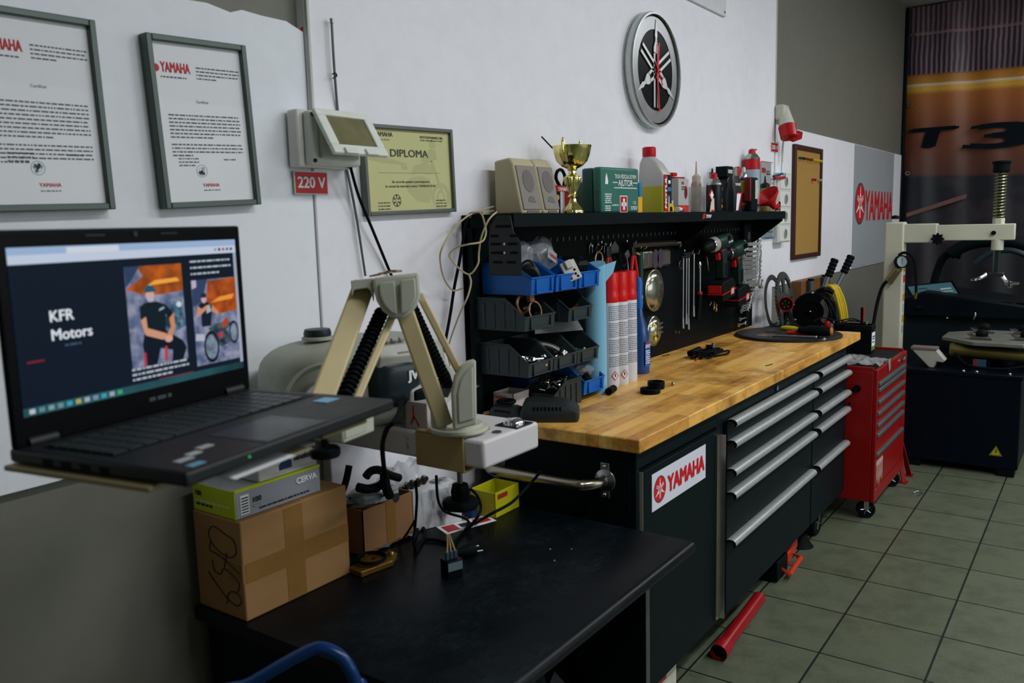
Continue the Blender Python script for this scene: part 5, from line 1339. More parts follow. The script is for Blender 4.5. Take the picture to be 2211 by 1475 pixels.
# lamps on the panel
M_lens = NT('lamp_reflector'); M_lens.base(M_lens.mix(M_lens.noise(9, 3), lin('77766A', 1.2), lin('B0B0A0', 1.3))); M_lens.set(.16, .9); M_lens = M_lens.m
a = pp(1384, 540, .86); b_ = pp(1446, 540, .86); z0, z1 = pp(1384, 582, .86).z, pp(1384, 542, .86).z
t = thing('rectangular_lamp', 'rectangular clear glass motorcycle lamp fixed on the perforated panel', 'lamp', ((a.x + b_.x) / 2, YP, z0))
MB().box(a.x, b_.x, .856, YP, z0, z1).build('lamp_housing', mat('7A7C76', .25, .8, 1.2), t, bev=.012, seg=3)
x0, x1 = a.x + .008, b_.x - .008
MB().box(x0, x1, .852, .857, z0 + .008, z1 - .008).build('lamp_lens', mat('6F6A66', .12, .7, 1.2, .5, 22), t, bev=.006)
for fx in (.42, .60):
    MB().prism(circ((x1 - x0) * fx, (z1 - z0) * .42, .03, .042), (x0, .8516, z0 + .006), UX, UZ, (0, -.0015, 0)).build('lens_oval', mat('5A5266', .15, .6, 1.2, .4, 30), t)
for fx in (.15, .27, .82): MB().box(x0 + (x1 - x0) * fx, x0 + (x1 - x0) * fx + .004, .8505, .853, z0 + .016, z1 - .016).build('lens_rib', mat('9A948C', .2, .7), t)
def round_lamp(px, py, r_px, lab, yellow=False):
    c = pp(px, py, .86); R = abs(pp(px, py + r_px, .86).z - c.z)
    t = thing('round_lamp', lab, 'lamp', (c.x, YP, c.z - R))
    MB().lathe([(R * .98, 0), (R, .008), (R * .98, .018), (R * .93, .020), (R * .92, .016)], (c.x, YP, c.z), 48, (0, -1, 0), cap=False).build('lamp_rim', mat('9A9A88', .2, .9, 1.3), t)
    MB().lathe([(R * .93, .015), (R * .85, .024), (R * .6, .034), (R * .3, .039), (.001, .041)], (c.x, YP, c.z), 48, (0, -1, 0), cap=False).build('lamp_lens', M_lens, t)
    if yellow:
        for dz, s_ in ((.022, .012), (-.004, .016), (-.03, .012)):
            MB().ball((c.x - R * .32, YP - .034, c.z + dz), s_ * .9, .004, s_).build('yellow_print', mat('C2B81E', .4, 0, 1.3), t)
        b = MB(); lines_into(b, (c.x - R * .2, YP - .040, c.z + .03), UX, UZ, R * .8, 3, .02, .007, 4); b.build('lens_print', mat('5A5A58', .4), t)
round_lamp(1414, 627, 46, 'large round clear glass lamp on the perforated panel, below the rectangular lamp')
round_lamp(1413, 715, 33, 'small round lamp with yellow print low on the perforated panel', True)
for px in (1451, 1458):
    q = pp(px, 717); tag(MB().cyl((q.x, YP, q.z), (q.x, YP - .02, q.z), .007, n=10).build('panel_peg', M_chrome), 'small chrome peg right of the lower round lamp', 'peg', 'chrome pegs right of the lower round lamp')
# T bars
for i, (px, y0, y1, lab) in enumerate(((1475, 555, 709, 'leftmost long chrome T bar hanging on the panel'), (1482, 548, 700, 'second long chrome T bar from the left on the panel'), (1487, 548, 711, 'third long chrome T bar from the left on the panel'), (1498, 548, 683, 'shortest chrome T bar, rightmost of the four on the panel'))):
    a = pp(px, y0, .85); b_ = pp(px - 1, y1, .85)
    t = thing('socket_t_bar', lab, 'socket bar', (a.x, .85, b_.z), 0, 'four chrome T bars')
    MB().cyl(a, b_, .0048, n=12).build('shaft', M_chrome, t)
    MB().cyl(b_, b_ + V3((0, 0, .05)), .0085, .0065, 12).build('socket_end', M_chrome, t)
    MB().cyl(a + V3((-.05, .006 * i - .01, .0)), a + V3((.05, .006 * i - .01, .0)), .0065, n=12).build('cross_handle', mat('2A2E30', .3, .7), t)
for px in (1478, 1492): q = pp(px, 545); hook(q.x, q.z, 'chrome hook carrying the T bars')
q = pp(1470, 560, .86); 
tag(MB().tube([q, q + V3((-.02, 0, -.02)), q + V3((-.005, 0, -.045)), q + V3((.01, 0, -.02)), q], .004, 6).build('key_ring', mat('4A4E50', .35, .8)), 'dark ring of small keys left of the T bars', 'key ring')
# ratchet screwdriver
a = pp(1511, 577, .85); b_ = pp(1511, 630, .85); c = pp(1506, 690, .85)
t = thing('ratchet_screwdriver', 'chrome ratchet with a red collar and black grip left of the drills', 'ratchet', a)
MB().cyl(a, b_, .006, n=12).build('shaft', M_chrome, t)
MB().ball(a + V3((0, 0, .012)), .013, .009, .02).build('ratchet_head', M_chrome, t)
MB().cyl(b_, b_ + V3((-.001, 0, -.014)), .012, n=14).build('red_collar', M_red, t)
MB().cyl(b_ + V3((-.001, 0, -.014)), c, .014, .011, 16).build('grip', M_rubber, t, bev=.002)

# cordless drills
def drill(px, py, s, lab, impact=False):
    q = pp(px, py, .80)
    t = thing('cordless_drill', lab, 'drill', q, 0, 'green cordless drills on the panel')
    M = Matrix.Translation(q) @ Matrix.Rotation(-.12, 4, 'Y') @ Matrix.Scale(s, 4)
    def mb(): b = MB(); b.M = M; return b
    G = mat('0F332D', .4, 0, .75, .1, 10); K = mat('15191B', .5, 0, .9)
    mb().lathe([(.024, -.02), (.034, -.012), (.037, .02), (.037, .11), (.030, .125), (.001, .127)], (0, 0, 0), 28, (1, 0, 0)).build('motor_housing', G, t)
    mb().lathe([(.026, -.055), (.032, -.05), (.034, -.02), (.030, -.012)], (0, 0, 0), 28, (1, 0, 0)).build('torque_ring', mat('9A9C94' if not impact else '15191B', .4, .2), t)
    mb().lathe([(.005, -.13), (.012, -.125), (.02, -.10), (.024, -.08), (.024, -.055)], (0, 0, 0), 24, (1, 0, 0)).build('chuck', K, t)
    mb().torus((-.06, 0, 0), UY, UZ, .027, .004, 24, 6).build('chuck_ring', M_chrome, t)
    mb().prism([(.02, -.03), (.085, -.03), (.082, -.07), (.075, -.16), (.03, -.16), (.035, -.07)], (0, .02, 0), UX, UZ, (0, -.04, 0)).build('grip', G if not impact else G, t, bev=.006 * s)
    mb().prism([(.046, -.09), (.082, -.09), (.076, -.15), (.046, -.15)], (0, .0225, 0), UX, UZ, (0, -.045, 0)).build('grip_overmould', K, t, bev=.004 * s)
    mb().box(.012, .03, -.010, .010, -.075, -.042).build('trigger', mat('A0141A', .4, 0, 1.3), t, bev=.003 * s)
    mb().box(.018, .05, -.021, .021, -.038, -.030).build('direction_switch', mat('A0141A', .4), t, bev=.002 * s)
    mb().prism([(-.02, -.165), (.10, -.165), (.125, -.19), (.125, -.215), (-.03, -.215), (-.03, -.185)], (0, .036, 0), UX, UZ, (0, -.072, 0)).build('battery_top', K, t, bev=.004 * s)
    mb().prism([(-.03, -.215), (.125, -.215), (.12, -.25), (-.025, -.25)], (0, .036, 0), UX, UZ, (0, -.072, 0)).build('battery_pack', mat('101416', .5), t, bev=.004 * s)
    mb().box(-.031, .126, -.0372, .0372, -.219, -.214).build('red_trim', mat('A0141A', .4, 0, 1.3), t)
    mb().prism([(.055, -.235), (.095, -.235), (.1, -.205), (.06, -.205)], (0, -.0375, 0), UX, UZ, (0, -.001, 0)).build('battery_badge', mat('B43A34', .4, 0, 1.3), t)
    mb().prism([(.06, -.231), (.09, -.231), (.094, -.210), (.064, -.210)], (0, -.0386, 0), UX, UZ, (0, -.001, 0)).build('badge_field', mat('A9A49C', .5), t)
    if not impact: mb().box(-.032, -.01, -.030, .030, -.212, -.178).build('red_release', mat('A5141C', .4, 0, 1.3), t, bev=.002)
    for k in range(4 if impact else 2): mb().obox((.06 + k * .012, -.0365, .012), (.002, 0, 0), (0, .002, 0), (.004, 0, .010)).build('vent_slot', M_rubber, t)
    b = mb(); lines_into(b, (.055, -.0378, -.008), UX, UZ, .05, 1, 1, .009, 3); b.build('maker_print', mat('9FA6A2', .5), t)
    hook(q.x - .05, q.z - .02, 'chrome hook under the chuck of the ' + lab.split(' hanging')[0])
drill(1545, 526, 1.12, 'nearer green cordless drill hanging on the panel')
drill(1580, 543, 1.12, 'further green cordless drill hanging on the panel', True)
q = pp(1604, 505)
t = thing('black_tool_holder', 'black moulded tool holder high on the panel above the drills', 'holder', q)
MB().box(q.x - .05, q.x + .05, .845, YP, q.z - .05, q.z + .06).build('holder_body', M_black, t, bev=.01)
MB().prism([(-.02, -.02), (.012, -.02), (.012, .02), (-.014, .02)], (q.x, .8445, q.z - .01), UX, UZ, (0, -.002, 0)).build('grey_badge', mat('5A6062', .4, .5), t)
for i, (px, py, lab) in enumerate(((1541, 660, 'small brass bit hanging below the drills'), (1546, 664, 'larger brass bit hanging below the drills'))):
    q = pp(px, py, .86); tag(MB().lathe([(.005, -.022), (.008, -.01), (.005, 0), (.008, .008), (.004, .02)], q, 10).build('brass_bit', mat('A08A50', .3, 1, 1.3)), lab, 'bit')
for i, (px, y0, y1, lab) in enumerate(((1526, 555, 585, 'thin bent wire hanging between the T bars and the drills'), (1534, 642, 660, 'thin wire end hanging under the nearer drill'))):
    tag(MB().tube([pp(px, y0, .85), pp(px + 2, (y0 + y1) / 2, .845), pp(px + (4 if i == 0 else -2), y1, .85)], .003, 6).build('bent_wire', mat('7E7A66', .4, .6)), lab, 'wire')

# combination spanners
M_span = mat('C4C8C8', .2, .85, 1.4, .1, 30)
def spanner(L, lab, loc, ang, grp):
    t = thing('spanner', lab, 'spanner', loc, 0, grp)
    M = Matrix.Translation(V3(loc)) @ Matrix.Rotation(-ang, 4, 'Y')
    s = L / .185
    b = MB(); b.M = M; b.prism([(.02 * s, -.0055 * s), (L - .024 * s, -.0065 * s), (L - .024 * s, .0065 * s), (.02 * s, .0055 * s)], (0, -.0, 0), UX, UZ, (0, -.005 * s, 0)); b.build('spanner_shaft', M_span, t, bev=.0015)
    b = MB(); b.M = M; b.annulus((.012 * s, .001, 0), UX, UZ, (0, -.010 * s, 0), .008 * s, .0155 * s, 24); b.build('ring_end', M_span, t, smooth=40)
    b = MB(); b.M = M
    pts = [(L - .028 * s, -.007 * s), (L - .018 * s, -.016 * s), (L - .002 * s, -.017 * s), (L + .006 * s, -.010 * s), (L - .008 * s, -.006 * s), (L - .009 * s, .005 * s), (L + .004 * s, .011 * s), (L - .003 * s, .017 * s), (L - .018 * s, .016 * s), (L - .028 * s, .007 * s)]
    b.prism(pts, (0, .001, 0), UX, UZ, (0, -.009 * s, 0)); b.build('open_end', M_span, t, bev=.0012)
    return t
z_top = pp(1645, 522, .84).z
xl = pp(1607, 560, .84).x
ORD = ['topmost', 'second', 'third', 'fourth', 'fifth', 'sixth', 'seventh', 'eighth', 'ninth', 'tenth', 'eleventh', 'twelfth']
n1 = [(1645, 522, 1606), (1645, 533, 1607), (1644, 543, 1607), (1643, 552, 1600), (1641, 561, 1596), (1640, 570, 1597), (1639, 579, 1598), (1639, 587, 1600), (1637, 594, 1602), (1635, 602, 1598), (1641, 608, 1601)]
for i, (px, py, pl) in enumerate(n1):
    b_ = pp(px, py, .825); a = pp(pl, py + (11 if i < 3 else 9), .825)
    L = (b_ - a).length; a.x = b_.x - L * .97
    spanner(L, ORD[i] + ' chrome spanner from the top in the upper set at the panel end', (b_.x - L, .84 - .002 * i, b_.z - L * .02), -.02, 'upper set of chrome spanners')
n2 = [(1634, 624), (1633, 632), (1632, 638), (1629, 644), (1628, 651), (1626, 657), (1625, 662), (1622, 668)]
for i, (px, py) in enumerate(n2):
    b_ = pp(px, py, .835); L = .17 - .006 * i
    spanner(L, ORD[i] + ' chrome spanner from the top in the lower set at the panel end', (b_.x - L, .85, b_.z), 0, 'lower set of chrome spanners')
for i, (px, py) in enumerate(((1619, 685), (1616, 697))):
    b_ = pp(px, py, .845); spanner(.12, ('upper', 'lower')[i] + ' of the two small spanners lowest on the panel end', (b_.x - .125, .858, b_.z), 0, 'two small spanners low on the panel')
a = pp(1618, 520, .86); b_ = pp(1618, 700, .86)
tag(MB().box(a.x - .05, a.x - .01, .852, YP, b_.z, a.z).build('spanner_rack', M_black, bev=.003), 'black rack strip holding the chrome spanners at the panel end', 'rack')

# ------------------------------------------------------------------ small things on the worktop
p = PZ(1404, 849, ZB); q = PZ(1420, 841, ZB)
def ring_cap(p, r, h, lab):
    t = thing('plastic_bushing', lab, 'plastic ring', (p.x, p.y, ZB), 0, 'black rings on the worktop')
    MB(t).lathe([(.001, .002), (r * .98, .002), (r, .005), (r, h - .003), (r * .97, h), (r * .86, h), (r * .82, h - .004), (r * .82, .006), (.001, .006)], (0, 0, 0), 32, cap=False).build('cap_ring', M_blackg, t)
    return t
ring_cap(p, .036, .018, 'nearer of two round black plastic rings on the worktop')
ring_cap(V3((q.x + .012, q.y + .012, 0)), .031, .027, 'further and taller of two round black plastic rings on the worktop')
p = PZ(1453, 833, ZB); tag(MB().ball((p.x, p.y, ZB + .007), .008, .008, .007).build('hex_nut', M_steel), 'tiny dark nut on the worktop right of the black rings', 'nut')
p = PZ(1425, 825, ZB)
tag(MB().tube([p + V3((-.02, .01, .004)), p + V3((.0, .0, .03)), p + V3((.02, -.01, .008)), p + V3((.04, -.01, .004))], .0012, 5).build('copper_strand', mat('B8703A', .4, .6, 1.3)), 'thin copper wire strand curling behind the black rings', 'wire')
p = PZ(1525, 768, ZB)
t = thing('wiring_loom', 'tangled black wiring loom lying in the middle of the worktop', 'wiring loom', (p.x, p.y, ZB))
rgb = random.Random(9)
for k in range(5):
    pts = []
    for i in range(9):
        pts.append(p + V3((rgb.uniform(-.15, .10), rgb.uniform(-.045, .045), rgb.uniform(.005, .03))))
    MB().tube(pts, .0042, 6).build('loom_wire', M_rubber, t)
MB().tube([p + V3((-.03, -.05, .005)), p + V3((.05, -.075, .006)), p + V3((.12, -.06, .006)), p + V3((.14, -.04, .006)), p + V3((.08, -.03, .006))], .004, 6).build('loom_wire', M_rubber, t)
MB().cyl(p + V3((-.11, .03, .022)), p + V3((-.03, .02, .03)), .014, n=12).build('rubber_sleeve', M_rubber, t)
MB().obox(p + V3((.03, .0, .03)), (.02, .01, 0), (-.006, .012, 0), (0, 0, .012)).build('connector', M_blackg, t, bev=.002)
MB().cyl(p + V3((.075, .0, .02)), p + V3((.08, 0, .045)), .008, n=10).build('metal_terminal', M_steel, t)
MB().tube([p + V3((-.16, -.02, .004)), p + V3((-.12, -.01, .008)), p + V3((-.09, -.02, .004))], .0035, 5).build('red_wire_end', mat('A83A28', .4), t)
for i, (px, py, lab) in enumerate(((1440, 768, 'thin dark wire scrap on the worktop near the panel'), (1663, 789, 'small curled wire scrap near the front edge of the worktop'))):
    p = PZ(px, py, ZB); tag(MB().tube([p + V3((-.03, .01, .002)), p + V3((0, -.004, .004)), p + V3((.03, .002, .002))], .0016, 5).build('wire_scrap', M_rubber), lab, 'wire')

# round rubber mat with hand tools
mc = V3((-.652, .571, ZB)); mr = .26
t = thing('round_mat', 'large round black rubber mat on the far end of the worktop', 'mat', mc)
MB().lathe([(.001, 0), (mr, 0), (mr, .010), (mr * .97, .014), (mr * .94, .011), (.001, .011)], mc, 64, cap=False).build('mat_disc', mat('15191A', .5, 0, 1.4, .2, 10), t)
n = NT('worn_print'); n.base(n.mix(n.ramp(n.noise(40, 4), ((.42, (0, 0, 0, 1)), (.55, (1, 1, 1, 1)))), lin('15191A', 1.3), lin('7A5848', 1.3))); n.set(.5)
MB().prism([(-.10, -.06), (-.0, -.075), (.02, .05), (-.06, .075)], mc + V3((-.075, .055, .0112)), UX, UY, (0, 0, .0006)).build('worn_print', n.m, t)
zt = ZB + .012
def on(px, py, dz=.012): return PZ(px, py, zt + dz)
def screwdriver(a, b, r, gh, gl, lab, tip=True, cap=None):
    t = thing('screwdriver', lab, 'screwdriver', (b.x, b.y, zt))
    u = (b - a).normalized(); L = (b - a).length; g = b - u * gl
    MB().cyl(a, g, r * .32, n=10).build('blade', M_steel, t)
    MB().lathe([(r * .5, 0), (r * .75, gl * .08), (r * .62, gl * .16), (r, gl * .35), (r, gl * .85), (r * .8, gl)], g, 16, u).build('grip', gh, t)
    if cap: MB().lathe([(r * .8, gl * .97), (r * .72, gl * 1.06), (.001, gl * 1.08)], g, 16, u).build('grip_cap', cap, t)
screwdriver(on(1720, 712, .03), on(1793, 716, .026), .025, M_rubber, .15, 'thick black handled screwdriver with an orange end on the round mat', cap=mat('C06A22', .4, 0, 1.3))
screwdriver(on(1652, 716), on(1752, 720), .014, mat('B5221A', .35, 0, 1.35), .12, 'red handled screwdriver across the round mat')
screwdriver(on(1745, 712), on(1690, 708), .013, mat('B9A81E', .35, 0, 1.35), .10, 'yellow handled screwdriver at the back of the round mat', cap=mat('C9B62A', .4))
a = on(1668, 725); b_ = on(1766, 728)
tag(MB().tube([a, b_ - (b_ - a) * .06, b_, b_ + V3((-.05, -.045, 0))], .0072, 6, False).build('hex_key', M_chrome), 'long bent chrome hex key along the front of the round mat', 'hex key')
a = on(1712, 719, .008)
tag(MB().tube([a, a + V3((.06, -.03, 0)), a + V3((.13, -.09, 0))], .006, 8).build('needle_file', mat('6C6A5A', .4, .4)), 'short dull rod lying under the red screwdriver on the mat', 'rod')

# ------------------------------------------------------------------ low cabinet behind the bench end and what stands on it
LZ = .862
t = thing('low_cabinet', 'low dark cabinet against the wall behind the red tool cart', 'cabinet', (0, .76, FLOOR))
MB().box(-.34, .36, .645, .915, FLOOR, LZ).build('cabinet_body', M_black, t, bev=.004)
MB().box(-.33, .35, .637, .645, FLOOR + .06, LZ - .03).build('cabinet_door', M_black, t, bev=.003)
def dv(px, py, d): return PD(px, py, d)
c = dv(1692, 672, 4.80); c.z = LZ + .17
nrm = V3((.02, -.99, .12)).normalized()
A_, B_ = frame(nrm)
t = thing('sprocket_wheel', 'large grey steel sprocket wheel leaning on the wall behind the round mat', 'sprocket', (c.x, c.y, LZ))
R = .165
def toothed(R, n, dep): return [((R if (i % 4) in (0, 1) else R - dep) * math.cos(2 * PI * i / n), (R if (i % 4) in (0, 1) else R - dep) * math.sin(2 * PI * i / n)) for i in range(n)]
M_cast = mat('565C5A', .4, .7, 1.3, .2, 20)
b = MB(); n_ = 176
o = [c + A_ * x + B_ * y for x, y in toothed(R, n_, .008)]; i_ = [c + A_ * (R * .80 * math.cos(2 * PI * k / n_)) + B_ * (R * .80 * math.sin(2 * PI * k / n_)) for k in range(n_)]
b.rings([i_, o, [p + nrm * .012 for p in o], [p + nrm * .012 for p in i_]], closed=True); b.build('toothed_rim', M_cast, t)
sp = MB()
for k in range(5):
    a = 2 * PI * k / 5 + .3; u = A_ * math.cos(a) + B_ * math.sin(a); v = B_ * math.cos(a) - A_ * math.sin(a)
    sp.prism([(.03, -.022), (.09, -.014), (R * .82, -.03), (R * .82, .03), (.09, .014), (.03, .022)], c, u, v, nrm * .011)
sp.annulus(c, A_, B_, nrm * .012, .02, .05, 30); sp.build('spokes', M_cast, t)
c2 = c + V3((-.03, .05, -.01))
t = thing('brake_disc', 'thin grey brake disc leaning on the wall behind the sprocket wheel', 'brake disc', (c2.x, c2.y, LZ))
MB().annulus(c2, A_, B_, nrm * .005, .13, .16, 48).build('disc_ring', mat('7A7E7C', .3, .9, 1.3), t)
c3 = dv(1697, 657, 4.62); vw = -(c3 - CAM).normalized()
t = thing('red_cable_plug', 'red round five pin cable plug in front of the sprocket wheel', 'plug', c3)
A2, B2 = frame(vw)
MB().lathe([(.034, -.08), (.034, -.02), (.041, -.018), (.041, .01), (.035, .01), (.034, -.01), (.001, -.01)], c3, 32, vw + V3((-.12, .05, 0)), cap=False).build('plug_shell', mat('8A1018', .35, 0, 1.3), t)
MB().disc(c3 - vw * .004, A2, B2, vw * .002, .033, 28).build('plug_face', mat('121314', .5), t)
for k in range(5):
    a = 2 * PI * k / 5 + .5; pc = c3 + A2 * .018 * math.cos(a) + B2 * .018 * math.sin(a)
    MB().cyl(pc - vw * .003, pc + vw * .006, .0035, n=8).build('contact_pin', mat('9A8040', .3, .9, 1.3), t)
MB().tube([c3 - vw * .07, c3 - vw * .1 + V3((.02, 0, -.05)), V3((c3.x + .09, c3.y + .05, LZ + .03)), V3((c3.x + .16, c3.y + .1, LZ + .02))], .012, 8).build('plug_cable', M_rubber, t)
# cable reel
c = dv(1751, 672, 4.72); R = .110; c.z = LZ + R + .004
vw = -(c - CAM); vw.z = 0.02; vw = (vw.normalized() + V3((-.22, .30, 0))).normalized(); A_, B_ = frame(vw)
if B_.z < 0: A_, B_ = -A_, -B_
t = thing('cable_reel', 'round black cable reel with a grey crescent slot behind the round mat', 'cable reel', (c.x, c.y, LZ))
MB().lathe([(.001, 0), (R * .3, 0), (R * .34, -.006), (R * .44, -.006), (R * .48, 0), (R * .93, -.002), (R, -.014), (R, -.03), (R * .9, -.034), (R * .7, -.036), (R * .7, -.09), (R * .9, -.092), (R, -.10), (R, -.115), (.001, -.12)], c, 56, vw, cap=False).build('reel_drum', mat('0B0E10', .25, 0, 1.3, .2, 8), t)
MB().cyl(c, c + vw * .012, .014, n=20).build('hub_bolt', M_blackg, t); MB().ball(c + vw * .014, .006).build('hub_centre', M_chrome, t)
cr = [(R * .86 * math.cos(a), R * .86 * math.sin(a)) for a in [-.75 + 1.6 * i / 18 for i in range(19)]] + [(R * .60 * math.cos(a) + .006, R * .60 * math.sin(a)) for a in [.85 - 1.6 * i / 18 for i in range(19)]]
if (A_.dot(RGT)) < 0: cr = [(-x, y) for x, y in cr][::-1]
MB().prism(cr, c - vw * .0015, A_, B_, vw * .0045).build('crescent_slot', mat('5A5E5C', .5, 0, 1.3, .3, 60), t)
for a, rr in ((1.5, .94), (2.8, .94), (-2.6, .9), (-.9, .95), (-.55, .98)):
    pc = c + A_ * R * rr * math.cos(a) + B_ * R * rr * math.sin(a); MB().ball(pc + vw * .001, .007, n=10, m=6).build('rim_screw', M_chrome, t)
s_ = 1 if A_.dot(RGT) > 0 else -1
MB().ball(c + A_ * s_ * R * .86 - B_ * R * .62 + vw * .012, .018, .018, .022).build('red_knob', M_red, t)
MB().tube([c + A_ * s_ * R * .2 + B_ * R * .98 - vw * .02, c + A_ * s_ * R * .55 + B_ * R * 1.12 - vw * .03, c + A_ * s_ * R * .95 + B_ * R * .95 - vw * .05], .014, 10).build('carry_handle', M_blackg, t)
MB().tube([c + A_ * s_ * R * .75 + B_ * R * .7 + vw * .0, c + A_ * s_ * R * 1.1 + B_ * R * .2 + vw * .02, c + A_ * s_ * R * 1.25 - B_ * R * .4, c + A_ * s_ * R * 1.2 - B_ * R * .8 - vw * .04], .008, 8).build('reel_cable', M_rubber, t)
# wood block with pipe stubs
a = dv(1764, 618, 4.98)
t = thing('wood_block', 'brown wooden block with two grey pipe stubs behind the cable reel', 'wood block', (a.x, .86, LZ))
wd = NT('brown_wood_block'); wd.base(wd.mix(wd.noise(6, 5, stretch=(6, 1, 1)), lin('4A2C12', 1.2), lin('7A4C1E', 1.3))); wd.set(.6)
x0 = PY(1730, 600, .85).x; x1 = PY(1792, 600, .85).x; zt_ = PY(1764, 600, .85).z
MB().box(x0, x1, .845, .912, LZ, zt_).build('block', wd.m, t, bev=.003)
for px, py, r in ((1751, 606, .019), (1781, 597, .019)):
    b_ = PY(px, py, .82); MB().cyl((b_.x, .82, b_.z), (b_.x, .82, LZ), r, n=18).build('pipe_stub', mat('4C5658', .4, .4, 1.2), t)
    MB().cyl((b_.x, .82, b_.z - .001), (b_.x, .82, b_.z + .012), r * 1.08, n=18).build('stub_cap', M_rubber, t)
# bolt cutter with two arms
t = thing('bolt_cutter', 'bolt cutter with grey arms and black finger grips standing behind the cable reel', 'bolt cutter', dv(1785, 690, 4.85))
def arm(g0, g1, s1, d):
    a = dv(*g0, d); b_ = dv(*g1, d); e = dv(*s1, d)
    u = (a - b_).normalized(); L = (a - b_).length
    prof = [(.016, 0)] + [(.019 if i % 2 else .0235, L * (i + 1) / 10) for i in range(9)] + [(.021, L)]
    MB().lathe(prof, b_, 16, u).build('finger_grip', M_rubber, t)
    MB().cyl(e, b_, .0145, .013, 14).build('cutter_arm', mat('5A6264', .35, .5, 1.2), t)
arm((1803, 560), (1788, 598), (1768, 655), 4.80); arm((1838, 553), (1821, 590), (1790, 650), 4.84)
# coiled yellow hose
t = thing('yellow_hose', 'coiled yellow air hose behind the cable reel', 'hose', dv(1805, 690, 4.8))
for k, (dx, m_) in enumerate(((0, 'C0A41A'), (6, 'B89C16'), (-7, 'C0A41A'), (12, 'AE9418'))):
    pts = [dv(1784 + dx, 640, 4.83), dv(1790 + dx * .8, 622 - k, 4.80), dv(1798 + dx * .7, 618, 4.78), dv(1806 + dx * .6, 628, 4.77), dv(1815 + dx * .7, 655, 4.77), dv(1821 + dx * .6, 690, 4.78), dv(1818 + dx * .6, 712, 4.80)]
    MB().tube(pts, .0095, 8).build('hose_loop', mat(m_, .4, 0, 1.3), t)
MB().tube([dv(1812, 640, 4.82), dv(1806, 668, 4.80), dv(1812, 700, 4.80)], .010, 8).build('blue_hose_end', mat('3C5A74', .4), t)

# ------------------------------------------------------------------ red tool cart
KX0, KX1, KF, KB, KZ0, KZ1 = -.552, .172, .157, .575, .062, .742
t = thing('tool_cart', 'red rolling tool cart with seven drawers beyond the workbench', 'tool cart', ((KX0 + KX1) / 2, (KF + KB) / 2, FLOOR))
M_cr = mat('840D0E', .34, 0, 1.1, .08, 6)
MB().box(KX0, KX1, KF + .02, KB, KZ0, KZ1 - .01).build('cart_body', M_cr, t, bev=.004)
for nm, q in (('corner_post', (KX0, KX0 + .022, KF, KF + .02, KZ0, KZ1)), ('corner_post', (KX1 - .05, KX1, KF, KF + .02, KZ0, KZ1)), ('top_rail', (KX0 + .022, KX1 - .05, KF, KF + .02, KZ1 - .058, KZ1)), ('bottom_rail', (KX0 + .022, KX1 - .05, KF, KF + .02, KZ0, KZ0 + .06))):
    MB().box(*q).build(nm, M_cr, t, bev=.003)
for q in ((KX0, KX0 + .012, KF + .02, KB), (KX1 - .012, KX1, KF + .02, KB), (KX0, KX1, KB - .012, KB)): MB().box(q[0], q[1], q[2], q[3], KZ1 - .012, KZ1 + .012).build('rim_edge', M_cr, t, bev=.003)
mt_ = MB().box(KX0 + .012, KX1 - .012, KF + .02, KB - .012, KZ1 - .011, KZ1 - .004).build('ribbed_mat', mat('15191B', .6, 0, 1.3), t)
for k in range(14): MB().box(KX0 + .03 + k * .05, KX0 + .05 + k * .05, KF + .03, KB - .03, KZ1 - .004, KZ1 - .001).build('mat_rib', mat('15191B', .6, 0, 1.3), mt_)
zl = [PY(px, py, KF).z for px, py in ((1901, 813), (1901, 840), (1900, 866), (1899, 891), (1897, 917), (1896, 939), (1895, 980))]
zb = zl[1:] + [KZ0 + .065]
x0, x1 = KX0 + .024, KX1 - .052
for i in range(7):
    zt_ = min(zl[i] + .014, KZ1 - .06); zb_ = zb[i] + (.018 if i < 6 else 0)
    dr = MB().box(x0, x1, KF + .004, KF + .03, zb_, zt_).build('drawer', M_cr, t, bev=.0025)
    MB().box(x0 + .004, x1 - .004, KF - .008, KF + .006, zt_ - .026, zt_ - .006).build('drawer_handle', mat('5A6668', .4, .5, 1.2), dr, bev=.003)
MB().prism([(0, 0), (.07, 0), (.07, .036), (0, .036)], (KX1 - .115, KF - .0012, KZ1 - .05), UX, UZ, (0, .002, 0)).build('maker_badge', M_ink, t)
lines_into(MB(), (KX1 - .105, KF - .0016, KZ1 - .04), UX, UZ, .05, 1, 1, .016, 2).build('badge_print', mat('7E8484', .5), t)
MB().cyl((KX1 - .21, KF, KZ1 - .03), (KX1 - .21, KF - .01, KZ1 - .03), .012, n=14).build('cart_lock', M_chrome, t)
zk = PY(1905, 1010, KF).z
for k in range(5):
    x = x0 + .03 + k * .03
    b = MB(); b.prism([(0, .06), (.012, .065), (.02, .05), (.014, .03), (.018, -.02 - .02 * (k % 2)), (.010, -.05 - .015 * (k % 3)), (.004, -.02), (.004, .03), (-.004, .045)], (x, KF + .0035, zk), UX, UZ, (0, -.001, 0)); b.build('spanner_decal', mat('B5A79A', .5, 0, 1.3), t)
MB().box(KX0 - .001, KX0 + .002, KF + .10, KF + .155, KZ1 - .115, KZ1 - .107).build('side_slot', M_rubber, t)
for y, z in ((KF + .095, KZ1 - .1), ): MB().cyl((KX0 - .012, y, z), (KX0 + .002, y, z), .018, n=18).build('side_knob', M_rubber, t)
for z in (.14, .18): MB().cyl((KX0 - .002, KF + .13, KZ1 - z), (KX0 + .002, KF + .13, KZ1 - z), .007, n=12).build('side_hole', M_rubber, t)
for x, y in ((KX0 + .06, KF + .05), (KX1 - .06, KF + .05), (KX0 + .06, KB - .05), (KX1 - .06, KB - .05)):
    castor(x, y, t, .046, .028, ax=(.92, .38, 0), rim='3A3E40', top=KZ0)
t = thing('cling_film', 'crumpled clear plastic film lying on the left end of the red tool cart', 'plastic film', (KX0 + .12, KF + .15, KZ1))
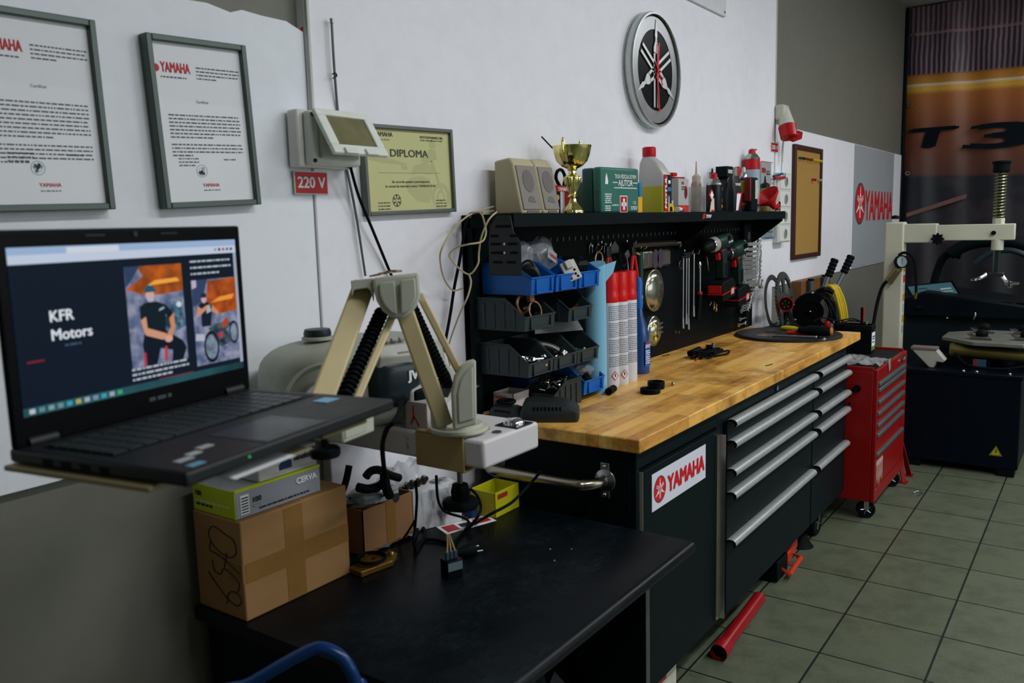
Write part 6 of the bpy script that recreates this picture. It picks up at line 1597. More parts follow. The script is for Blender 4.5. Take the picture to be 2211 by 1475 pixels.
rgb = random.Random(4); b = MB(); nx, ny = 14, 10
vs = [(KX0 + .01 + .25 * i / nx, KF - .004 + .2 * j / ny, KZ1 + .014 + rgb.uniform(0, .022)) for j in range(ny + 1) for i in range(nx + 1)]
b._push(vs, [(j * (nx + 1) + i, j * (nx + 1) + i + 1, (j + 1) * (nx + 1) + i + 1, (j + 1) * (nx + 1) + i) for j in range(ny) for i in range(nx)])
fm = NT('crumpled_film'); fm.base(lin('B0B0B4', 1.2)); fm.set(.2); fm.b.inputs['Alpha'].default_value = .45
b.build('film_sheet', fm.m, t, smooth=15)
MB().prism([(0, 0), (.05, .01), (.06, -.05), (.03, -.06)], (KX0 + .20, KF - .006, KZ1 + .018), UX, UZ, (0, -.001, 0)).build('hanging_corner', fm.m, t)

# battery with jump leads
a = PZ(1872, 752, KZ1 - .002)
t = thing('car_battery', 'black car battery with a white and green label on the red tool cart', 'battery', (.0, .40, KZ1))
bx0, bx1, by0, by1, bh = -.055, .03, .30, .50, .16
MB().box(bx0, bx1, by0, by1, KZ1 - .001, KZ1 + bh).build('battery_case', mat('0D0F11', .35, 0, 1.2), t, bev=.004)
MB().box(bx0 - .003, bx1 + .003, by0 - .003, by1 + .003, KZ1 + bh - .03, KZ1 + bh).build('battery_lid', mat('121517', .4), t, bev=.004)
for y in (.34, .46): MB().cyl(((bx0 + bx1) / 2, y, KZ1 + bh), ((bx0 + bx1) / 2, y, KZ1 + bh + .016), .010, n=12).build('terminal_post', M_steel, t)
MB().box(bx0 + .010, bx1 - .004, by0 - .0012, by0, KZ1 + .02, KZ1 + .118).build('white_label', M_textw, t)
MB().box(bx0 + .010, bx1 - .004, by0 - .0018, by0 - .001, KZ1 + .02, KZ1 + .042).build('green_label_base', mat('3E8A2E', .5, 0, 1.3), t)
for k, z in enumerate((.09, .078, .06)): lines_into(MB(), (bx0 + .022, by0 - .0016, KZ1 + z), UX, UZ, .05, 1, 1, .008, k + 3).build('label_print', M_ink, t)
t = thing('jump_lead', 'black and red battery clamp with thin black leads on the car battery', 'jump lead', (0, .36, KZ1 + bh))
q0 = V3((-.01, .36, KZ1 + bh))
MB().obox(q0 + V3((-.012, 0, .045)), (.006, 0, 0), (0, .006, 0), (-.004, 0, .05)).build('black_jaw', M_rubber, t, bev=.002)
MB().obox(q0 + V3((.014, 0, .048)), (.006, 0, 0), (0, .006, 0), (.008, 0, .045)).build('red_jaw', M_red, t, bev=.002)
MB().tube([q0 + V3((-.01, 0, .012)), q0 + V3((-.06, .04, .035)), q0 + V3((-.14, .1, .03)), q0 + V3((-.2, .16, .05)), q0 + V3((-.24, .2, .03))], .004, 6).build('lead', M_rubber, t)
MB().tube([q0 + V3((.01, 0, .012)), q0 + V3((-.03, .06, .02)), q0 + V3((-.10, .06, .022)), q0 + V3((-.16, .1, .012)), q0 + V3((-.10, .14, .02))], .004, 6).build('lead', M_rubber, t)
# red axle stand
p = PZ(1973, 1062, FLOOR)
t = thing('axle_stand', 'red steel axle stand on the floor behind the tool cart', 'axle stand', (p.x, p.y, FLOOR))
ap = V3((KX1 + .09, KF + .06, FLOOR + .34))
for dx, dy in ((.12, -.06), (.12, .16), (-.04, -.06), (-.04, .16)):
    f_ = V3((ap.x + dx, ap.y + dy, FLOOR + .004)); u = (ap - f_).normalized(); s = u.cross(UZ).normalized()
    MB().obox((ap + f_) / 2, s * .016, s.cross(u) * .003, (ap - f_) / 2).build('stand_leg', M_cr, t)
    MB().box(f_.x - .03, f_.x + .03, f_.y - .02, f_.y + .02, FLOOR, FLOOR + .005).build('stand_foot', M_cr, t)
MB().cyl(ap - UZ * .02, ap + UZ * .1, .024, n=16).build('stand_post', M_cr, t)
tag(MB().tube([PZ(1972, 1064, FLOOR + .005), PZ(1984, 1060, FLOOR + .012), PZ(1992, 1066, FLOOR + .005), PZ(1981, 1070, FLOOR + .006)], .003, 6).build('wire_scrap', M_steel), 'shiny wire scrap on the floor tiles beside the red axle stand', 'wire')

# ------------------------------------------------------------------ tyre changer
MX0, MX1, MY0, MY1, MZ1 = .62, 1.36, -.375, .245, .552
t = thing('tyre_changer', 'dark tyre changing machine with a cream column and swing arm', 'tyre changer', (.99, -.06, FLOOR))
M_mc = mat('0A121C', .38, 0, .9, .12, 5); M_ar = mat('B4B5A2', .42, 0, 1.3, .12, 6)
MB().box(MX0, MX1, MY0, MY1, FLOOR + .045, MZ1).build('machine_cabinet', M_mc, t, bev=.006)
MB().box(MX0 - .006, MX1, MY0 - .006, MY1 + .006, MZ1 - .012, MZ1 + .012).build('cabinet_top', M_mc, t, bev=.004)
for x, y in ((MX0 + .05, MY0 + .06), (MX0 + .05, MY1 - .06), (MX1 - .06, MY0 + .06), (MX1 - .06, MY1 - .06)): MB().box(x - .045, x + .045, y - .045, y + .045, FLOOR, FLOOR + .046).build('machine_foot', M_rubber, t, bev=.004)
cy, cz = PX(2150, 975, MX0 - .0005).y, PX(2150, 975, MX0).z
MB().prism([(-.033, -.026), (.033, -.026), (0, .034)], (MX0, cy, cz), (0, -1, 0), UZ, (-.001, 0, 0)).build('warning_triangle', mat('B5A51E', .4, 0, 1.2), t)
b = MB()
for q in (((-.029, -.024), (.029, -.024), (.026, -.021), (-.026, -.021)), ((.029, -.024), (0, .030), (0, .025), (.025, -.022)), ((-.029, -.024), (-.025, -.022), (0, .025), (0, .030))): b.prism(q, (MX0 - .001, cy, cz), (0, -1, 0), UZ, (-.0006, 0, 0))
b.build('triangle_border', M_ink, t)
MB().prism([(.002, .014), (-.006, -.004), (.0, -.004), (-.003, -.018), (.007, .001), (.001, .001), (.007, .014)], (MX0 - .001, cy, cz), (0, -1, 0), UZ, (-.0008, 0, 0)).build('lightning_mark', M_ink, t)
for px in (2079, 2108, 2180): q = PX(px, 803, MX0); MB().ball((MX0 + .03, q.y, MZ1 + .014), .009, n=10, m=6).build('cabinet_bolt', M_chrome, t)
# column, arm and shaft
cx0, cx1, cy0, cy1 = .965, 1.06, .342, .46
MB().box(cx0, cx1, cy0, cy1, FLOOR + .3, 1.452).build('column', M_ar, t, bev=.012, seg=3)
MB().box(1.0, 1.36, .24, .46, FLOOR + .05, .5).build('column_base', M_mc, t, bev=.005)
MB().box(cx0 + .006, cx1 - .006, .155, cy0 + .02, 1.318, 1.438).build('arm_sleeve', M_ar, t, bev=.006)
MB().box(cx0 + .014, cx1 - .014, -.268, .16, 1.330, 1.428).build('swing_arm', M_ar, t, bev=.005)
k = PX(2025, 516, cx0); c = V3((cx0 - .002, k.y, k.z))
b = MB(); b.prism([((.033 + .006 * math.cos(8 * a)) * math.cos(a), (.033 + .006 * math.cos(8 * a)) * math.sin(a)) for a in [2 * PI * i / 64 for i in range(64)]], c, (0, -1, 0), UZ, (-.022, 0, 0)); b.build('star_knob', M_rubber, t, bev=.003)
q = PX(2145, 503, cx0); MB().cyl((cx0 + .016, q.y, q.z), (cx0 - .004, q.y, q.z), .013, n=16).build('arm_bolt', M_rubber, t)
sy = PX(2155, 500, 1.01).y; sxx = 1.012
MB().cyl((sxx, sy, 1.425), (sxx, sy, 1.462), .034, n=6).build('shaft_boss', M_ar, t, bev=.003)
MB().cyl((sxx, sy, 1.268), (sxx, sy, 1.335), .034, n=20).build('guide_boss', M_ar, t, bev=.003)
MB().cyl((sxx, sy, 1.12), (sxx, sy, 1.80), .020, n=6).build('hex_shaft', mat('2E3C38', .3, .7, 1.2), t)
b = MB(); turns = 15
b.tube([(sxx + .031 * math.cos(2 * PI * i / 12), sy + .031 * math.sin(2 * PI * i / 12), 1.462 + .275 * i / (12 * turns)) for i in range(12 * turns + 1)], .0042, 6, False); b.build('coil_spring', mat('A3A27A', .25, .9, 1.2), t)
MB().lathe([(.040, 0), (.046, .006), (.046, .05), (.052, .055), (.052, .066), (.03, .070)], (sxx, sy, 1.735), 28).build('shaft_cap', M_rubber, t)
MB().obox((sxx, sy, 1.12), (.03, 0, 0), (0, .045, 0), (0, 0, .014)).build('head_block', mat('3A4240', .35, .8), t, bev=.005)
b = MB(); b.tube([(sxx - .01, sy + .05, 1.12), (sxx - .03, sy + .09, 1.095), (sxx - .03, sy + .13, 1.085)], [.016, .006], 8); b.build('duck_bill', M_chrome, t)
b = MB(); b.tube([(sxx - .01, sy - .03, 1.115), (sxx - .03, sy - .07, 1.075), (sxx - .03, sy - .13, 1.07)], [.014, .008], 8); b.build('duck_bill', M_chrome, t)
MB().torus((sxx - .034, sy - .075, 1.062), UY, UZ, .016, .006, 16, 6).build('head_roller', M_chrome, t)
# stickers down the column side
zs = [1.16, 1.09, 1.03, .97, .90, .83, .76]
for i, z in enumerate(zs): MB().box(cx0 + .02, cx0 + .075, cy0 - .001, cy0 + .001, z - .028, z + .02).build('column_sticker', mat(('9A7A1E', '9A2A22', '9AA0A4', 'A8801E', '9AA0A4', 'A8801E', '8A8E92')[i], .5), t)
# turntable and jaws
tz = .712; tcx, tcy = 1.03, -.235
oc = [(.30, .12), (.12, .30), (-.12, .30), (-.30, .12), (-.30, -.12), (-.12, -.30), (.12, -.30), (.30, -.12)]
M_tt = mat('74776E', .42, .5, 1.25, .25, 14)
MB().prism([(x * 1.05, y * 1.08) for x, y in oc], (tcx, tcy, tz), UX, UY, (0, 0, .022)).build('turntable', M_tt, t, bev=.003)
MB().cyl((tcx, tcy, MZ1), (tcx, tcy, tz), .07, n=24).build('turntable_shaft', M_mc, t)
MB().cyl((tcx - .22, tcy + .25, tz - .045), (tcx - .24, tcy - .16, tz - .06), .036, n=20).build('clamp_cylinder', mat('6A6436', .35, .7, 1.15), t)
for s in (.25, -.16): MB().cyl((tcx - .221 - (.018 if s < 0 else 0), tcy + s - .012, tz - .045 - (.014 if s < 0 else 0)), (tcx - .221 - (.018 if s < 0 else 0), tcy + s + .012, tz - .045 - (.014 if s < 0 else 0)), .042, n=20).build('cylinder_end', mat('5A5634', .4, .7), t)
for dx, dy in ((-.17, .10), (-.12, -.13), (.16, .12), (.17, -.1)):
    p = V3((tcx + dx, tcy + dy, tz + .022))
    j = MB().prism([(-.06, -.035), (.06, -.035), (.03, .03), (-.03, .03)], p, UY, UX, (0, 0, .02)).build('clamp_slide', mat('5C5F58', .35, .7, 1.2), t, bev=.004)
    MB().ball(p + V3((0, 0, .035)), .036, .036, .028).build('jaw_pad', M_rubber, j)
    MB().obox(p + V3((-.01, .055, .024)), (.01, .014, .006), (.012, -.012, 0), (0, 0, .003)).build('jaw_tip', M_chrome, j)
MB().tube([(tcx - .30, tcy + .22, .66), (tcx - .36, tcy + .14, .60), (tcx - .33, tcy - .05, .59), (tcx - .26, tcy - .2, .62)], .006, 6).build('air_line', M_rubber, t)
q = PX(2115, 783, .78)
MB().box(.777, .78, q.y - .035, q.y + .035, q.z - .03, q.z + .02).build('maker_plate', mat('2A4A5A', .4), t)
MB().box(.7755, .7775, q.y + .014, q.y + .026, q.z - .03, q.z + .02).build('plate_stripe', M_red, t)
MB().box(.78, .86, q.y - .05, q.y + .05, MZ1 + .012, q.z + .02).build('pedal_box', M_mc, t)
# white bead protector
q = PX(2000, 775, .70)
t = thing('bead_protector', 'white plastic wedge standing on the left corner of the tyre changer', 'wedge', (.72, .12, MZ1 + .012))
z0 = MZ1 + .012
MB().prism([(.215, z0 + .10), (.215, z0 + .115), (.10, z0 + .115), (.055, z0 + .055), (.075, z0 + .045), (.11, z0 + .085), (.13, z0 + .0), (.105, z0), (.09, z0 + .005)][:0] or [(.23, z0 + .11), (.09, z0 + .115), (.035, z0 + .05), (.05, z0 + .035), (.085, z0 + .04), (.10, z0), (.125, z0)], (.70, 0, 0), UY, UZ, (.08, 0, 0)).build('wedge_body', mat('A3A29A', .5, 0, 1.2), t, bev=.006)
MB().box(.695, .785, .085, .232, z0 + .108, z0 + .125).build('top_strip', mat('6E625C', .5), t, bev=.003)
# tyre inflator with gauge
t = thing('tyre_inflator', 'tyre inflator with a round gauge and hoses hanging on the cream column', 'tyre inflator', PX(1940, 570, .93))
g = PX(1947, 565, .925); vw = V3((-.75, -.66, .12)).normalized(); A_, B_ = frame(vw)
MB().lathe([(.001, -.03), (.036, -.03), (.042, -.02), (.042, .006), (.036, .008), (.034, .002), (.001, .002)], g, 32, vw, cap=False).build('gauge_case', M_rubber, t)
MB().disc(g + vw * .0025, A_, B_, vw * .001, .034, 28).build('gauge_dial', mat('7E8C90', .4, 0, 1.3), t)
MB().obox(g + vw * .0045, A_ * .001, B_ * .020, vw * .0006).build('gauge_needle', M_ink, t)
h0 = PX(1938, 580, .93); h1 = PX(1915, 607, .93)
MB().cyl(h0, h1, .026, .019, 16).build('inflator_body', mat('7A7458', .35, .7, 1.2), t, bev=.003)
MB().obox(PX(1933, 598, .925), (.004, 0, 0), (0, .012, -.0), (0, .03, -.05)).build('trigger_lever', mat('6E6650', .4, .6), t)
MB().tube([h1, PX(1904, 622, .92), PX(1893, 660, .90), PX(1886, 700, .86), PX(1882, 720, .84)], .011, 8).build('supply_hose', M_rubber, t)
MB().tube([PX(1940, 552, .925), PX(1950, 546, .925), PX(1964, 549, .92), PX(1974, 565, .92), PX(1978, 600, .915), PX(1978, 632, .91)], .009, 8).build('filler_hose', M_rubber, t)
MB().cyl(PX(1978, 632, .91), PX(1976, 645, .91), .009, n=10).build('brass_chuck', mat('8A6A2A', .3, .9, 1.2), t)
for px, w_ in ((1924, .05), (1938, .03)): pass
tag(MB().lathe([(.02, 0), (.026, .008), (.02, .02), (.008, .024)], PX(1933, 473, 1.0), 16).build('column_cap_knob', M_rubber), 'small black knob on top of the cream column', 'knob')

# ------------------------------------------------------------------ wheel balancer behind
t = thing('wheel_balancer', 'dark wheel balancing machine with a teal control panel behind the tyre changer', 'wheel balancer', (1.85, .0, FLOOR))
M_wb = mat('0B161B', .45, 0, .8, .12, 6)
MB().box(1.56, 2.2, -.40, .43, FLOOR, .80).build('balancer_cabinet', mat('11242A', .45, 0, .8), t, bev=.02, seg=3)
MB().prism([(.46, .79), (.46, .90), (.30, .965), (-.42, .87), (-.42, .79)], (1.48, 0, 0), UY, UZ, (.70, 0, 0)).build('weight_tray', M_wb, t, bev=.012)
for y0 in (.10, -.04, -.18, -.30): MB().obox((1.60, y0, .905 - (.24 - y0) * .05 + .012), (.06, 0, 0), (0, .05, 0), (0, 0, .010)).build('tray_divider', M_blackg, t, bev=.004)
q = [PX(1957, 622, 1.62), PX(2045, 609, 1.78), PX(2085, 650, 1.62), PX(1986, 656, 1.50)]
pc = (q[0] + q[1] + q[2] + q[3]) / 4
u = ((q[1] - q[0]) + (q[2] - q[3])).normalized(); v = ((q[0] - q[3]) + (q[1] - q[2])); v = (v - u * v.dot(u)).normalized(); nn = u.cross(v)
hw, hh = ((q[1] - q[0]).length + (q[2] - q[3]).length) / 4, ((q[0] - q[3]).length + (q[1] - q[2]).length) / 4
pn = MB().obox(pc - nn * .015, u * (hw + .025), v * (hh + .025), nn * .013).build('control_housing', M_blackg, t, bev=.006)
MB().obox(pc, u * hw, v * hh, nn * .002).build('control_panel', mat('3C5C66', .35, 0, 1.2, .08, 8), t)
for a, b_, w_, h_, c_ in ((-.55, .25, .08, .06, '6A1A1E'), (.25, .1, .08, .06, '8A1A1E'), (-.2, -.3, .18, .1, '20343C'), (.1, -.35, .04, .2, '9AA0A0'), (.6, .35, .25, .07, '8FA0A4'), (.6, .05, .26, .06, '7A8C92'), (.65, -.25, .2, .05, '7A8C92'), (-.5, -.25, .14, .12, '24383F'), (-.4, .62, .2, .05, '24383F')):
    MB().obox(pc + u * hw * a + v * hh * b_ + nn * .003, u * hw * w_, v * hh * h_, nn * .0015).build('panel_key', mat(c_, .4), pn)
MB().tube([PX(2016, 612, 1.95), PX(2022, 590, 1.95), PX(2034, 560, 1.95), PX(2052, 548, 1.95), PX(2075, 552, 1.95)], .028, 12).build('hood_arm', M_rubber, t)
pts = [PX(2050, 548, 1.9), PX(2090, 528, 1.9), PX(2140, 520, 1.9), PX(2200, 527, 1.9), PX(2260, 550, 1.9)]
MB().tube(pts, .045, 12).build('wheel_hood', M_wb, t)
MB().tube([PX(2105, 570, 1.8), PX(2140, 546, 1.8), PX(2190, 542, 1.8), PX(2250, 570, 1.8)], .02, 10).build('hood_rim', mat('16262C', .4), t)
MB().tube([PX(2102, 690, 1.48), PX(2106, 680, 1.48), PX(2104, 668, 1.50)], .007, 8).build('caliper_rod', M_steel, t)
MB().cyl(PX(2047, 743, 1.55), PX(2047, 743, 1.40), .03, n=16).build('side_knob', M_rubber, t)
q = PX(2045, 687, 1.478); MB().ball(q, .008).build('tray_screw', M_chrome, t)

# ------------------------------------------------------------------ black desk
TZ, TX0, TX1, TY0, TY1 = .67, -3.885, -2.945, .092, .893
t = thing('black_desk', 'worn black desk with a rounded front edge in front of the workbench', 'desk', ((TX0 + TX1) / 2, .5, FLOOR))
dn = NT('worn_black_laminate'); nz = dn.noise(5, 7, .7); sc_ = dn.noise(60, 4, .7, stretch=(1, 6, 1))
dn.base(dn.mix(dn.ramp(dn.math('MULTIPLY', nz, sc_), ((.25, (0, 0, 0, 1)), (.42, (1, 1, 1, 1)))), lin('060E14', .8), lin('1A272C', .8)))
dn.set(.3); dn.b.inputs['Specular IOR Level'].default_value = .14; dn.l.new(dn.math('MULTIPLY_ADD', nz, .4, .16), dn.b.inputs['Roughness'])
prof = [(TY1, TZ), (TY0 + .016, TZ), (TY0 + .006, TZ - .004), (TY0, TZ - .013), (TY0, TZ - .022), (TY0 + .006, TZ - .03), (TY1, TZ - .03)]
MB().prism(prof, (TX0, 0, 0), UY, UZ, (TX1 - TX0, 0, 0)).build('desk_top', dn.m, t, smooth=50)
MB().box(TX0 + .03, TX0 + .05, .2, TY1, FLOOR, TZ - .03).build('side_panel', M_black, t, bev=.002)
r_ = MB().box(TX1 - .032, TX1 - .010, .222, TY1, FLOOR, TZ - .03).build('side_panel', M_black, t, bev=.002)
MB().box(TX1 - .032, TX1 - .010, .2205, .2225, FLOOR, TZ - .03).build('panel_edge_strip', mat('3A4240', .4), r_)
MB().box(TX0 + .05, TX1 - .032, TY1 - .02, TY1, .25, TZ - .03).build('back_panel', M_black, t)
bag((-3.2, .55, FLOOR + .21), .2, .2, .2, 'dark crumpled plastic bag on the floor under the black desk', 33, 'refuse_bag', mat('07090B', .25, 0, 1.0))
for i, (px, py, h, lab) in enumerate(((1188, 1187, 'B0962E', 'tiny yellow crumb on the black desk'), (1197, 1212, '8A9294', 'tiny pale crumb on the black desk below the yellow one'), (1234, 1187, '6A7274', 'tiny grey crumb on the black desk right of the yellow one'))):
    p = PZ(px, py, TZ); tag(MB().ball((p.x, p.y, TZ + .0015), .0025, .002, .0015, 8, 5).build('crumb', mat(h, .6)), lab, 'crumb')

# ------------------------------------------------------------------ cardboard cartons and glove boxes
def carton(x0, x1, y0, y1, z0, z1, m, name, lab, tapes=(), cat='cardboard box', bow=.004):
    t = thing(name, lab, cat, ((x0 + x1) / 2, (y0 + y1) / 2, z0))
    MB().box(x0, x1, y0, y1, z0, z1).build('carton', m, t, bev=bow, seg=3)
    return t
BXa = (-3.872, -3.566, .723, .890, TZ, .893)
t = carton(*BXa, M_card, 'cardboard_box', 'large taped cardboard box at the left end of the black desk')
x0, x1, y0, y1, z0, z1 = BXa
MB().box(x0 + .115, x0 + .168, y0 - .0008, y0 + .001, z0 + .004, z1 - .004).build('packing_tape', M_tape, t)
MB().box(x0 + .006, x1 - .002, y0 - .0013, y0 + .001, z0 + .085, z0 + .128).build('packing_tape', M_tape, t)
MB().box(x0 + .115, x0 + .168, y0 + .002, y1 - .004, z1 - .001, z1 + .0008).build('packing_tape', M_tape, t)
MB().box(x0 - .0008, x0 + .001, y0 + .002, y0 + .05, z0 + .085, z0 + .128).build('packing_tape', M_tape, t)
M_pen = mat('241A12', .7)
def stroke(pts, nm):
    MB().tube([V3((x0 - .0008, y1 - .01 - a * .15, z0 + .012 + b * .19)) for a, b in pts], .0013, 5).build(nm, M_pen, t)
stroke([(.72, .92), (.42, .98), (.30, .86), (.45, .72), (.75, .66), (.92, .74), (.88, .88), (.72, .92)], 'pen_digit')
stroke([(.34, .80), (.30, .68), (.42, .66), (.62, .62), (.98, .50)], 'pen_digit'); stroke([(.70, .70), (.62, .52)], 'pen_digit')
stroke([(.34, .56), (.38, .44), (.52, .42), (.60, .50), (.80, .46), (.94, .38), (.90, .28)], 'pen_digit')
stroke([(.22, .40), (.40, .28), (.66, .14), (.86, .10), (.96, .18), (.86, .26), (.68, .22), (.62, .08)], 'pen_digit')
def glovebox(x0, x1, y0, y1, z0, z1, front, end, lab):
    t = thing('glove_box', lab, 'box', ((x0 + x1) / 2, (y0 + y1) / 2, z0))
    MB().box(x0, x1, y0, y1, z0, z1).build('carton', front, t, bev=.002)
    MB().box(x0 - .0012, x0 + .001, y0 + .001, y1 - .001, z0 + .001, z1 - .001).build('end_panel', end, t)
    return t
gy0, gy1, gz0, gz1, gx0, gx1 = .738, .888, .894, .957, -3.868, -3.632
t = glovebox(gx0, gx1, gy0, gy1, gz0, gz1, mat('85888E', .45, 0, 1.25, .06), mat('A7B41C', .45, 0, 1.3, .05), 'grey disposable glove box with a lime green end on the cardboard box')
MB().box(gx0, gx1, gy0 - .0008, gy0 + .01, gz1 - .004, gz1 + .0008).build('lime_edge', mat('A7B41C', .45), t)
E_, N_ = V3((0, -1, 0)), UZ
for s_, u, v, cap, m_ in (('100', .012, .036, .012, M_ink), ):
    b = MB(); txt_into(b, s_, (gx0 - .0016, gy1 - u, gz0 + v), E_, N_, cap, bold=.03, depth=.0005); b.build('label_lettering', m_, t)
for v, w_, m_ in ((.036, .0, M_ink), (.022, .12, mat('C2CB7A', .5)), (.014, .06, M_ink)):
    if w_: lines_into(MB(), (gx0 - .0016, gy1 - .012, gz0 + v), E_, N_, w_, 1, 1, .005, int(v * 999)).build('label_print', m_, t)
MB().box(gx0 + .012, gx0 + .034, gy0 - .001, gy0, gz0 + .008, gz0 + .05).build('barcode_field', M_textw, t)
for k in range(6): MB().box(gx0 + .014, gx0 + .032, gy0 - .0016, gy0 - .001, gz0 + .011 + k * .0062, gz0 + .014 + k * .0062).build('barcode_bar', M_ink, t)
b = MB(); txt_into(b, '100', (gx0 + .045, gy0 - .001, gz0 + .028), UX, UZ, .012, bold=.02, depth=.0005); b.build('label_lettering', M_ink, t)
b = MB(); txt_into(b, 'MAX', (gx0 + .045, gy0 - .001, gz0 + .015), UX, UZ, .008, bold=.02, depth=.0005); b.build('label_lettering', mat('A9ABB0', .5), t)
b = MB(); txt_into(b, 'CERVA', (gx1 - .012, gy0 - .001, gz0 + .036), UX, UZ, .014, 'R', .05, depth=.0005); b.build('label_lettering', M_textw, t)
lines_into(MB(), (gx0 + .06, gy0 - .001, gz0 + .009), UX, UZ, .14, 1, 1, .004, 5).build('label_print', M_ink, t)
t = glovebox(-3.80, -3.636, .742, .888, .9585, 1.012, mat('A9AAA6', .5, 0, 1.3, .05), mat('A3A4A6', .5, 0, 1.25), 'white disposable glove box on top of the grey and green one, under the laptop')
b = MB(); txt_into(b, 'nbulex', (-3.65, .741, .984), UX, UZ, .014, 'R', .03, depth=.0005); b.build('label_lettering', mat('1E2E4E', .5), t)
MB().prism([(0, 0), (.035, 0), (.035, .016), (.018, .026), (0, .012)], (-3.745, .7412, .972), UX, UZ, (0, -.0006, 0)).build('blue_print', mat('1E2E5A', .5), t)
b = MB(); txt_into(b, 'y', (-3.642, .741, .999), UX, UZ, .010, 'R', .05, depth=.0005); b.build('label_lettering', mat('1E2E4E', .5), t)

# second cardboard box with things in its mouth
c0, c1, d0, d1, zt_ = -3.478, -3.288, .765, .885, .792
t = thing('cardboard_box', 'smaller open cardboard box beside the large taped one', 'cardboard box', ((c0 + c1) / 2, .82, TZ))
b = MB(); b.box(c0, c1, d0, d0 + .003, TZ, zt_).box(c0, c1, d1 - .003, d1, TZ, zt_).box(c0, c0 + .003, d0, d1, TZ, zt_).box(c1 - .003, c1, d0, d1, TZ, zt_).box(c0, c1, d0, d1, TZ, TZ + .003)
b.build('carton', mat('86613F', .78, 0, 1.25, .14, 7, .1), t)
MB().box(c0 + .085, c0 + .12, d0 - .0008, d0, TZ + .003, zt_ - .003).build('packing_tape', M_tape, t)
MB().disc((c0 + .125, d0 - .0006, zt_), UX, UZ, (0, -.0004, 0), .013, 20).build('finger_notch', M_ink, t)
bag((-3.385, .825, .80), .085, .05, .022, 'grey plastic bag stuffed into the smaller cardboard box', 41, 'plastic_bag', mat('8A9092', .25, 0, 1.2, .2, 20))
t = thing('silver_film_bag', 'shiny crumpled clear bag of dark parts behind the smaller cardboard box', 'plastic bag', (-3.26, .86, .78))
rgb = random.Random(14); b = MB(); nx, ny = 16, 9
vs = [(-3.33 + .18 * i / nx, .80 + .085 * j / ny, .80 + .05 * math.sin(j * .5) + rgb.uniform(-.012, .018)) for j in range(ny + 1) for i in range(nx + 1)]
b._push(vs, [(j * (nx + 1) + i, j * (nx + 1) + i + 1, (j + 1) * (nx + 1) + i + 1, (j + 1) * (nx + 1) + i) for j in range(ny) for i in range(nx)])
b.build('bag_film', M_milky, t, smooth=15)
for k in range(4): MB().cyl((-3.27 + k * .025, .81, .785), (-3.27 + k * .025, .80, .80), .011, n=12).build('bagged_part', mat('26241E', .3, .5), t)
tag(MB().tube([PY(754, 1005, .82), PY(748, 1035, .82), PY(740, 1060, .82)], .009, 10).build('hose_stub', M_rubber), 'short black hose stub sticking up between the two cardboard boxes', 'hose')
t = thing('trigger_clamp', 'black plastic trigger clamp lying on the smaller cardboard box', 'clamp', PY(820, 1050, .80))
MB().tube([PY(790, 1030, .80), PY(800, 1018, .80), PY(818, 1015, .79), PY(842, 1026, .785), PY(862, 1032, .785)], .011, 10).build('clamp_jaw', M_rubber, t)
MB().tube([PY(772, 1052, .80), PY(795, 1056, .79), PY(818, 1050, .785), PY(828, 1040, .785)], .012, 10).build('clamp_grip', M_rubber, t)
MB().tube([PY(830, 1025, .77), PY(833, 1050, .762), PY(842, 1072, .758)], .013, 10).build('clamp_body', M_rubber, t)
# white box with dark scribble and packing film
q0 = PZ(893, 1150, TZ); q1 = PZ(998, 1125, TZ); u = (q1 - q0); u.z = 0; L = u.length; u = u.normalized(); v = V3((-u.y, u.x, 0))
t = thing('white_box', 'white carton with grey dirt smears standing behind the loose cables', 'box', q0)
wn = NT('smeared_white_card'); wn.base(wn.mix(wn.ramp(wn.noise(16, 5, stretch=(1, 1, .35)), ((.52, (0, 0, 0, 1)), (.68, (1, 1, 1, 1)))), lin('B9BBBE', 1.3), lin('3A3E40', 1.0))); wn.set(.6)
MB().obox(q0 + u * L / 2 + v * .045 + UZ * .055, u * L / 2, v * .045, UZ * .055).build('carton', wn.m, t, bev=.002)
t = thing('packing_film', 'grey crumpled packing film sticking out under the cardboard box', 'plastic film', PZ(840, 1175, TZ))
rgb = random.Random(6); b = MB(); nx, ny = 10, 3
vs = []
for j in range(ny + 1):
    for i in range(nx + 1):
        p = PZ(806 + 85 * i / nx, 1196 - 34 * i / nx - 10 * j / ny, TZ); vs.append((p.x, p.y, TZ + .002 + rgb.uniform(0, .012)))
b._push(vs, [(j * (nx + 1) + i, j * (nx + 1) + i + 1, (j + 1) * (nx + 1) + i + 1, (j + 1) * (nx + 1) + i) for j in range(ny) for i in range(nx)])
b.build('film_sheet', mat('5E6462', .25, 0, 1.1, .5, 40), t, smooth=15)
# yellow open box
yx0, yx1, yy0, yy1, yz = -3.075, -2.955, .645, .735, .775 - .03
t = thing('yellow_parts_box', 'open yellow plastic parts box on the black desk beside the workbench', 'parts box', ((yx0 + yx1) / 2, .69, TZ))
b = MB(); b.box(yx0, yx1, yy0, yy0 + .003, TZ, yz).box(yx0, yx1, yy1 - .003, yy1, TZ, yz).box(yx0, yx0 + .003, yy0, yy1, TZ, yz).box(yx1 - .003, yx1, yy0, yy1, TZ, yz).box(yx0, yx1, yy0, yy1, TZ, TZ + .003)
b.build('box_shell', mat('A8A61A', .4, 0, 1.3, .14, 14), t, bev=.001)
MB().box(yx0 + .012, yx0 + .06, yy0 - .0008, yy0, yz - .022, yz - .008).build('red_mark', mat('8A2A1E', .5), t)
tag(MB().box(-3.11, -3.085, .70, .735, TZ, TZ + .05).build('blue_plastic_cap', mat('16315E', .4, 0, 1.2), bev=.004), 'small dark blue plastic block between the white carton and the yellow box', 'block')
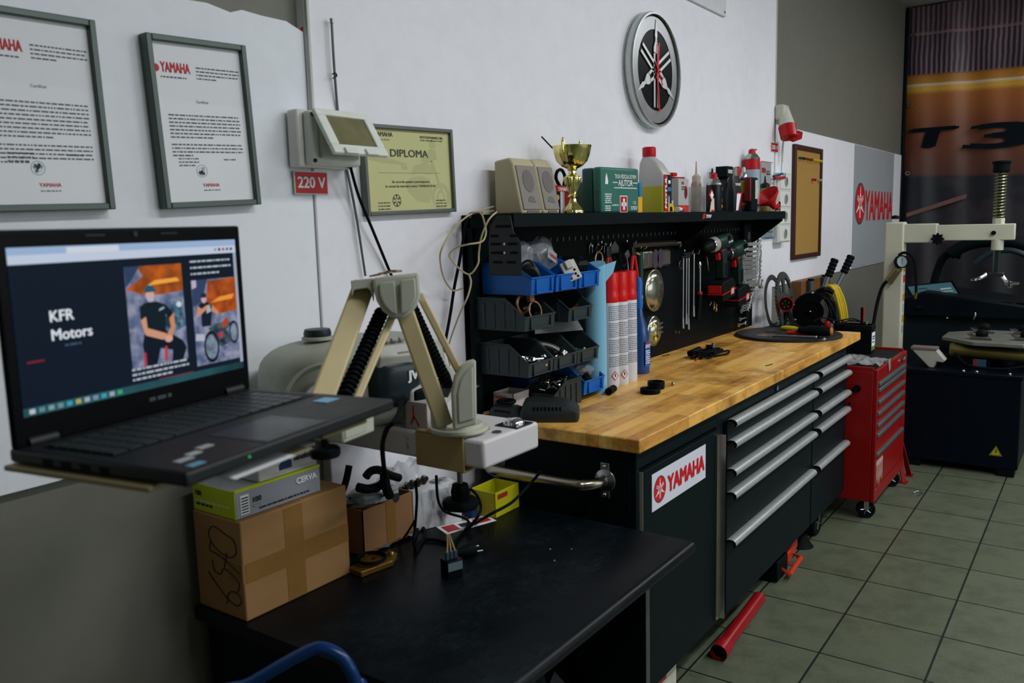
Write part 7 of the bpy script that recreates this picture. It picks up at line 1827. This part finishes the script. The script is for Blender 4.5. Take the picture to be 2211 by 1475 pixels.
# sticker sheets
def decal_sheet(pts, lab, m, marks):
    P = [PZ(*q, TZ + .0008) for q in pts]
    t = thing('sticker_sheet', lab, 'sticker sheet', P[0])
    b = MB(); b._push(P + [p - UZ * .0006 for p in P], [(0, 1, 2, 3), (7, 6, 5, 4), (0, 4, 5, 1), (1, 5, 6, 2), (2, 6, 7, 3), (3, 7, 4, 0)]); b.build('sheet', m, t)
    for fu0, fu1, fv0, fv1, mm in marks:
        def at2(a, c): return (P[0] * (1 - a) + P[1] * a) * (1 - c) + (P[3] * (1 - a) + P[2] * a) * c + UZ * .0006
        b = MB(); b._push([at2(fu0, fv0), at2(fu1, fv0), at2(fu1, fv1), at2(fu0, fv1)], [(0, 1, 2, 3)]); b.build('printed_mark', mm, t)
decal_sheet([(965, 1154), (1072, 1124), (1050, 1112), (942, 1138)], 'red and white printed sticker sheet lying on the black desk by the cables', M_textw, ((.06, .3, .15, .85, mat('A51E22', .5)), (.36, .6, .3, .7, M_ink), (.66, .94, .2, .8, mat('A51E22', .5))))
decal_sheet([(1000, 1128), (1048, 1113), (1046, 1100), (998, 1114)], 'pale yellow sticker with black lettering behind the red and white sheet', mat('A9A578', .5, 0, 1.2), ((.1, .9, .25, .45, M_ink), (.1, .8, .6, .75, M_ink)))

# brake pads, relay, plug and cables on the desk
p = PZ(815, 1222, TZ)
t = thing('brake_pad_set', 'golden brown brake pad plate with a looped black cable beside the cardboard box', 'brake pads', (p.x, p.y, TZ))
b = MB(); b.prism([(-.075, -.02), (.02, -.036), (.062, -.01), (.06, .018), (-.07, .03)], (p.x, p.y, TZ), UX, UY, (0, 0, .016)); b.build('pad_plate', mat('6E5420', .3, .5, 1.2), t, bev=.003)
MB().lathe([(.008, 0), (.030, 0), (.030, .008), (.008, .008), (.008, 0)], (p.x - .015, p.y, TZ + .016), 24, cap=False).build('pad_ring', mat('7A5C26', .3, .6, 1.2), t)
MB().ball((p.x + .045, p.y - .004, TZ + .016), .009).build('pad_pin', mat('A08434', .25, .9, 1.2), t)
MB().torus((p.x - .02, p.y, TZ + .028), UX, UY, .036, .004, 24, 6).build('looped_cable', M_rubber, t)
a = PZ(976, 1249, TZ)
t = thing('relay_connector', 'black relay connector with three pale wires on the black desk', 'connector', (a.x, a.y, TZ))
cb = a + V3((.012, .01, .0)); u = V3((.93, -.36, 0)); v = V3((.36, .93, 0))
MB().obox(cb + UZ * .022, u * .021, v * .018, UZ * .022).build('connector_body', M_blackg, t, bev=.002)
MB().obox(cb + UZ * .03 - v * .0185, u * .0195, v * .001, UZ * .010).build('grey_face', mat('56646A', .35, 0, 1.2), t)
for k in (-1, 0, 1): MB().obox(cb + UZ * .052 + u * .011 * k, u * .0045, v * .004, UZ * .010).build('terminal_sleeve', mat('2A3A46', .4), t, bev=.001)
for k in (-1, 0, 1): MB().tube([cb + UZ * .058 + u * .011 * k, cb + UZ * .078 + u * .007 * k + v * .004, cb + UZ * .10 + u * .003 * k + v * .012], .0022, 6).build('pale_wire', mat('A08A60', .5, 0, 1.2), t)
top_ = cb + UZ * .10 + v * .012
t = thing('power_plug', 'black two pin power plug lying among the cables on the desk', 'plug', PZ(1020, 1190, TZ))
p = PZ(1014, 1188, TZ + .015)
MB().lathe([(.006, -.045), (.011, -.03), (.018, -.008), (.019, .012), (.001, .013)], p, 18, (.9, -.35, -.05)).build('plug_body', M_rubber, t)
for s in (-1, 1): MB().cyl(p + V3((.012, -.005, 0)) + V3((0, .006 * s, .005 * s)), p + V3((.030, -.012, -.002)) + V3((0, .006 * s, .005 * s)), .002, n=8).build('plug_pin', M_steel, t)
def cab(pts, r, lab):
    return tag(MB().tube([PD(px, py, d) if d > 0 else PZ(px, py, TZ + .006) for px, py, d in pts], r, 8).build('power_cable', M_rubber), lab, 'cable')
cab([(985, 1180, 0), (950, 1168, 0), (915, 1166, 0), (900, 1180, 0), (896, 1195, 0), (905, 1180, 0), (918, 1150, 0), (905, 1135, 0), (895, 1165, 0)], .005, 'black cable looped behind the relay connector on the desk')
cab([(897, 1040, 2.0), (900, 1080, 2.06), (896, 1140, 2.1), (893, 1172, 2.08), (898, 1190, 0)], .0035, 'thin black cable hanging from the clamp in front of the cardboard box')
cab([(942, 1028, 2.0), (946, 1080, 2.06), (962, 1105, 2.1), (1000, 1118, 2.12), (1012, 1130, 0), (995, 1155, 0), (978, 1172, 0)], .0035, 'thin black cable curving under the clamp knob to the relay connector')
cab([(1015, 1055, 2.2), (1030, 1070, 2.2), (1038, 1095, 2.2), (1030, 1118, 2.15), (1005, 1145, 0), (985, 1165, 0)], .004, 'black cable coming down right of the clamp knob')
cab([(1168, 1018, 2.36), (1140, 1050, 2.36), (1105, 1085, 2.3), (1060, 1110, 2.22), (1030, 1128, 0), (995, 1155, 0), (975, 1185, 0)], .0042, 'long black cable running from the chrome push bar across the desk')
cab([(895, 1125, 2.12), (880, 1150, 2.10), (862, 1175, 0)], .003, 'short thin cable in front of the smaller cardboard box')

# ------------------------------------------------------------------ wall beam and monitor arm
NX, NX1, NY0, NZ0, NZ1 = -3.50, -3.28, .352, .967, 1.032
t = thing('wall_beam', 'white square tube beam sticking out from the wall under the beige arm', 'wall beam', (-3.4, .9, NZ0))
wb = NT('chipped_white_paint'); wb.base(wb.mix(wb.ramp(wb.noise(24, 5), ((.28, (0, 0, 0, 1)), (.36, (1, 1, 1, 1)))), lin('8E8A88', 1.2), lin('B8B5B8', 1.35))); wb.set(.45)
MB().box(NX, NX1, NY0, .899, NZ0, NZ1).build('beam_tube', wb.m, t, bev=.008, seg=3)
q = PZ(1110, 917, NZ1); 
pl = MB().box(q.x - .034, q.x + .034, q.y - .032, q.y + .032, NZ1, NZ1 + .003).build('steel_plate', mat('2A3030', .35, .8), t, bev=.001)
MB().lathe([(.026, 0), (.024, .006), (.016, .013), (.008, .016), (.001, .0165)], (q.x, q.y, NZ1 + .003), 24, cap=False).build('dome_nut', M_chrome, pl)
q = PZ(1073, 934, NZ1); MB().lathe([(.006, 0), (.011, 0), (.011, .003), (.006, .003), (.006, 0)], (q.x, q.y, NZ1), 18, cap=False).build('bolt_hole', mat('5A5E5E', .4, .6), t)
# clamp round the beam
t = thing('monitor_arm', 'beige folding monitor arm clamped on the white wall beam', 'monitor arm', (-3.46, .46, NZ0))
ky0, ky1 = .405, .548
MB().box(NX - .006, NX + .10, ky0, ky1, NZ1 + .001, NZ1 + .006).box(NX - .006, NX - .001, ky0, ky1, NZ0 - .014, NZ1 + .001).box(NX - .006, NX + .075, ky0, ky1, NZ0 - .014, NZ0 - .009).build('beam_clamp', mat('9A8458', .42, 0, 1.25, .12, 9), t, bev=.003)
kx, kyy = -3.455, .46
MB().cyl((kx, kyy, NZ0 - .10), (kx, kyy, NZ0 - .009), .0065, n=12).build('clamp_screw', mat('6E6A64', .3, .8), t)
MB().lathe([(.020, -.12), (.040, -.116), (.042, -.105), (.040, -.098), (.020, -.095), (.022, -.078), (.018, -.06), (.006, -.058)], (kx, kyy, NZ0), 28, mod=lambda th, z: .04 * math.cos(8 * th)).build('clamp_knob', M_rubber, t)
tb = PD(985, 933, 1.86); tb.z = NZ1 + .006
tx_, ty_ = -3.462, .452
MB().lathe([(.066, 0), (.068, .004), (.066, .010), (.056, .012), (.054, .018), (.001, .018)], (tx_, ty_, NZ1 + .006), 40).build('swivel_disc', M_creamg, t)
def seg(pxa, pxb, da, db, w_, th, off=0.0, back=0.0):
    """bar between two points; w_ across the view, th in depth; returns centre, half-axes"""
    A = PD(pxa[0], pxa[1], da); B = PD(pxb[0], pxb[1], db); L = (B - A); ln = L.length; L = L.normalized()
    vw = ((A + B) / 2 - CAM).normalized(); T = (vw - L * vw.dot(L)).normalized(); O = L.cross(T).normalized()
    if O.dot(RGT) < 0: O = -O
    c = (A + B) / 2 + O * off + T * (back + th / 2)
    return c, L * ln / 2, O * w_ / 2, T * th / 2, A + O * off + T * (back + th / 2), B + O * off + T * (back + th / 2), O, T
PXM = 1.75 / FPX
def bar(name, s, m, bev=.004):
    MB().obox(s[0], s[1], s[2], s[3]).build(name, m, t, bev=bev, seg=3)
# lower (right) segment
lo = ((961, 922), (866, 650), 1.84, 1.74)
bar('arm_bar', seg(*lo, 40 * PXM, .05), M_cream, .005)
s = seg((977, 840), (893, 660), 1.84, 1.76, 18 * PXM, .028, 8 * PXM, .012); bar('thin_bar', seg((992, 805), (912, 648), 1.84, 1.76, 17 * PXM, .045, 0, .0), M_cream, .004)
def spring(a, b_, n_, r, nm):
    ax = (b_ - a); A_, B_ = frame(ax.normalized())
    MB().tube([a + ax * (i / (10 * n_)) + (A_ * math.cos(2 * PI * i / 10) + B_ * math.sin(2 * PI * i / 10)) * r for i in range(10 * n_ + 1)], .0036, 6, False).build(nm, M_rubber, t)
    MB().cyl(a, b_, r * .8, n=14).build('spring_core', M_blackg, t)
spring(PD(968, 835, 1.86), PD(886, 658, 1.77), 22, .011, 'arm_spring')
# upper (left) segment
bar('arm_bar', seg((690, 876), (789, 608), 1.52, 1.725, 46 * PXM, .05), M_cream, .005)
bar('thin_bar', seg((766, 872), (852, 672), 1.55, 1.73, 16 * PXM, .045), M_cream, .004)
spring(PD(743, 856, 1.56), PD(826, 670, 1.75), 20, .012, 'arm_spring')
# head cap
def ppoly(name, pts, d, th, m, bev=.003, par=None):
    O = PD(pts[0][0], pts[0][1], d); P = []
    W = (PD(850, 640, d) - CAM).normalized()
    for px, py in pts:
        r = ray(px, py); k = (O - CAM).dot(W) / r.dot(W); P.append(CAM + r * k)
    b = MB(); n = len(P); Q = [p + W * th for p in P]
    ar = sum(((P[i] - P[0]).cross(P[(i + 1) % n] - P[0])).dot(W) for i in range(n))
    if ar > 0: fs = [tuple(range(n - 1, -1, -1)), tuple(range(n, 2 * n))] + [(i, (i + 1) % n, n + (i + 1) % n, n + i) for i in range(n)]
    else: fs = [tuple(range(n)), tuple(range(2 * n - 1, n - 1, -1))] + [((i + 1) % n, i, n + i, n + (i + 1) % n) for i in range(n)]
    b._push(P + Q, fs)
    return b.build(name, m, par or t, bev=bev, seg=3)
sh_ = [(804, 600), (905, 588), (908, 640), (901, 660), (889, 677), (874, 688), (860, 690), (843, 685), (826, 672), (813, 650), (806, 625)]
ppoly('elbow_cap', sh_, 1.66, .075, M_creamg, .006)
ppoly('cap_face', [(818, 612), (852, 606), (858, 680), (845, 676), (830, 660), (820, 638)], 1.656, .006, mat('9EA093', .45, 0, 1.25), .003)
ppoly('cap_face', [(864, 605), (896, 600), (899, 640), (893, 656), (880, 672), (866, 680)], 1.656, .006, mat('9EA093', .45, 0, 1.25), .003)
ppoly('elbow_side', [(757, 606), (806, 600), (806, 652), (800, 628), (793, 622), (764, 626), (760, 640)], 1.665, .07, M_creamg, .005)
# base plate and upright
ppoly('base_upright', [(980, 931), (976, 850), (983, 815), (996, 794), (1012, 782), (1028, 777), (1030, 917)], 1.80, .045, M_creamg, .005)
ppoly('upright_face', [(990, 915), (988, 850), (994, 822), (1006, 803), (1021, 792), (1023, 905)], 1.796, .006, mat('9EA093', .45, 0, 1.25), .003)
ppoly('base_lug', [(932, 925), (930, 880), (944, 890), (966, 918), (966, 930)], 1.84, .04, M_creamg, .004)
# washers lying on the elbow cap
zc_ = PD(830, 592, 1.7)
for k, (px, py) in enumerate(((815, 591), (834, 588), (850, 586))):
    p = PD(px, py, 1.70 + .012 * k)
    tag(MB().lathe([(.006, 0), (.017, .0005), (.017, .003), (.006, .0035), (.006, 0)], p - UZ * .004 + UZ * (.0012 * k), 20, (.1 * k - .1, .1, 1), cap=False).build('copper_washer', mat('7A5E4A', .3, .8, 1.2, .3, 30)), ('left', 'middle', 'right')[k] + ' of the copper washers lying on top of the arm elbow', 'washer', 'copper washers on the arm elbow')

# ------------------------------------------------------------------ radio and small white box on the beam
RC = V3((-3.515, .722, NZ1)); rz = -.26
t = thing('portable_radio', 'dusty rounded grey and black JVC portable radio behind the beige arm', 'radio', RC, rz)
dust = NT('dusty_grey_plastic'); dust.base(dust.mix(dust.noise(18, 6, .7), lin('7E8276', 1.3), lin('9C9F92', 1.35))); dust.set(.55)
def superell(mb, sx_, sy_, sz_, cx=0, cy=0, cz=0, e=.55, n=36, m=18):
    R = []
    sg = lambda a, p: math.copysign(abs(a) ** p, a)
    for j in range(1, m):
        ph = -PI / 2 + PI * j / m
        R.append([V3((cx + sx_ * sg(math.cos(ph), e) * sg(math.cos(2 * PI * i / n), e), cy + sy_ * sg(math.cos(ph), e) * sg(math.sin(2 * PI * i / n), e), cz + sz_ * sg(math.sin(ph), e))) for i in range(n)])
    return mb.rings(R)
superell(MB(t), .228, .115, .108, 0, 0, .109).build('radio_shell', dust.m, t, smooth=60)
superell(MB(t), .085, .075, .070, .04, -.06, .115, .6).build('centre_panel', mat('18242A', .2, 0, 1.2, .1, 8), t, smooth=60)
MB(t).lathe([(.030, 0), (.032, .01), (.029, .02), (.001, .022)], (-.10, -.01, .224), 28).build('volume_knob', mat('1B2426', .4), t)
MB(t).lathe([(.036, -.002), (.036, .004), (.03, .006)], (-.10, -.01, .222), 28).build('knob_ring', dust.m, t)
for cx, r_ in ((-.150, .050), (.145, .062)):
    MB(t).annulus((cx, -.112, .09), UX, UZ, (0, -.008, 0), r_ * .84, r_, 40).build('speaker_ring', mat('A6A8A2', .3, .3, 1.3), t)
    MB(t).disc((cx, -.112, .09), UX, UZ, (0, -.004, 0), r_ * .84, 40).build('speaker_cloth', mat('12181A' if cx > 0 else '8A8E8A', .8), t)
MB(t).obox((.04, -.118, .172), (.055, 0, 0), (0, .012, .012), (0, -.01, .02)).build('display_frame', mat('A9AAA4', .35, 0, 1.3), t, bev=.006)
MB(t).obox((.055, -.128, .176), (.02, 0, 0), (0, .004, .003), (0, -.006, .010)).build('display', mat('7A7A5C', .3), t, bev=.001)
for k in range(4): MB(t).box(.0 + k * .022, .018 + k * .022, -.10, -.085, .206, .214).build('function_button', mat('8E908A', .4), t, bev=.002)
MB(t).tube([(-.145 + .085 * math.cos(a), -.104 + .004 * math.cos(2 * a), .10 + .078 * math.sin(a)) for a in [2 * PI * i / 32 for i in range(32)]], .004, 6, False, True).build('speaker_bezel', dust.m, t)
b = MB(t); txt_into(b, 'JVC', (.085, -.136, .118), UX, UZ, .022, 'C', .05, depth=.001); b.build('maker_lettering', M_textw, t)
MB(t).obox((.11, -.125, .075), (.045, 0, .01), (0, .012, 0), (0, 0, .028)).build('deck_frame', mat('A2A4A0', .35, 0, 1.3), t, bev=.008)
MB(t).obox((.112, -.134, .077), (.038, 0, .008), (0, .008, 0), (0, 0, .020)).build('deck_window', M_blackg, t, bev=.005)
q0 = PZ(878, 922, NZ1); 
wx0 = -3.49; p_ = PX(868, 866, NX + .02)
t = thing('small_white_carton', 'small white carton with a red forked mark on the wall beam', 'carton', (-3.42, .60, NZ1))
MB().box(-3.488, -3.41, .524, .592, NZ1, NZ1 + .066).build('carton', mat('A39C9C', .6, 0, 1.3, .05), t, bev=.002)
for pts in ([(-.002, .016), (.002, .016), (.002, .05), (-.002, .05)], [(-.001, .022), (-.012, .004), (-.008, .002), (.002, .018)], [(.001, .022), (.014, .0), (.018, .003), (.003, .024)]):
    MB().prism(pts, (-3.4886, .566, NZ1 + .008), (0, -1, 0), UZ, (-.0006, 0, 0)).build('red_mark', M_inkred, t)
tag(MB().tube([PD(866, 868, 1.75), PD(862, 890, 1.72), PD(850, 912, 1.68), PD(836, 925, 1.7), PD(826, 960, 1.8), PD(828, 1000, 1.95), PD(832, 1030, 2.02)], .0055, 8).build('arm_cable', M_rubber), 'thick black cable hanging from the arm past the laptop corner to the smaller box', 'cable')

# ------------------------------------------------------------------ laptop on its tray
LM = Matrix.Translation(V3((-4.311, .285, 1.265))) @ Matrix.Rotation(.176, 4, 'Z')
t = thing('laptop', 'open black laptop showing a dark motorcycle workshop web page', 'laptop', (0, 0, 0), M=LM)
M_lap = mat('15191B', .45, 0, 1.3, .1, 20); M_bez = mat('06090B', .35, 0, 1.2)
MB(t).box(-.19, .19, -.26, .013, -.016, 0).build('laptop_base', M_lap, t, bev=.004, seg=3)
lid = MB(t).box(-.19, .19, .001, .009, -.001, .247).build('laptop_lid', M_bez, t, bev=.003)
sxa, sxb, sza, szb = -.176, .177, .034, .227
Fy = .0004
W_, H_ = sxb - sxa, szb - sza
SCB = MB(t).box(sxa, sxb, .0002, .004, sza, szb).build('screen', emit('0A1522', 1.0), t)
def su(u, v): return V3((sxa + u * W_, 0, sza + v * H_))
def srect(u0, u1, v0, v1, m, nm, dep): MB(t).box(sxa + u0 * W_, sxa + u1 * W_, -dep, .0002, sza + v0 * H_, sza + v1 * H_).build(nm, m, SCB)
srect(0, 1, .90, 1, emit('B4BED0', 1.0), 'browser_bar', .0003)
srect(0, 1, .955, 1, emit('8FA6C6', 1.0), 'tab_strip', .0005); srect(.21, .42, .955, .992, emit('C0C6D4', 1.0), 'active_tab', .0007)
for k, h in enumerate(('8A8E9A', '2A2A30', '9A3A4A', '4A5A6A', '2A3A5A')): srect(.88 + k * .022, .892 + k * .022, .92, .94, emit(h), 'toolbar_icon', .0006)
srect(0, 1, 0, .05, emit('2E6068', .8, ('143038', 6)), 'task_bar', .0003)
for k, h in enumerate(('B8BEC4', '5A8A8C', '7A9A9C', '6A8A90', '3A9AB4', 'A8A05A', 'A0A6B0', '7A8AA0', '3A9AB0', '9AA4B0', '3AA070')): srect(.02 + k * .034, .04 + k * .034, .012, .04, emit(h, .9), 'task_icon', .0006)
srect(.985, 1, .05, .9, emit('9AA4B4', .9), 'scroll_bar', .0004)
def stext(s, u, v, cap, h='D0D6DE', bold=.02):
    b = MB(t); txt_into(b, s, su(u, v) + V3((0, -.0004, 0)), UX, UZ, cap * H_, 'L', bold, depth=.0003); b.build('page_lettering', emit(h, 1.0), SCB)
stext('KFR', .125, .545, .07); stext('Motors', .125, .43, .07)
def slines(u, v, w_, rows, gap, h_, seed, hx='8FA0B0', st=.9):
    lines_into(MB(t), su(u, v) + V3((0, -.0003, 0)), UX, UZ, w_ * W_, rows, gap * H_, h_ * H_, seed, .7, .0003).build('page_text', emit(hx, st), SCB)
slines(.17, .385, .09, 1, 1, .012, 3, '3A5468'); slines(.43, .145, .27, 3, .034, .014, 4, 'AEB8C2'); slines(.745, .845, .22, 3, .045, .013, 5, 'AEB8C2')
srect(.03, .09, .315, .325, emit('8A2030', .8), 'accent_line', .0004); srect(.55, .72, .05, .058, emit('7A2A40', .7), 'accent_line', .0004)
def photo(u0, u1, v0, v1, seed, who):
    """workshop photograph on the page"""
    O = su(u0, v0); w_, h_ = (u1 - u0) * W_, (v1 - v0) * H_
    b = MB(t).box(sxa + u0 * W_, sxa + u1 * W_, -.0003, .0002, sza + v0 * H_, sza + v1 * H_).build('page_photo', emit('8E8FA6', .95, ('4A5A7A', 60)), SCB)
    def pl(pts, h, dep, vary=None, st=1.0):
        m = MB(t); m.prism([(x * w_, y * h_) for x, y in pts], O + V3((0, -.0003, 0)), UX, UZ, (0, -dep, 0)); m.build('photo_shape', emit(h, st, vary), SCB)
    return pl
pl = photo(.435, .70, .16, .845, 1, 0)
pl([(0, .78), (.3, .9), (.2, 1), (1, 1), (1, .72), (.6, .70), (.25, .72)], 'B0561A', .0001, ('7A3A14', 50))
pl([(.35, .80), (.95, .82), (.9, .86), (.5, .85)], 'E09A3A', .0002)
pl([(0, 1), (0, .8), (.12, .88), (.25, 1)], '2A3A56', .0002)
pl([(.62, .55), (.95, .62), (1, .35), (.8, .3)], '5A86A0', .0002, ('20303E', 90)); pl(circ(.72, .42, .12, .07), '22303C', .0003); pl(circ(.90, .58, .05, .03), 'B8C4CC', .0003)
pl(circ(.39, .705, .075, .055), 'C49A90', .0006)                                            # face
pl([(.30, .735), (.48, .735), (.52, .755), (.47, .765), (.45, .80), (.36, .805), (.31, .775)], '1C5064', .0008)   # cap
pl(circ(.395, .665, .055, .028), 'A8A4B4', .0007)                                            # beard
pl([(.20, .60), (.30, .635), (.50, .635), (.66, .59), (.78, .50), (.70, .44), (.64, .50), (.62, .33), (.26, .33), (.28, .50), (.20, .46)], '0E1A24', .0005)
pl([(.20, .47), (.29, .49), (.30, .38), (.62, .30), (.66, .25), (.55, .24), (.26, .31)], 'C08A70', .0007)
pl([(.70, .45), (.79, .50), (.80, .36), (.72, .24), (.60, .22), (.62, .28), (.72, .35)], 'B8805E', .0007)
pl(circ(.66, .24, .07, .035), 'C8988C', .0009)
pl([(.24, .33), (.62, .33), (.92, .20), (.98, .12), (.90, .0), (.70, .0), (.72, .12), (.50, .16), (.42, .0), (.22, .0), (.20, .22)], '0A1420', .0006)
pl([(.20, .0), (.24, .0), (.24, .14), (.20, .14)], 'A03040', .0008); pl([(.56, .02), (.62, .02), (.62, .17), (.58, .17)], 'A83A44', .0008)
pl([(.52, .535), (.62, .555), (.62, .575), (.54, .56)], '8AA4A8', .0009)
pl = photo(.745, .985, .085, .715, 2, 1)
pl([(.35, .98), (1, 1), (1, .60), (.6, .58), (.3, .66)], 'B0501A', .0001, ('7A3410', 50)); pl([(.4, .72), (.9, .74), (.95, .80), (.6, .78)], 'DE8A30', .0002)
pl([(0, 1), (0, .7), (.2, .74), (.35, 1)], '2C3C5A', .0002); pl([(.0, 1), (.0, .9), (.1, .92), (.1, 1)], 'B0A0B4', .0003)
pl(circ(.24, .775, .055, .05), 'B89AA0', .0006); pl([(.18, .79), (.30, .79), (.29, .84), (.20, .84)], '1A2430', .0007)
pl([(.10, .70), (.18, .735), (.32, .735), (.42, .68), (.40, .60), (.36, .45), (.16, .45), (.16, .62)], '101A26', .0005)
pl([(.10, .70), (.17, .66), (.12, .58), (.30, .66), (.30, .70), (.10, .60), (.06, .57)], 'BC8268', .0007); pl([(.42, .69), (.56, .60), (.52, .57), (.38, .63)], 'BC7E5E', .0007)
pl([(.28, .60), (.38, .62), (.36, .70), (.28, .69)], '9AA8AA', .0006)
for cx, cy, rx, ry in ((.34, .20, .17, .19), (.88, .33, .11, .14)):
    m = MB(t); m.annulus(su(.745, .085) + V3((cx * .24 * W_, -.0008, cy * .63 * H_)), V3((rx * .24 * W_, 0, 0)), V3((0, 0, ry * .63 * H_)), (0, -.0003, 0), .78, 1, 32); m.build('photo_wheel', emit('0C141E', 1), SCB)
    pl(circ(cx, cy, rx * .75, ry * .75), '4A5A6A', .0004, ('7A8A9A', 90))
pl([(.30, .42), (.50, .47), (.74, .47), (.86, .44), (.70, .38), (.82, .22), (.55, .18), (.42, .28), (.36, .38)], '18222C', .0007, ('4A5866', 90))
pl([(.60, .45), (.72, .52), (.78, .48), (.72, .42), (.62, .40)], 'A0401E', .0009); pl([(.50, .34), (.60, .36), (.60, .30), (.54, .28)], 'B03040', .0010)
pl([(.0, .3), (.2, .28), (.2, .36), (.02, .38)], 'A8AAB8', .0005)
# keyboard, pads and stickers
kb = MB(t).box(-.172, .172, -.135, -.022, -.0005, .0006).build('keyboard_deck', mat('0C1012', .5), t)
for r in range(6):
    n_ = 15 if r < 5 else 11
    x = -.168
    for c in range(n_):
        wk = .0212 if r < 5 else (.0212 if c not in (4,) else .0212 * 5)
        if x + wk > .171: break
        MB(t).box(x, x + wk - .0022, -.0405 - r * .0182 + (.004 if r == 0 else 0), -.0245 - r * .0182, .0004, .0026).build('key', mat('22282A', .4, 0, 1.4), kb)
        x += wk + .0004
MB(t).box(-.065, .045, -.242, -.165, -.0003, .0006).build('touch_pad', mat('1C2325', .3, 0, 1.3), t)
MB(t).box(-.065, .045, -.255, -.243, -.0003, .0008).build('pad_buttons', mat('262C2E', .35), t)
MB(t).box(.135, .165, -.185, -.160, -.0003, .0007).build('blue_badge', mat('5A94B8', .3, 0, 1.4), t)
for a, b_, w_, h in ((-.165, -.215, .022, '9AA0A2'), (-.14, -.205, .018, 'A4A8AA'), (-.115, -.195, .02, '9AA2A4'), (-.172, -.24, .02, '5A94A8')): MB(t).box(a, a + w_, b_ - .010, b_, -.0003, .0007).build('palm_rest_sticker', mat(h, .35, 0, 1.3), t)
for s in (-1, 1): MB(t).cyl((s * .155 - .018, .004, .003), (s * .155 + .018, .004, .003), .0075, n=14).build('hinge_barrel', M_lap, t)
MB(t).disc((0, .0008, .239), UX, UZ, (0, -.0012, 0), .0035, 14).build('webcam', mat('1A2226', .2), t)
for u_ in (-.06, .055): MB(t).box(u_ - .014, u_ + .014, -.0002, .001, .2375, .240).build('microphone_slot', mat('11181B', .4), t)
lines_into(MB(t), (.0, .0006, .017), UX, UZ, .045, 1, 1, .005, 4).build('maker_print', mat('39464A', .4), t)
for k in range(4): MB(t).box(-.1905, -.189, -.06 - k * .03, -.045 - k * .03, -.014, -.006).build('side_port', M_rubber, t)
MB(t).ball((-.10, -.2605, -.007), .0014, n=8, m=5).build('status_light', emit('3AC060', .8), t)
# tray
t2 = thing('laptop_tray', 'beige tray board with loose papers under the laptop, on the arm', 'tray', (0, 0, 0), M=LM)
MB(t2).box(-.197, .16, -.215, .015, -.0245, -.0178).build('tray_board', mat('877C58', .5, 0, 1.25, .1, 8), t2, bev=.002)
MB(t2).box(.06, .16, -.235, -.19, -.030, -.0245).build('tray_lip', mat('877C58', .5, 0, 1.25), t2, bev=.003)
pv = LM.inverted() @ PD(742, 922, 1.33)
MB(t2).obox(pv + V3((0, 0, .002)), (.042, 0, 0), (0, .03, 0), (0, 0, .017)).build('pivot_block', M_creamg, t2, bev=.004)
MB(t2).obox(pv + V3((-.01, -.0305, .002)), (.028, 0, 0), (0, .001, 0), (0, 0, .010)).build('pivot_plate', mat('9EA093', .45), t2, bev=.001)
pk = LM.inverted() @ PD(702, 972, 1.30)
MB(t2).lathe([(.001, 0), (.022, 0), (.023, .004), (.023, .012), (.020, .015), (.006, .016), (.005, .034)], pk - V3((0, 0, .010)), 28, mod=lambda th, z: .03 * math.cos(18 * th) if .002 < z < .014 else 0).build('lock_knob', M_rubber, t2)
pa = LM.inverted() @ PD(695, 880, 1.50); 
MB(t2).cyl(pv + V3((.0, .03, .0)), pa + V3((0, 0, -.02)), .018, n=16).build('tray_link', M_creamg, t2)
for k, (x0, x1, y0, y1, m_) in enumerate(((-.12, -.02, -.258, -.10, M_paper), (-.09, .015, -.256, -.12, mat('8A8468', .7, 0, 1.2)))):
    tag_o = thing('loose_paper', ('white folded magazine page sticking out under the front of the laptop', 'yellowed paper sheet under the front edge of the laptop')[k], 'paper', (0, 0, 0), M=LM)
    b = MB(tag_o); n_ = 8
    vs = []
    for j in (0, 1):
        for i in range(n_ + 1):
            a_ = i / n_; vs.append((x0 + (x1 - x0) * (1 if j else 0), y0 + (y1 - y0) * a_, -.0250 - .0006 * k - .002 * max(0, 1 - a_ * 3.5) ** 2))
    b._push(vs, [(i, i + 1, n_ + 2 + i, n_ + 1 + i) for i in range(n_)]); b.build('paper_sheet', m_, tag_o, smooth=60)

# ------------------------------------------------------------------ blue tubular chair back
P = [PD(540, 1477, 1.40), PD(610, 1436, 1.40), PD(672, 1404, 1.40), PD(700, 1401, 1.40), PD(735, 1418, 1.40), PD(757, 1448, 1.40), PD(770, 1480, 1.41)]
t = thing('blue_chair', 'blue tubular chair back rail at the bottom edge in front of the desk', 'chair', (P[3].x, P[3].y, FLOOR))
a = P[0] + (P[0] - P[1]) * 1.6; b_ = P[-1] + (P[-1] - P[-2]) * 1.2
M_ch = mat('0A3468', .25, 0, .95, .06, 6)
MB().tube([V3((a.x - .06, a.y + .02, FLOOR + .01)), V3((a.x - .06, a.y + .02, .45)), a] + P + [b_, V3((b_.x + .0, b_.y - .02, .35)), V3((b_.x, b_.y - .03, FLOOR + .01))], .011, 14).build('chair_frame', M_ch, t, smooth=60)
